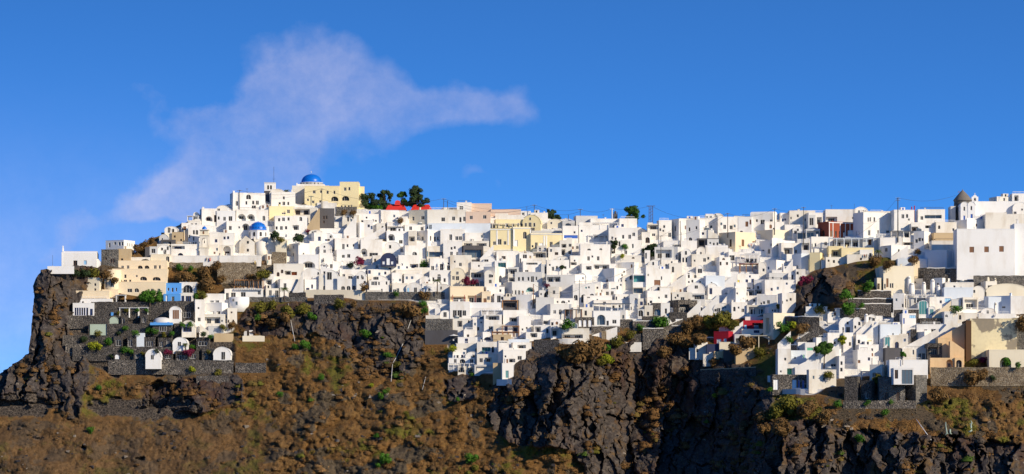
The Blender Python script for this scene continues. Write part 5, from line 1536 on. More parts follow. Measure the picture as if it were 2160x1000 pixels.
def redroof(x0, x1, yt, yb, lab, bump):
    loc, s, D = at((x0+x1)/2, 446, 3); rt = empty('red_roofed_house', loc); w = (x1-x0)*s; h = lambda a: (446-a)*s
    m = MB(); m.box(-w/2+.4, w/2-.4, .4, 8, -2, h(yb), 'w2'); m.build('wall', rt)
    r = MB(); a = h(yb)+.003; b = h(yt); c = [(-w/2,0,a),(w/2,0,a),(w/2,8.4,a),(-w/2,8.4,a)]; t0, t1 = (-w*.36,4.2,b), (w*.34,4.2,b)
    r.face([c[0],c[1],t1,t0], 'redroof'); r.face([c[1],c[2],t1], 'redroof'); r.face([c[2],c[3],t0,t1], 'redroof'); r.face([c[3],c[0],t0], 'redroof'); r.face([c[3],c[2],c[1],c[0]], 'redroof'); r.build('roof', rt)
    if bump:
        k = MB(); k.prism([(-w*.08, h(yt)-.6), (w*.2, h(yt)-.6), (w*.17, h(yt-6)), (w*.04, h(yt-7.5)), (-w*.05, h(yt-5))], 2.2, 5.5, 'redroof'); k.build('dormer', rt)
    tag(rt, lab, 'house')
redroof(813, 858, 429, 443, 'house with bright red roof and raised dormer between the dark trees', True)
redroof(866, 912, 430, 443, 'house with bright red hipped roof at the right edge of the dark trees', False)
# facade trims on the painted mansions
def trims(label, xs, w_px, yt, yb, mat='w3', name='pilaster', cornice=True, x0=None):
    for rt, X0, X1, YT, YB, D0, m_, H, w, dep in HOUSES:
        if rt.get('label') == label or rt.get('_l') == label:
            s = (YC+D0)/KP
            for x in xs:
                b = MB(); u = (x-(X0 if x0 is None else x0))*s; b.box(u-w_px*s/2, u+w_px*s/2, -.12, -.005, (YB-yb)*s, (YB-yt)*s, mat); b.build(name, rt)
            if cornice:
                b = MB(); b.box(-.1, w+.1, -.22, -.125, H-.35, H+.02, mat); b.build('cornice', rt)
for rt, lab, *_ in PENDING:
    if lab: rt['label'] = lab
trims('lower yellow mansion facade with three white windows between pilasters', [1048.5, 1072], 3, 486, 517)
trims('lower yellow mansion centre with white double door', [1081.5, 1117], 3, 484, 519)
trims('lower yellow mansion right wing with pale central door', [1145, 1150], 3, 497, 521)
trims('cream terrace hotel with long brown-railed veranda', [950, 975, 998], .8, 622, 638, 'crimson', 'veranda_post', False)
trims('brown-red mansion with white pilasters and tall windows', [1749.5, 1758.5, 1776.5, 1789.5, 1801], 1.5, 470, 500, x0=1748)
# ---------------------------------------------------------------- terrain sheet
# where houses and walls stand, so the slope and its scrub keep clear of them
OCC = np.zeros(MX.shape); OCC2 = np.zeros(MX.shape)
for (X0_, X1_, YT_, YB_) in OCCR:
    OCC = np.maximum(OCC, ((MX > X0_-3) & (MX < X1_+3) & (MY > YT_+2) & (MY < YB_+5)).astype(float))
    OCC2 = np.maximum(OCC2, ((MX > X0_-14) & (MX < X1_+14) & (MY > YT_-4) & (MY < YB_+24)).astype(float))
OCC2 = blur(OCC2, 1.2, 2.0)
def free_amp(px, py): return 1-np.clip(samp(OCC2, px, py)*1.6, 0, 1)
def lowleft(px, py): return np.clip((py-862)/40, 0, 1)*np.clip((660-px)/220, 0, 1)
FIN = {}
def brush_h(px, py):
    """rounded mounds of scrub: two sizes of domes over a rolling slope"""
    low = lowleft(px, py); g = 9*(fbm(px/60., py/45., 3, 41)-.5)
    ax = px+9*(fbm(px/16., py/16., 2, 44)-.5); ay = py+9*(fbm(px/16., py/16., 2, 45)-.5)
    _, _, a = cellplane(ax/27., ay/20., 51); _, _, b = cellplane(ax/12., ay/9., 52); _, _, c = cellplane(ax/6., ay/5., 53)
    dome = lambda d, r: np.sqrt(np.maximum(0, 1-(d/r)**2))
    return g+(dome(a, .72)*2.0*(1-low*.8)+dome(b, .7)*1.25*(1-low*.55)+dome(c, .68)*.55)*(.45+1.1*fbm(px/45., py/45., 2, 46))
def brush_c(px, py):
    pal = np.array([(.165,.088,.032),(.125,.066,.025),(.185,.105,.042),(.098,.060,.028),(.130,.090,.026),(.105,.100,.018),(.088,.070,.054),(.145,.078,.030)])
    ax = px+9*(fbm(px/16., py/16., 2, 44)-.5); ay = py+9*(fbm(px/16., py/16., 2, 45)-.5)
    def cellid(x, y, s):
        v, e, f = cellplane(x, y, s); return hsh(np.round(v*997), np.floor(x*0), 7)
    t = np.clip((fbm(px/34., py/26., 3, 95)-.5)*2.4+.5, 0, 1); u = fbm(px/12., py/9., 2, 97)
    q = np.clip(t*.7+u*.3, 0, .999); k = (q*5).astype(int); k = np.array([0, 7, 2, 1, 3])[np.clip(k, 0, 4)]
    olive = (fbm(px/60., py/45., 3, 91)-.5)*4*np.where(px > 1560, 1.4, .7)+(u-.5)*1.3
    k = np.where(olive > .75, 5, np.where(olive > .45, 4, k)); k = np.where((fbm(px/40., py/30., 3, 99) > .60) & (olive < .4), 6, k)
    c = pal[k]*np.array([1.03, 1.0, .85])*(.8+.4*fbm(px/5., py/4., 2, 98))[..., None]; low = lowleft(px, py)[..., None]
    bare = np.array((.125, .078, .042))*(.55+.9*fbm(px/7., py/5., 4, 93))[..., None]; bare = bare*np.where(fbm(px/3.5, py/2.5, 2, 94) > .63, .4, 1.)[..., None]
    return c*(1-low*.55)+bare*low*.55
def terrain():
    xs = np.concatenate([np.arange(-400, -20, 12.), np.arange(-20, 2180, 2.3), np.arange(2180, 2601, 12.)])
    nr = 340
    t = np.linspace(0, 1, nr)
    rj = ridge(xs)+(fbm(xs/14., xs*0+3.3, 4, 5)-.5)*np.where(xs < 340, 16, 6)
    PX = np.repeat(xs[None], nr, 0); gy = np.concatenate([np.arange(1250, 1010, -8.), np.arange(1010, 405, -2.2)]); nr = len(gy)
    PX = np.repeat(xs[None], nr, 0); PY = np.maximum(gy[:, None]+0*PX, rj[None])
    D = samp(GD, PX, PY)
    vil = mask('village', PX, PY); rock = mask('rock', PX, PY); stn = mask('stone', PX, PY)
    nz = (fbm(PX/22., PY/22., 3, 9)-.5)
    rk = np.clip((rock*np.where((PX > 1040) & (PX < 1400), 1.45, 1.12)+nz*1.25-.38)*5, 0, 1)*(1-np.clip(vil*2, 0, 1))
    vm = np.clip((vil-.5)*8+.5, 0, 1); sm = np.clip((stn+nz*np.where(PY > 790, 1.6, .2)-.5)*8+.5, 0, 1)*(1-vm)
    free = 1-np.clip(np.maximum(vil, stn)*2., 0, 1)
    # terraces: every cell of the slope steps back at its own height
    cw = 62.; cx = np.floor(PX/cw+.35*np.sin(PY/70.)); st = 12.0
    off = hsh(cx, cx*0, 31)*st
    q = np.floor((PY+off)/st)*st-off                     # top of the riser
    Dq = samp(GD, (cx+.5)*cw*0+PX, q)
    # terraced stone: 22 px risers
    q2 = np.floor((PY+6*np.sin(PX/60.))/22.)*22.-6*np.sin(PX/60.)
    Dq2 = samp(GD, PX, q2)
    D = D*(1-vm-sm)+Dq*vm+Dq2*sm
    # rock
    wx = PX+14*(fbm(PX/30., PY/30., 3, 1)-.5); wy = PY+20*(fbm(PX/30., PY/30., 3, 2)-.5)
    c1, e1, _ = cellplane((wx+wy*.25)/44., wy/150., 3); c2, e2, _ = cellplane((wx-wy*.15)/17., wy/44., 7); c3, e3, _ = cellplane(wx/8., wy/9., 8)
    big = fbm(PX/90., PY/140., 2, 21)-.5
    amp = np.where(PX > 1000, 1.0, .62)
    R = (-c1*9.5+4-c2*3.4-c3*np.where(PX > 1040, .4, .75)-big*16+np.exp(-(e1/.06)**2)*2.2+np.exp(-(e2/.1)**2)*.8)*amp
    D = D-17*np.exp(-((PX-1775)/42.)**2-((PY-625)/38.)**2)*np.clip((PX-1690)/40, 0, 1)*rk-8*np.exp(-((PX-1700)/16.)**2-((PY-640)/22.)**2)*rk
    D = D+R*rk*(.5+.5*free_amp(PX, PY))
    # soft brush mounds and small stones
    D = D-brush_h(PX, PY)*free*(1-rk)*free_amp(PX, PY)
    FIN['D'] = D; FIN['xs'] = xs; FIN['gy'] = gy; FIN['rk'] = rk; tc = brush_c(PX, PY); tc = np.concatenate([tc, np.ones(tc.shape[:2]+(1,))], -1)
    Y = YC+D; X = (PX-1080)*Y/KP; Z = (1000-PY)*Y/KP
    X = X+(fbm(PX/9., PY/9., 3, 61)-.5)*3.0*rk
    # the plateau behind the ridge
    rows = []
    for k, (dy, dz) in enumerate(((6, .6), (16, .5), (34, -1), (60, -5), (110, -18), (200, -60), (320, -190))):
        rows.append((X[-1]*(1+dy/1600.), Y[-1]+dy, Z[-1]+dz+(fbm(PX[-1]/20., PX[-1]*0+k, 2, 70)-.5)*min(dy, 4)*.4))
    X = np.vstack([X]+[r[0] for r in rows]); Y = np.vstack([Y]+[r[1] for r in rows]); Z = np.vstack([Z]+[r[2] for r in rows])
    NR, NC = X.shape
    pad = NR-nr
    ext = lambda A: np.vstack([A]+[A[-1:]*1.0]*pad)
    rk, vm, sm = ext(rk), ext(vm)*1.0, ext(sm)
    idx = np.arange(NR*NC).reshape(NR, NC)
    F = np.stack([idx[:-1, :-1], idx[:-1, 1:], idx[1:, 1:], idx[1:, :-1]], -1).reshape(-1, 4)
    V = np.stack([X, Y, Z], -1).reshape(-1, 3)
    tc = np.concatenate([tc]+[tc[-1:]]*pad, 0).reshape(-1, 4)
    o = npmesh('hillside', V, F, ['land'], smooth=False, cattr={'tintc': tc}, fattr={'rock': rk.ravel(), 'warm': ext(np.clip(1.4-np.hypot((PX-1790)/90., (PY-600)/75.), 0, 1)).ravel(), 'village': vm.ravel(), 'stone': sm.ravel()})
    fr = ((rk+vm+sm) < .3)[:-1, :-1].ravel(); o.data.polygons.foreach_set('use_smooth', fr)
    o['kind'] = 'structure'
    return o
def landmat():
    m, nt, b = nmat('land'); p = wpos(nt)
    at = lambda n: N(nt, 'ShaderNodeAttribute', attribute_name=n).outputs['Fac']
    n1 = noise(nt, .05, 6, .65, p); n2 = noise(nt, .5, 6, .7, p); n3 = noise(nt, 2.5, 4, .6, p)
    tca = N(nt, 'ShaderNodeAttribute', attribute_name='tintc').outputs['Color']
    soil = mixc(nt, ramp(nt, n2, [(.3, .0), (.7, .45)]), tca, (.07,.042,.022))
    soil = mixc(nt, ramp(nt, n3, [(.55, 0.), (.75, .35)]), soil, (.24,.15,.08))
    rockc = ramp(nt, n2, [(.25, (.022,.018,.017)), (.5, (.064,.053,.048)), (.78, (.165,.138,.115))])
    rockc = mixc(nt, ramp(nt, noise(nt, .035, 5, .6, p), [(.52, 0.), (.66, .65)]), rockc, (.060,.026,.017))
    rockc = mixc(nt, ramp(nt, noise(nt, .11, 5, .65, p), [(.62, 0.), (.74, .6)]), rockc, (.19,.155,.12))
    rockc = mixc(nt, ramp(nt, noise(nt, .16, 5, .7, p), [(.52, 0.), (.66, .8)]), rockc, (.13,.075,.028))
    wf = N(nt, 'ShaderNodeMath', operation='MULTIPLY'); wf.inputs[1].default_value = .8; nt.links.new(at('warm'), wf.inputs[0])
    rockc = mixc(nt, wf.outputs[0], rockc, ramp(nt, n2, [(.3, (.05,.034,.022)), (.7, (.19,.125,.075))]))
    e = N(nt, 'ShaderNodeTexVoronoi', feature='DISTANCE_TO_EDGE'); e.inputs['Scale'].default_value = .9; nt.links.new(p, e.inputs['Vector'])
    st = ramp(nt, noise(nt, 1.3, 3, .6, p), [(.3, (.018,.015,.014)), (.7, (.075,.062,.052))])
    st = mixc(nt, ramp(nt, e.outputs['Distance'], [(.03, 1.), (.09, 0.)]), st, (.15,.12,.095))
    wh = mixc(nt, ramp(nt, noise(nt, .12, 5, .7, p), [(.45, 0.), (.8, .5)]), (.78,.765,.73), (.55,.50,.43))
    c = mixc(nt, at('rock'), soil, rockc); c = mixc(nt, at('stone'), c, st); c = mixc(nt, at('village'), c, wh)
    nt.links.new(c, b.inputs['Base Color']); b.inputs['Roughness'].default_value = .95; b.inputs['Specular IOR Level'].default_value = .15
    h = N(nt, 'ShaderNodeMath', operation='ADD'); nt.links.new(n2, h.inputs[0]); nt.links.new(n3, h.inputs[1])
    bumpn(nt, b, h.outputs[0], .7, .5)
landmat(); terrain()
def sea():
    m, nt, b = nmat('water'); b.inputs['Base Color'].default_value = (.01,.04,.08,1); b.inputs['Roughness'].default_value = .15
    bumpn(nt, b, noise(nt, .2, 4, .6, wpos(nt)), .4, .5)
    mb = MB(); mb.face([(-30000,-2000,-62),(30000,-2000,-62),(30000,40000,-62),(-30000,40000,-62)], 'water')
    mb.build('sea')['kind'] = 'structure'
sea()
# ---------------------------------------------------------------- scrub: dry bushes over the slope, more than anyone could count
def _fin(A, px, py):
    xs = FIN['xs']; gy = FIN['gy']; fx = np.clip(np.interp(px, xs, np.arange(len(xs))), 0, len(xs)-1.001); fy = np.clip(np.interp(-py, -gy, np.arange(len(gy))), 0, len(gy)-1.001)
    i = fx.astype(int); j = fy.astype(int); a = fx-i; b = fy-j
    return (A[j, i]*(1-a)+A[j, i+1]*a)*(1-b)+(A[j+1, i]*(1-a)+A[j+1, i+1]*a)*b
def surf(px, py): return _fin(FIN['D'], px, py)
def rsurf(px, py): return np.clip(_fin(FIN['rk'], px, py), 0, 1)
def scrub():
    n = 30000
    px = RNG.uniform(-60, 2220, n); py = RNG.uniform(540, 1040, n)
    vil = mask('village', px, py); rock = mask('rock', px, py); stn = mask('stone', px, py); occ = samp(OCC, px, py)
    nz = fbm(px/26., py/22., 3, 9)-.5; nz2 = fbm(px/40., py/34., 3, 77)
    k2 = (px < 920) & (px > 505) & (py < 810)
    dens = np.clip(1.0-vil*3-stn*2.2, 0, 1)*np.where(rock*np.where((px > 1040) & (px < 1400), 1.45, 1.12)+nz > .42, np.clip((nz2-np.where(px > 1040, .56, .5))*5, 0, .8), 1.)
    low = np.clip((py-870)/40, 0, 1)*np.clip((640-px)/220, 0, 1)
    dens = dens*(1-.3*low)
    keep = (RNG.uniform(0, 1, n) < dens*np.clip(.3+nz2*1.2, 0, 1)*np.where(rock > .4, .5, .07)) & (py > ridge(px)+8) & (occ < .35)
    px, py, nz2, low, rock = px[keep], py[keep], nz2[keep], low[keep], rock[keep]; n = len(px)
    order = np.argsort(py); D = surf(px, py)+.3; n1 = 0*px
    fr = 1-np.clip(rock*2, 0, 1)
    D = D-(1-fr)*.6
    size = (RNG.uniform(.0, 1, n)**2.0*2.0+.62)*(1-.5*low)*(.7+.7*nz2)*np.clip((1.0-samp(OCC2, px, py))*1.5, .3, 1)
    Y = YC+D; C = np.stack([(px-1080)*Y/KP, Y, (1000-py)*Y/KP], -1)
    pal = np.array([(.150,.080,.030),(.115,.062,.024),(.175,.10,.042),(.092,.056,.026),(.125,.088,.026),(.10,.098,.018),(.085,.066,.050),(.06,.10,.016)])
    g = fbm(px/70., py/50., 3, 91); olive = np.clip((g-.5)*4, 0, 1)*np.where(px > 1560, 1.4, .8)
    pr = np.clip((fbm(px/22., py/16., 3, 95)-.5)*2.6+.5, 0, 1)*.75+RNG.uniform(0, 1, n)*.25; k = np.where(pr < .34, 0, np.where(pr < .56, 1, np.where(pr < .74, 2, np.where(pr < .9, 3, 6))))
    k = np.where(RNG.uniform(0, 1, n) < olive*.55, np.where(RNG.uniform(0, 1, n) < .6, 4, 5), k); k = np.where(RNG.uniform(0, 1, n) < .012, 7, k)
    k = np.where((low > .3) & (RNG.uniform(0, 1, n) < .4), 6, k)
    col = pal[k]*RNG.uniform(.82, 1.15, (n, 1))
    # solid lumpy heart of each bush: rings of a dome
    ra, rb = 9, 4
    th = np.linspace(0, 2*np.pi, ra, endpoint=False); el = np.array([-.25, .25, .8, 1.25])
    dd = np.stack([np.outer(np.cos(el), np.cos(th)), np.outer(np.cos(el), np.sin(th)), np.outer(np.sin(el), np.ones(ra))], -1).reshape(-1, 3)
    rr = (.66+.10*np.sin(dd[None, :, 0]*4+px[:, None])+RNG.normal(size=(n, ra*rb))*.05)[..., None]
    V1 = (C[:, None]+dd[None]*rr*size[:, None, None]*np.array([1.2, 1.2, .8])).reshape(-1, 3)
    fq = []
    for j in range(rb-1):
        for i in range(ra): fq += [(j*ra+i, j*ra+(i+1) % ra, (j+1)*ra+i), (j*ra+(i+1) % ra, (j+1)*ra+(i+1) % ra, (j+1)*ra+i)]
    t = (rb-1)*ra; fq += [(t, t+i, t+i+1) for i in range(1, ra-1)]
    F1 = (np.array(fq)[None]+np.arange(n)[:, None, None]*ra*rb).reshape(-1, 3)
    c1 = np.repeat(col, ra*rb, 0)
    L = 60
    th = RNG.uniform(0, 2*np.pi, (n, L)); cz = RNG.uniform(-.1, 1, (n, L)); sr = np.sqrt(1-np.clip(cz, 0, 1)**2)
    dirn = np.stack([np.cos(th)*sr, np.sin(th)*sr, cz], -1)
    rad = RNG.uniform(.60, 1.08, (n, L, 1))*(1+.16*np.sin(dirn[..., :1]*5+px[:, None, None]))
    base = C[:, None]+dirn*rad*size[:, None, None]*np.array([1.2, 1.2, .85])
    a = np.cross(dirn, RNG.normal(size=(n, L, 3))); a /= np.linalg.norm(a, axis=-1, keepdims=True)+1e-9; b = np.cross(dirn, a)
    s = size[:, None, None]**.5*RNG.uniform(.14, .30, (n, L, 1)); sk = dirn*RNG.uniform(-.5, .9, (n, L, 1))
    v0 = base+a*s*.9+sk*s; v1 = base+(-.5*a+.86*b)*s; v2 = base+(-.5*a-.86*b)*s
    V2 = np.stack([v0, v1, v2], 2).reshape(-1, 3); F2 = np.arange(len(V2)).reshape(-1, 3)+len(V1)
    c2 = np.repeat((np.repeat(col[:, None], L, 1)*RNG.uniform(.75, 1.3, (n, L, 1)))[:, :, None], 3, 2).reshape(-1, 3)
    c = np.vstack([c1, c2]); c = np.hstack([c, np.ones((len(c), 1))])
    o = npmesh('dry_scrub', np.vstack([V1, V2]), np.vstack([F1, F2]), ['scrub'], smooth=True, cattr={'tintc': c})
    tag(o, 'brown and olive dry scrub covering the slopes below the village', 'scrub', kind='stuff')
    print('scrub', n)
def fuzz():
    n = 420000
    px = RNG.uniform(-30, 2190, n); py = RNG.uniform(545, 1030, n)
    d = (1-np.clip(mask('village', px, py)*2.2, 0, 1))*(1-np.clip(mask('stone', px, py)*2.0, 0, 1))*(1-rsurf(px, py))*(1-.45*lowleft(px, py))*np.clip(.55+(fbm(px/18., py/14., 3, 63)-.5)*3, .15, 1)
    k = (RNG.uniform(0, 1, n) < d) & (py > ridge(px)+4) & (samp(OCC, px, py) < .4); px, py = px[k], py[k]; n = len(px)
    D = surf(px, py); gx = (surf(px+3, py)-surf(px-3, py))/1.25; gy = (surf(px, py+3)-surf(px, py-3))/1.25
    nm = np.stack([gx, -np.ones(n), -gy], -1); nm[:, 2] = np.maximum(nm[:, 2], .15); nm /= np.linalg.norm(nm, axis=1, keepdims=True)
    nm = nm+RNG.normal(size=(n, 3))*.33; nm /= np.linalg.norm(nm, axis=1, keepdims=True)
    a = np.cross(nm, RNG.normal(size=(n, 3))); a /= np.linalg.norm(a, axis=1, keepdims=True)+1e-9; b = np.cross(nm, a)
    s = RNG.uniform(.16, .42, (n, 1))*(1-.3*lowleft(px, py)[:, None]); Y = YC+D
    C = np.stack([(px-1080)*Y/KP, Y, (1000-py)*Y/KP], -1)+nm*RNG.uniform(0, .32, (n, 1))
    V = np.stack([C+a*s, C-a*s*.5+b*s*.86, C-a*s*.5-b*s*.86+nm*s*.3], 1).reshape(-1, 3)
    c = brush_c(px, py)*RNG.uniform(.7, 1.35, (n, 1)); c = np.hstack([np.repeat(c, 3, 0), np.ones((3*n, 1))])
    tag(npmesh('dry_brush', V, np.arange(3*n).reshape(-1, 3), ['scrub'], cattr={'tintc': c}), 'dense fuzzy brown heath blanketing the rounded slopes', 'heath', kind='stuff')
    print('fuzz', n)
scrub(); fuzz()
def stones():
    n = 2600
    px = RNG.uniform(-40, 2200, n); py = RNG.uniform(700, 1020, n)
    vil = mask('village', px, py); w = (fbm(px/50., py/40., 3, 131) > .57) & (vil < .1) & (py > ridge(px)+8) & (mask('stone', px, py) < .3)
    px, py = px[w], py[w]; n = len(px); D = surf(px, py)
    s = RNG.uniform(.2, 1, n)**4*1.0+.16; Y = YC+D
    C = np.stack([(px-1080)*Y/KP, Y, (1000-py)*Y/KP+s*.2], -1)
    q = np.array([(1,1,1),(1,1,-1),(1,-1,1),(1,-1,-1),(-1,1,1),(-1,1,-1),(-1,-1,1),(-1,-1,-1)])*.6
    V = C[:, None]+(q[None]+RNG.normal(size=(n, 8, 3))*.28)*s[:, None, None]*np.array([1.3, 1, .8])
    fq = np.array([(0,1,3,2),(4,6,7,5),(0,4,5,1),(2,3,7,6),(0,2,6,4),(1,5,7,3)])
    F = (fq[None]+np.arange(n)[:, None, None]*8).reshape(-1, 4)
    base = np.where(RNG.uniform(0, 1, (n, 1)) < .25, np.array([[.24,.20,.16]]), np.array([[.05,.045,.048]]))
    c = np.repeat(np.hstack([base, np.ones((n, 1))])[:, None], 8, 1).reshape(-1, 4)
    tag(npmesh('loose_rocks', V.reshape(-1, 3), F, ['scrub'], cattr={'tintc': c}), 'loose dark volcanic rocks strewn over the brown slope', 'rocks', kind='stuff')
stones()
# ---------------------------------------------------------------- where the first surface stands behind a point of the view
bpy.context.view_layer.update(); DG = bpy.context.evaluated_depsgraph_get()
def front(px, py, dflt=None):
    r = S.ray_cast(DG, Vector((0, 0, 0)), Vector(((px-1080)/KP, 1, (1000-py)/KP)).normalized())
    return r[1].y-YC if r[0] and r[1].y < 1900 else (TDp(px, py) if dflt is None else dflt)
# ---------------------------------------------------------------- trees and shrubs
def vtree(px, pyb, h, wd, *a, **k):
    return tree(px, pyb, h, wd, *a, D=min(front(px, pyb), front(px, pyb-h*.5)-wd*.06)-.6, **k)
tree(775, 450, 46, 42, 'leaf_dark', 'dark spreading tree right beside the yellow mansion', seed=3, crown=.98)
tree(812, 450, 53, 34, 'leaf_dark', 'tall dark pointed tree second from the yellow mansion', seed=4, crown=.98)
tree(849, 448, 49, 26, 'leaf_pine', 'green tree rising behind the first red roof', seed=5, crown=.98)
tree(882, 448, 60, 48, 'leaf_dark', 'largest dark tree, standing between the two red roofs', seed=6, n=4200, crown=.98)
tree(792, 450, 20, 34, 'leaf_green', 'low bright green tree at the foot of the dark ridge trees', seed=7, n=1800, crown=.85)
tree(1336, 490, 58, 46, 'leaf_pine', 'tall green tree on the skyline beside the lattice pylon', seed=8, n=4200, trunk=.5)
tree(1161, 468, 27, 26, 'leaf_dark', 'small dark tree showing above the pale curved roof on the ridge', seed=9, n=1600)
tree(1176, 470, 18, 18, 'leaf_dark', 'smallest dark tree on the ridge behind the pale vault', seed=10, n=900)
vtree(316, 640, 26, 50, 'leaf_green', 'wide green tree in front of the cream stepped hotel', seed=11, n=2600, crown=.85)
vtree(1372, 545, 32, 30, 'leaf_dark', 'dark bushy tree above the grey canopy terrace in mid-village', seed=12, n=1800, crown=.9)
vtree(1296, 527, 22, 16, 'leaf_dark', 'dark round tree beside the large white half-moon-window house', seed=13, n=1300, crown=.9)
vtree(1738, 770, 52, 44, 'leaf_pine', 'green umbrella pine with crooked bare trunk on the white terrace', seed=14, n=3400, trunk=.28, crown=.55, lean=3)
vtree(1776, 735, 30, 16, 'leaf_yellow', 'slender yellow-green shrub tree right of the umbrella pine', seed=15, n=800, crown=.8, trunk=.12)
vtree(1185, 574, 14, 11, 'leaf_dark', 'little clipped dark tree on a white courtyard near the grey canopy', seed=16, n=600, trunk=.12, crown=.5)
vtree(1904, 762, 20, 12, 'leaf_green', 'little green tree beside the white awning villa', seed=17, n=600, trunk=.12, crown=.5)
vtree(1850, 820, 34, 22, 'leaf_olive', 'thin olive tree before the cream wall right of the black stone house', seed=18, n=500, trunk=.12)
vtree(1642, 655, 14, 10, 'leaf_olive', 'sparse olive tree among white walls near the dark rock outcrop', seed=19, n=350, trunk=.1)
palm(599, 631, 22, 'green palm in front of the white restaurant terrace houses')
palm(922, 616, 24, 'olive-green palm beside the blue-shuttered gable house', fr=2.2)
palm(604, 420, 17, 'dark palm on the ridge left of the upper blue dome', D=TDp(604, 432)+10, fr=2.4)
palm(1853, 545, 16, 'small palm beside the white wall below the long pale pergola', fr=2.0)
palm(391, 738, 12, 'small palm next to the highest white vaulted cave house', fr=1.6)
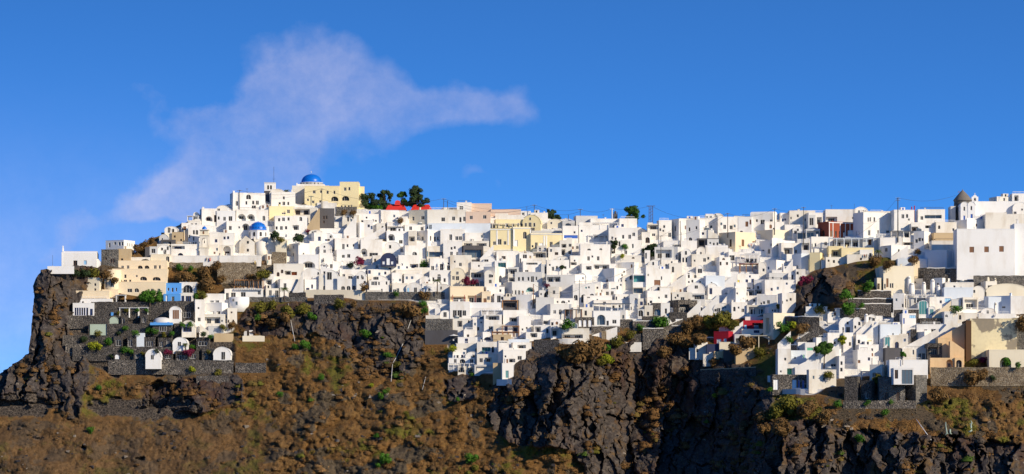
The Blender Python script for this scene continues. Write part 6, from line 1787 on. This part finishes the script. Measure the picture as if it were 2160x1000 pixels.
SH = [(250,702,7,'leaf_dark',None),(285,702,8,'leaf_green',None),(345,706,8,'leaf_olive',None),(362,704,7,'leaf_green',None),(430,706,9,'leaf_dark',None),(443,710,7,'leaf_green',None),(205,702,9,'leaf_olive',None),(175,715,9,'leaf_dark',None),(330,740,6,'leaf_dark',None),(300,745,6,'leaf_olive',None),(290,655,6,'leaf_green',None),(268,655,6,'leaf_olive',None),(310,655,6,'leaf_green',None),(235,752,6,'leaf_dark',None),(440,742,6,'leaf_olive',None),
(893,556,10,'leaf_green','round bright green bush on a white courtyard'),(762,550,13,'leaf_magenta','dark magenta bougainvillea on white walls left of the navy house'),(738,558,9,'leaf_dark','dark shrub left of the magenta bougainvillea'),
(986,592,12,'leaf_magenta','crimson bougainvillea clump spilling beside the round cream gable'),(1001,594,9,'leaf_magenta','crimson bougainvillea, right end of the spill over the window bay'),(1153,602,6,'leaf_magenta',None),(767,606,11,'leaf_brown','dry brown shrub at the wall corner left of the curved veranda house'),
(577,497,14,'leaf_dark','dark green bush immediately right of the lower church dome'),(590,505,9,'leaf_olive',None),(631,502,15,'leaf_dark','dark scrub bush on the stone bank under the hilltop houses'),(648,487,6,'leaf_magenta',None),(1317,519,8,'leaf_green',None),(1314,540,7,'leaf_yellow',None),
(379,562,11,'leaf_green','bright green climber on the stone bank under the church terrace'),(402,566,8,'leaf_green',None),(398,583,15,'leaf_brown',None),(430,575,18,'leaf_brown',None),(440,600,22,'leaf_brown',None),(456,560,13,'leaf_brown',None),(375,585,15,'leaf_brown',None),(465,588,12,'leaf_brown',None),(555,575,16,'leaf_olive',None),(530,585,10,'leaf_brown',None),(430,600,14,'leaf_brown',None),(425,620,12,'leaf_olive',None),
(550,648,16,'leaf_olive',None),(575,642,14,'leaf_olive',None),(545,670,9,'leaf_green',None),(605,655,18,'leaf_olive',None),(640,650,16,'leaf_olive',None),(655,665,12,'leaf_green',None),(575,680,14,'leaf_brown',None),(600,668,16,'leaf_brown',None),(715,640,14,'leaf_olive',None),(745,640,10,'leaf_brown',None),
(835,620,8,'leaf_green',None),(865,650,22,'leaf_brown',None),(893,640,10,'leaf_green','bright green strip of climber on the dark rock by the cream hotel'),(893,655,9,'leaf_green',None),(895,622,13,'leaf_brown',None),(640,727,13,'leaf_green','bright green bush at the foot of the left dark cliff'),(625,730,8,'leaf_green',None),(770,703,12,'leaf_green','bright green cushion bush growing in the middle of the black cliff'),(815,748,8,'leaf_green',None),(838,768,10,'leaf_olive',None),
(802,834,9,'leaf_green','bright green bush on the open brown slope, lower one'),(813,825,9,'leaf_green','bright green bush on the open brown slope, upper one'),(678,795,9,'leaf_green',None),(592,832,9,'leaf_green',None),(783,811,7,'leaf_yellow',None),(857,873,8,'leaf_olive',None),(810,965,14,'leaf_green',None),(797,980,8,'leaf_green',None),(795,918,8,'leaf_green',None),(995,968,14,'leaf_green',None),(1000,985,10,'leaf_olive',None),
(193,906,10,'leaf_green','bright green tuft alone on the bare lower left slope'),(195,729,12,'leaf_yellow','yellow-green bush on the black terraces at the left'),(210,732,9,'leaf_yellow',None),(228,721,11,'leaf_green',None),(263,738,10,'leaf_green',None),(276,742,8,'leaf_green',None),(262,690,8,'leaf_green',None),(312,696,9,'leaf_green',None),(327,699,8,'leaf_green',None),(300,560,0,'',None),
(407,733,9,'leaf_green',None),(405,778,9,'leaf_yellow',None),(460,785,9,'leaf_olive',None),(355,741,9,'leaf_magenta',None),(398,744,12,'leaf_magenta','dark red hedge over the windows between the lowest white vaults'),(384,684,8,'leaf_green',None),(400,684,8,'leaf_green',None),(413,625,9,'leaf_green',None),(470,690,9,'leaf_olive',None),(488,686,12,'leaf_brown',None),(510,695,10,'leaf_brown',None),(210,815,9,'leaf_green',None),(250,660,6,'leaf_olive',None),
(500,835,6,'leaf_green',None),(955,735,10,'leaf_yellow','yellow-green bush beside the lower hotel balconies'),(945,738,9,'leaf_olive',None),(994,790,5,'leaf_green',None),(965,842,6,'leaf_green',None),(1215,742,30,'leaf_brown','huge brown bush hanging on the cliff edge under the white arcade'),(1248,735,28,'leaf_brown','huge brown bush right of the one under the white arcade'),(1190,740,20,'leaf_brown',None),(1280,755,14,'leaf_yellow',None),(1265,765,12,'leaf_olive',None),(1275,735,12,'leaf_green',None),
(1300,720,16,'leaf_olive',None),(1330,705,12,'leaf_olive',None),(1350,690,10,'leaf_green',None),(1395,680,14,'leaf_green','green tree-like bush inside the black stone terrace walls'),(1530,673,24,'leaf_olive','big round olive bush under the white stairs, right of its pair'),(1500,678,20,'leaf_olive',None),(1473,678,20,'leaf_brown',None),(1450,692,20,'leaf_brown',None),(1430,715,22,'leaf_brown',None),(1470,715,22,'leaf_brown',None),(1400,740,18,'leaf_brown',None),(1545,685,14,'leaf_olive',None),
(1508,835,8,'leaf_yellow','yellow-green bush on the shaded cliff under the sandy wall'),(1655,690,16,'leaf_green','green bush hanging over the black rock beside the open frame pavilion'),(1670,685,12,'leaf_yellow',None),(1690,692,15,'leaf_brown',None),(1665,715,9,'leaf_green',None),(1700,588,13,'leaf_magenta','magenta bougainvillea at the top of the dark rock outcrop'),(1690,598,9,'leaf_magenta',None),(1730,653,12,'leaf_olive',None),
(1640,865,24,'leaf_olive',None),(1670,855,26,'leaf_olive',None),(1615,875,20,'leaf_brown',None),(1705,865,24,'leaf_brown',None),(1740,880,20,'leaf_brown',None),(1650,900,24,'leaf_brown',None),(1610,905,16,'leaf_brown',None),(1765,852,11,'leaf_green',None),(1830,850,8,'leaf_green',None),(1865,870,10,'leaf_green',None),(1880,848,6,'leaf_green',None),(1812,925,12,'leaf_green',None),(1625,822,8,'leaf_green',None),(1580,720,20,'leaf_brown',None),(1550,735,18,'leaf_brown',None),(1600,740,14,'leaf_olive',None),(1505,765,12,'leaf_brown',None),
(2075,757,11,'leaf_magenta','magenta bougainvillea below the stained yellow wall'),(2055,765,11,'leaf_olive',None),(2093,797,8,'leaf_dark','round dark green bush on the brown slope under the stone wall'),(2125,763,11,'leaf_green','spreading green shrub before the arched cream door'),(2145,770,9,'leaf_green',None),(2155,680,22,'leaf_brown','big brown bush hanging down at the far right wall'),(2050,795,22,'leaf_brown',None),(2070,790,18,'leaf_brown',None),(1980,830,20,'leaf_brown',None),(1750,790,12,'leaf_olive',None),
(1935,530,9,'leaf_brown',None),(1960,540,0,'',None),(1925,548,12,'leaf_brown',None),(1845,550,16,'leaf_brown',None),(1870,560,14,'leaf_brown',None),(290,525,12,'leaf_brown',None),(305,515,12,'leaf_brown',None),(320,505,9,'leaf_brown',None),(200,575,14,'leaf_olive',None),(180,575,12,'leaf_dark',None),(225,580,14,'leaf_brown',None),(160,575,12,'leaf_dark',None),(240,590,10,'leaf_brown',None),(728,448,9,'leaf_brown',None),(745,450,9,'leaf_brown',None),(845,465,9,'leaf_brown',None),(2125,435,0,'',None)]
for x, y, r, m, l in SH:
    if r: shrub(x, y, r, m, l)
# ---------------------------------------------------------------- poles, wires
def pole(px, yt, yb, lab, arms=1, mat='metal', r=.16, off=3, name='utility_pole'):
    D = TDp(px, max(yb, ridge(px)))+off if off > 0 else min(front(px, yb), front(px, yb-6), front(px, (yt+yb)/2))-.5; s = (YC+D)/KP; h = (yb-yt)*s; rt = empty(name, P(px, yb, D)); m = MB(); m.tube([(0,0,-2),(0,0,h)], [r*1.15, r*.8], mat, 8); m.build('shaft', rt)
    if arms:
        m = MB()
        for k in range(arms):
            z = h-.25-k*.9; m.box(-1.0, 1.0, -.07, .07, z-.08, z+.08, mat)
            for x in (-.9, -.35, .35, .9): m.box(x-.06, x+.06, -.06, .06, z+.083, z+.3, 'g')
        m.build('crossarm', rt)
    tag(rt, lab, 'utility pole', 'utility poles along the ridge'); return P(px, yt, D)
tops = [pole(505,401,434,'dark pole before the broad white house left of the square belfry',1,'metal',.16,-1), pole(679,398,438,'dark pole in front of the yellow hilltop mansion',1,'metal',.16,-1), pole(936,419,447,'tall pole on the ridge right of the red roofs'),
 pole(944,423,449,'short pole just right of the tall one near the red roofs',0), pole(1127,432,458,'pole above the yellow curved-gable mansion'), pole(1224,441,464,'light pole behind the grey ridge block'), pole(1199,453,466,'short stub pole left of the grey ridge block',0),
 pole(1291,440,466,'pale thick pole left of the tall green skyline tree',1,'g',.3)]
D = TDp(1298, 470)+3; s = (YC+D)/KP; rt = empty('transformer', P(1298, 466, D)); m = MB(); m.box(-.9,.9,-.6,.6,1.0,3.2,'slate'); m.tube([(-.9,0,-1),(-.9,0,4)],.12,'metal'); m.tube([(.9,0,-1),(.9,0,4)],.12,'metal'); m.build('frame', rt); m = MB(); m.lathe([(.5,3.2),(.5,4.2),(.2,4.5)],'slate',0,0,10); m.build('tank', rt); tag(rt, 'dark transformer on two posts beside the pale thick pole', 'transformer')
D = TDp(1373, 480)+3; s = (YC+D)/KP; rt = empty('lattice_pylon', P(1373, 476, D)); H = 42*s
for x in (-.8, -.0, .8):
    m = MB(); m.tube([(x*1.1,0,-2),(x,0,H)], .15, 'trunk', 6); m.build('leg', rt)
m = MB(); m.box(-2, 2, -.1, .1, H-.2, H, 'trunk'); m.build('crossarm', rt)
m = MB()
for k in range(5): m.tube([(-.9,0,1+k*1.5),(.9,0,2.3+k*1.5)], .07, 'trunk', 5)
m.build('bracing', rt); tag(rt, 'brown braced pylon of three legs with a wide top bar', 'pylon')
pyl = P(1373, 434, D)
p1394 = pole(1394,497,548,'leaning brown pole in front of the vaulted houses',1,'trunk',.14,-2); p1435 = pole(1435,466,510,'brown pole beside a white wall with shuttered window',0,'trunk',.15,-2)
p1535 = pole(1535,450,492,'brown pole with a stay wire above the cream twin-door house',1,'trunk',.15,-2)
p1634 = pole(1634,440,486,'dark pole before the curved-roof ridge house',1,'metal',.15,-2); p1695 = pole(1695,437,506,'tall dark pole left of the brown-red mansion',1,'metal',.16,-2)
p1894 = pole(1894,417,502,'tallest thick dark street pole, right of the brown-red mansion',2,'metal',.24,-3)
pa = pole(1222,590,650,'tall bare dark pole in the middle of the white village',0,'metal',.15,-4); pb = pole(1125,599,633,'short brown pole left of the grey canopy house',0,'wood',.2,-4)
pole(1802,430,468,'thin dark mast on the roof of the house above the brown-red mansion',0,'metal',.08,2,'mast'); pole(1923,436,460,'left one of the paired dark red flues on the ridge',0,'crimson',.28,2,'flue'); pole(1929,434,460,'right one of the paired dark red flues on the ridge',0,'crimson',.28,2,'flue')
pole(463,505,552,'thin flagpole before the blue-domed church terrace',0,'g',.09,-4,'flagpole'); pole(551,539,560,'lamp post at the right of the church terrace',0,'metal',.09,-4,'lamp_post')
pole(1432,462,470,'x',0) if False else None
def wire(a, b, lab, sag=1.6, n=14, r=.045):
    m = MB(); o = a.copy(); m.tube([tuple(a+(b-a)*(i/n)-Vector((0,0,sag*4*(i/n)*(1-i/n)))-o) for i in range(n+1)], r, 'metal', 4); ob = m.build('power_line', None, o); tag(ob, lab, 'power line', 'power lines between the poles')
wire(tops[0], tops[1], 'power line from the belfry pole to the yellow mansion pole', 2.5); wire(tops[1], tops[2], 'power line from the yellow mansion pole over the red roofs', 4)
wire(tops[2], tops[4], 'upper power line along the ridge above the pink penthouse', 3.4); wire(tops[2]-Vector((0,0,1)), tops[4]-Vector((0,0,1)), 'lower power line along the ridge above the pink penthouse', 4)
wire(tops[4], tops[5], 'upper power line descending from the pole above the yellow gable', 1.6); wire(tops[4]-Vector((0,0,.8)), tops[5]-Vector((0,0,1)), 'lower power line descending from the pole above the yellow gable', 2.6)
wire(tops[5], tops[7], 'power line between the light pole and the pale thick pole', 1.5); wire(tops[7], pyl, 'power line crossing behind the tall green skyline tree', 1); wire(pyl, p1535, 'power line from the braced pylon to the stayed pole', 4)
wire(p1435, p1394, 'short power line falling to the leaning brown pole', 1); wire(p1394, p1535, 'power line from the leaning brown pole up to the stayed pole', 3); wire(p1535, p1634, 'power line over the cream twin-door house', 2.4); wire(p1634, p1695, 'power line over the white houses left of the brown-red mansion', 1.4)
wire(p1894, P(1800, 500, TDp(1800,500)-3), 'long slanting cable from the tallest street pole down leftwards', 2); wire(p1894, P(2016, 412, TDp(2016, 470)+10), 'faint cable from the tallest street pole towards the windmill', 2)
wire(pa, P(1340, 560, TDp(1340,560)-4), 'cable rising right from the bare mid-village pole', 2.5); wire(pb, P(1222, 610, TDp(1222,640)-4), 'sagging cable between the two mid-village poles', 3)
def pipe(pts, lab, r=.16, mat='g'):
    W = [P(x, y, front(x, y)-.7) for x, y in pts]; o = W[0].copy(); m = MB(); m.tube([tuple(p-o) for p in W], r, mat, 6); ob = m.build('drain_pipe', None, o); tag(ob, lab, 'pipe', 'drain pipes on the cliffs')
pipe([(867,675),(858,700)], 'short white drain pipe high on the black cliff by the green strip', .12); pipe([(850,725),(838,750),(829,765)], 'white drain pipe slanting down the middle of the black cliff', .14); pipe([(828,768),(825,805)], 'straight upright drain pipe at the bottom of the black cliff', .12)
pipe([(608,640),(614,680),(622,720)], 'pale dry vine stem hanging on the left black cliff', .12); pipe([(891,822),(898,795)], 'thin pale pipe near the grey wall below the slate terrace', .09); pipe([(1933,885),(1964,928)], 'white drain pipe slanting down the right-hand rocks', .15, 'w3')
# ---------------------------------------------------------------- parasols, small things
def parasol(px, py, h, mat, lab, opened=False, r=1.5, grp='parasols on the terraces', off=-2.5):
    D = min(front(px, py), front(px, py-h*.5))-.6; s = (YC+D)/KP; H = h*s; rt = empty('parasol', P(px, py, D)); m = MB(); m.tube([(0,0,-.6),(0,0,H)], .05, 'metal', 6); m.box(-.35,.35,-.35,.35,-.6,.12,'g'); m.build('pole', rt); m = MB()
    if opened: m.lathe([(r, H-.75), (r*.98, H-.7), (.05, H)], mat, 0, 0, 8, False)
    else: m.lathe([(.30, H*.32), (.36, H*.42), (.17, H*.9), (.03, H)], mat, 0, 0, 8)
    m.build('canopy', rt); tag(rt, lab, 'parasol', grp)
for k in range(13):
    parasol(496+k*4.6, 609, 17, 'dcanvas', 'closed black parasol in the row over the restaurant terrace under the timber beam', grp='closed black parasols in the restaurant row')
parasol(957,716,11,'canvas','open pale parasol beside the dark slate terrace wall',True,2.2); parasol(1152,611,13,'dcanvas','closed black parasol before the grey canopy house'); parasol(924,566,12,'canvas','closed white parasol, left one near the green bush')
parasol(937,563,12,'canvas','closed white parasol, right one near the green bush'); parasol(2099,664,20,'canvas','closed cream parasol on the bluish terrace above the stained wall',False); parasol(682,556,12,'dcanvas','closed dark parasol on the terrace under the shallow wide arch'); parasol(1588,470+90,10,'canvas','closed white parasol near the timber pavilion')
parasol(1345,648,9,'canvas','closed white parasol on the white terrace over the black arcade')
zone(300, 560, .3, '''
P 650 850 100 166 n=6 m=woodl | long orange-brown timber pergola over the row of black parasols
''', 42)
def person(px, py, top, bottom, lab, pose=0, h=1.72, off=-3.0, dress=False, turn=0.0):
    D = min(front(px, py-1), front(px, py-7))-.5; rt = empty('person', P(px, py, D), turn)
    st = .07+.05*pose
    V = [(0,0,.52),(0,0,.66),(0,0,.80),(0,0,.87),(0,-.01,.94),
         (-.05,0,.50),(-.055,-st,.28),(-.06,-st*.6,.04),(-.06,-st*.6-.07,.02),(.05,0,.50),(.055,st*.4,.28),(.06,st*1.2,.04),(.06,st*1.2-.07,.02),
         (-.11,0,.80),(-.14,-.01,.63),(-.13,-.07,.49),(-.13,-.10,.44),(.11,0,.80),(.14,0,.63),(.13,-.06,.49),(.13,-.09,.44)]
    E = [(0,1),(1,2),(2,3),(3,4),(0,5),(5,6),(6,7),(7,8),(0,9),(9,10),(10,11),(11,12),(2,13),(13,14),(14,15),(15,16),(2,17),(17,18),(18,19),(19,20)]
    R = [(.075,.055),(.07,.05),(.08,.05),(.03,.03),(.058,.065),(.05,.05),(.037,.037),(.022,.025),(.02,.015),(.05,.05),(.037,.037),(.022,.025),(.02,.015),(.035,.035),(.027,.027),(.02,.02),(.018,.012),(.035,.035),(.027,.027),(.02,.02),(.018,.012)]
    import bmesh
    def build(name, vi, mat, grow):
        m = {v: i for i, v in enumerate(vi)}; bm = bmesh.new(); lay = bm.verts.layers.skin.verify()
        bv = [bm.verts.new(tuple(c*h for c in V[i])) for i in vi]
        for a, b in E:
            if a in m and b in m: bm.edges.new((bv[m[a]], bv[m[b]]))
        for k, i in enumerate(vi): bv[k][lay].radius = (R[i][0]*h*grow, R[i][1]*h*grow); bv[k][lay].use_root = (k == 0)
        me = bpy.data.meshes.new(name); bm.to_mesh(me); bm.free(); me.materials.append(MATS[mat]); o = bpy.data.objects.new(name, me); COL.objects.link(o); o.parent = rt
        o.modifiers.new('skin', 'SKIN'); q = o.modifiers.new('sub', 'SUBSURF'); q.levels = q.render_levels = 1
    build('body', list(range(21)), 'skin', 1.0); build('shirt', [0,1,2,13,14,17,18], top, 1.18)
    if dress:
        m = MB(); m.lathe([(.20*h,.10*h),(.15*h,.3*h),(.085*h,.55*h),(.08*h,.62*h)], bottom, 0, 0, 14); m.build('skirt', rt)
    else: build('trousers', [0,5,6,7,9,10,11], bottom, 1.22)
    m = MB(); m.lathe([(.066*h,.93*h),(.072*h,.965*h),(.055*h,1.0*h),(.01*h,1.015*h)], 'hair', 0, .012*h, 10); m.build('hair', rt)
    tag(rt, lab, 'person', 'people on the terraces')
person(443,551,'cloth_red','cloth_red','person in a long red dress standing on the church terrace parapet walk',dress=True,off=-4); person(436,551,'cloth_dark','cloth_dark','person in black beside the one in the red dress',off=-4)
person(538,557,'cloth_yellow','cloth_yellow','person in yellow at the right part of the church terrace',off=-4.5); person(534,557,'cloth_white','cloth_dark','person in white top and dark trousers next to the one in yellow',off=-4.5); person(552,559,'cloth_dark','cloth_dark','person in black, left one of the pair by the lamp post',off=-4.5); person(557,559,'cloth_dark','cloth_dark','person in black, right one of the pair by the lamp post',pose=1,off=-4.5)
person(565,556,'cloth_teal','cloth_teal','person in teal near the right stone wall of the church terrace',off=-4.5); person(1585,522,'cloth_red','cloth_dark','person in red top by the cream twin-door house',off=-3); person(1579,522,'domeblue','cloth_dark','person in blue top by the cream twin-door house',off=-3)
person(1823,544,'crimson','cloth_dark','person in dark red top on the path under the long pale pergola',off=-3); person(1828,544,'cloth_dark','cloth_dark','person in black on the path under the long pale pergola',off=-3,pose=1); person(1732,678,'cloth_dark','cloth_dark','person in black on the white stairs above the umbrella pine',off=-5,pose=1)
# pale weathered figures on the rocks, lower right
def rockfig(px, py, lab, parts):
    D = front(px, py)-.8; s = (YC+D)/KP; m = MB()
    for pts, r in parts: m.tube([((x-px)*s, 0, (py-y)*s) for x, y in pts], [q*s for q in r], 'verdigris', 7)
    o = m.build('sculpture', None, P(px, py, D)); tag(o, lab, 'sculpture', 'pale green sculptures on the rocks')
rockfig(1996, 918, 'tall thin pale green sculpture with a spread foot on dark rocks, left', [([(1995,890),(1995,900),(1996.5,908),(1997,914),(1991,922)],[.7,1.2,1.7,1.6,.5]),([(1997,911),(2000,916)],[1.5,.7])])
rockfig(2004, 916, 'stumpy pale green sculpture close beside the tall thin one', [([(2004,905.5),(2004,910),(2004,915)],[1.8,2.0,2.4]),([(2003,914),(2007.5,915.5)],[1.5,.8])])
rockfig(2048, 914, 'bent pale green sculpture standing alone on the rocks at the right', [([(2048,887),(2050,892),(2048,896),(2049,902),(2050,908),(2043,912)],[.5,1.4,1.8,1.7,1.9,2.0]),([(2048,896),(2045.5,893)],[1.2,.5])])
for x, y, r, m, l in LATER: shrub(x, y, r, m, l)
name_all()
def merge_small():
    """houses too small in the view to single out: one mesh"""
    if not SMALLR: return
    mb = MB()
    for rt in SMALLR:
        c, s_ = math.cos(rt.rotation_euler.z), math.sin(rt.rotation_euler.z); l = rt.location
        todo = list(rt.children)
        for o in todo: todo += list(o.children)
        if not any(h[0] is rt and '%d_%d' % (round(h[1]*10), round(h[3]*10)) in DROP for h in HOUSES):
            for o in todo:
                me = o.data; b = len(mb.v)
                mb.v += [(l.x+c*v.co.x-s_*v.co.y, l.y+s_*v.co.x+c*v.co.y, l.z+v.co.z) for v in me.vertices]
                for p in me.polygons:
                    mb.f.append(tuple(b+i for i in p.vertices)); mb.m.append(mb.mi(me.materials[p.material_index].name)); mb.sm.append(p.use_smooth)
        for o in todo+[rt]: bpy.data.objects.remove(o)
    o = mb.build('small_houses'); tag(o, 'small white cubes and walls packed between the larger village houses', 'houses', None, 'stuff')
merge_small()
print('objects', len(bpy.data.objects))
CLOUDS = [(610,120,120,100,0,.95),(540,200,170,90,30,.85),(690,225,210,110,0,.80),(390,215,120,45,10,.78),(530,320,160,75,10,1.3),(360,395,180,75,14,1.25),(600,290,70,85,0,1.05),(450,410,110,40,0,1.0),
 (860,155,200,60,-10,.80),(960,225,230,80,-5,.70),(1060,200,120,90,0,.6),(130,465,100,80,60,.84),(50,560,140,80,0,.9),(960,415,90,22,0,.74)]
# ---------------------------------------------------------------- sky, sun, camera
SUN_AZ = math.radians(52)     # to the right of the line from the village to the camera
SUN_EL = math.radians(25)
sd = Vector((math.sin(SUN_AZ)*math.cos(SUN_EL), -math.cos(SUN_AZ)*math.cos(SUN_EL), math.sin(SUN_EL)))
L = bpy.data.lights.new('sun', 'SUN'); L.energy = 4.35; L.angle = math.radians(.5); L.color = (1, .87, .665)
lo = bpy.data.objects.new('sun', L); COL.objects.link(lo); lo.rotation_euler = sd.to_track_quat('Z', 'Y').to_euler()
W = bpy.data.worlds.new('World'); S.world = W; W.use_nodes = True; nt = W.node_tree
bg = nt.nodes['Background']
tc = N(nt, 'ShaderNodeTexCoord').outputs['Generated']
sky = N(nt, 'ShaderNodeTexSky', sky_type='NISHITA'); sky.sun_disc = False; sky.sun_elevation = SUN_EL
sky.sun_rotation = math.atan2(sd.x, sd.y); sky.air_density = 1.0; sky.dust_density = .2; sky.ozone_density = 3.0
vm_ = N(nt, 'ShaderNodeVectorMath', operation='MULTIPLY_ADD'); vm_.inputs[1].default_value = (1, 1, 3.4); vm_.inputs[2].default_value = (0, 0, .06)
nt.links.new(tc, vm_.inputs[0]); nt.links.new(vm_.outputs[0], sky.inputs[0])
skyc = mixc(nt, 1.0, sky.outputs[0], (.33, .86, 1.46), 'MULTIPLY')
# clouds laid out by direction
sp = N(nt, 'ShaderNodeSeparateXYZ'); nt.links.new(tc, sp.inputs[0])
def M(op, a, b=None, c=None, clamp=False):
    n = N(nt, 'ShaderNodeMath', operation=op, use_clamp=clamp)
    for i, v in enumerate((a, b, c)):
        if v is None: continue
        if isinstance(v, (int, float)): n.inputs[i].default_value = v
        else: nt.links.new(v, n.inputs[i])
    return n.outputs[0]
yy = M('MAXIMUM', sp.outputs[1], .05)
u = M('MULTIPLY', M('DIVIDE', sp.outputs[0], yy), KP/1000); v = M('MULTIPLY', M('DIVIDE', sp.outputs[2], yy), KP/1000)
cb = N(nt, 'ShaderNodeCombineXYZ'); nt.links.new(u, cb.inputs[0]); nt.links.new(v, cb.inputs[1])
nA = noise(nt, 3.0, 7, .62, cb.outputs[0]); nB = noise(nt, 1.7, 3, .5, cb.outputs[0])
nw = N(nt, 'ShaderNodeTexNoise'); nw.inputs['Scale'].default_value = 3.6; nw.inputs['Detail'].default_value = 6; nt.links.new(cb.outputs[0], nw.inputs['Vector'])
sw = N(nt, 'ShaderNodeSeparateXYZ'); nt.links.new(nw.outputs['Color'], sw.inputs[0])
u2 = M('ADD', u, M('MULTIPLY', M('SUBTRACT', sw.outputs[0], .5), .42)); v2 = M('ADD', v, M('MULTIPLY', M('SUBTRACT', sw.outputs[1], .5), .34))
tot = None
for (cx, cy, rx, ry, ang, w) in CLOUDS:
    cu = (cx-1080)/1000; cv = (1000-cy)/1000
    du = M('SUBTRACT', u2, cu); dv = M('SUBTRACT', v2, cv); ca, sa = math.cos(math.radians(ang)), math.sin(math.radians(ang))
    a = M('DIVIDE', M('ADD', M('MULTIPLY', du, ca), M('MULTIPLY', dv, sa)), rx/1000)
    b_ = M('DIVIDE', M('SUBTRACT', M('MULTIPLY', dv, ca), M('MULTIPLY', du, sa)), ry/1000)
    g = M('MULTIPLY', M('EXPONENT', M('MULTIPLY', M('ADD', M('MULTIPLY', a, a), M('MULTIPLY', b_, b_)), -1.)), w)
    tot = g if tot is None else M('ADD', tot, g)
nC = noise(nt, 5.5, 8, .68, cb.outputs[0])
th_ = M('SUBTRACT', .75, M('MULTIPLY', M('MINIMUM', tot, 1.15), .46))
cl = M('MULTIPLY', M('SUBTRACT', M('ADD', M('MULTIPLY', nA, .6), M('MULTIPLY', nC, .4)), th_), 1.6, clamp=True)
hz = M('MULTIPLY', M('EXPONENT', M('MULTIPLY', M('ADD', M('POWER', M('ABSOLUTE', M('DIVIDE', M('ADD', u, 1.15), .55)), 2.), M('POWER', M('ABSOLUTE', M('DIVIDE', M('SUBTRACT', v, .36), .26)), 2.)), -1.)), .42)
cl = M('MULTIPLY', M('MULTIPLY', cl, M('ADD', .28, M('MULTIPLY', M('MINIMUM', tot, 1.25), .46))), M('GREATER_THAN', sp.outputs[1], .05))
cl = M('MAXIMUM', cl, M('MULTIPLY', hz, M('GREATER_THAN', sp.outputs[1], .05)))
cc = mixc(nt, ramp(nt, nC, [(.35, 0.), (.65, 1.)]), (2.5, 3.0, 5.3), (4.1, 4.2, 5.9))
out = mixc(nt, cl, skyc, cc)
nt.links.new(out, bg.inputs[0]); bg.inputs[1].default_value = .114
cam = bpy.data.cameras.new('camera'); co = bpy.data.objects.new('camera', cam); COL.objects.link(co)
co.rotation_euler = (math.radians(90), 0, 0); cam.sensor_width = 36; cam.lens = 36*KP/2160
cam.shift_y = 500/2160; cam.clip_end = 60000; cam.clip_start = 10
S.camera = co
S.view_settings.view_transform = 'Standard'; S.view_settings.look = 'None'; S.view_settings.gamma = 1; S.view_settings.exposure = .3
S.render.film_transparent = False
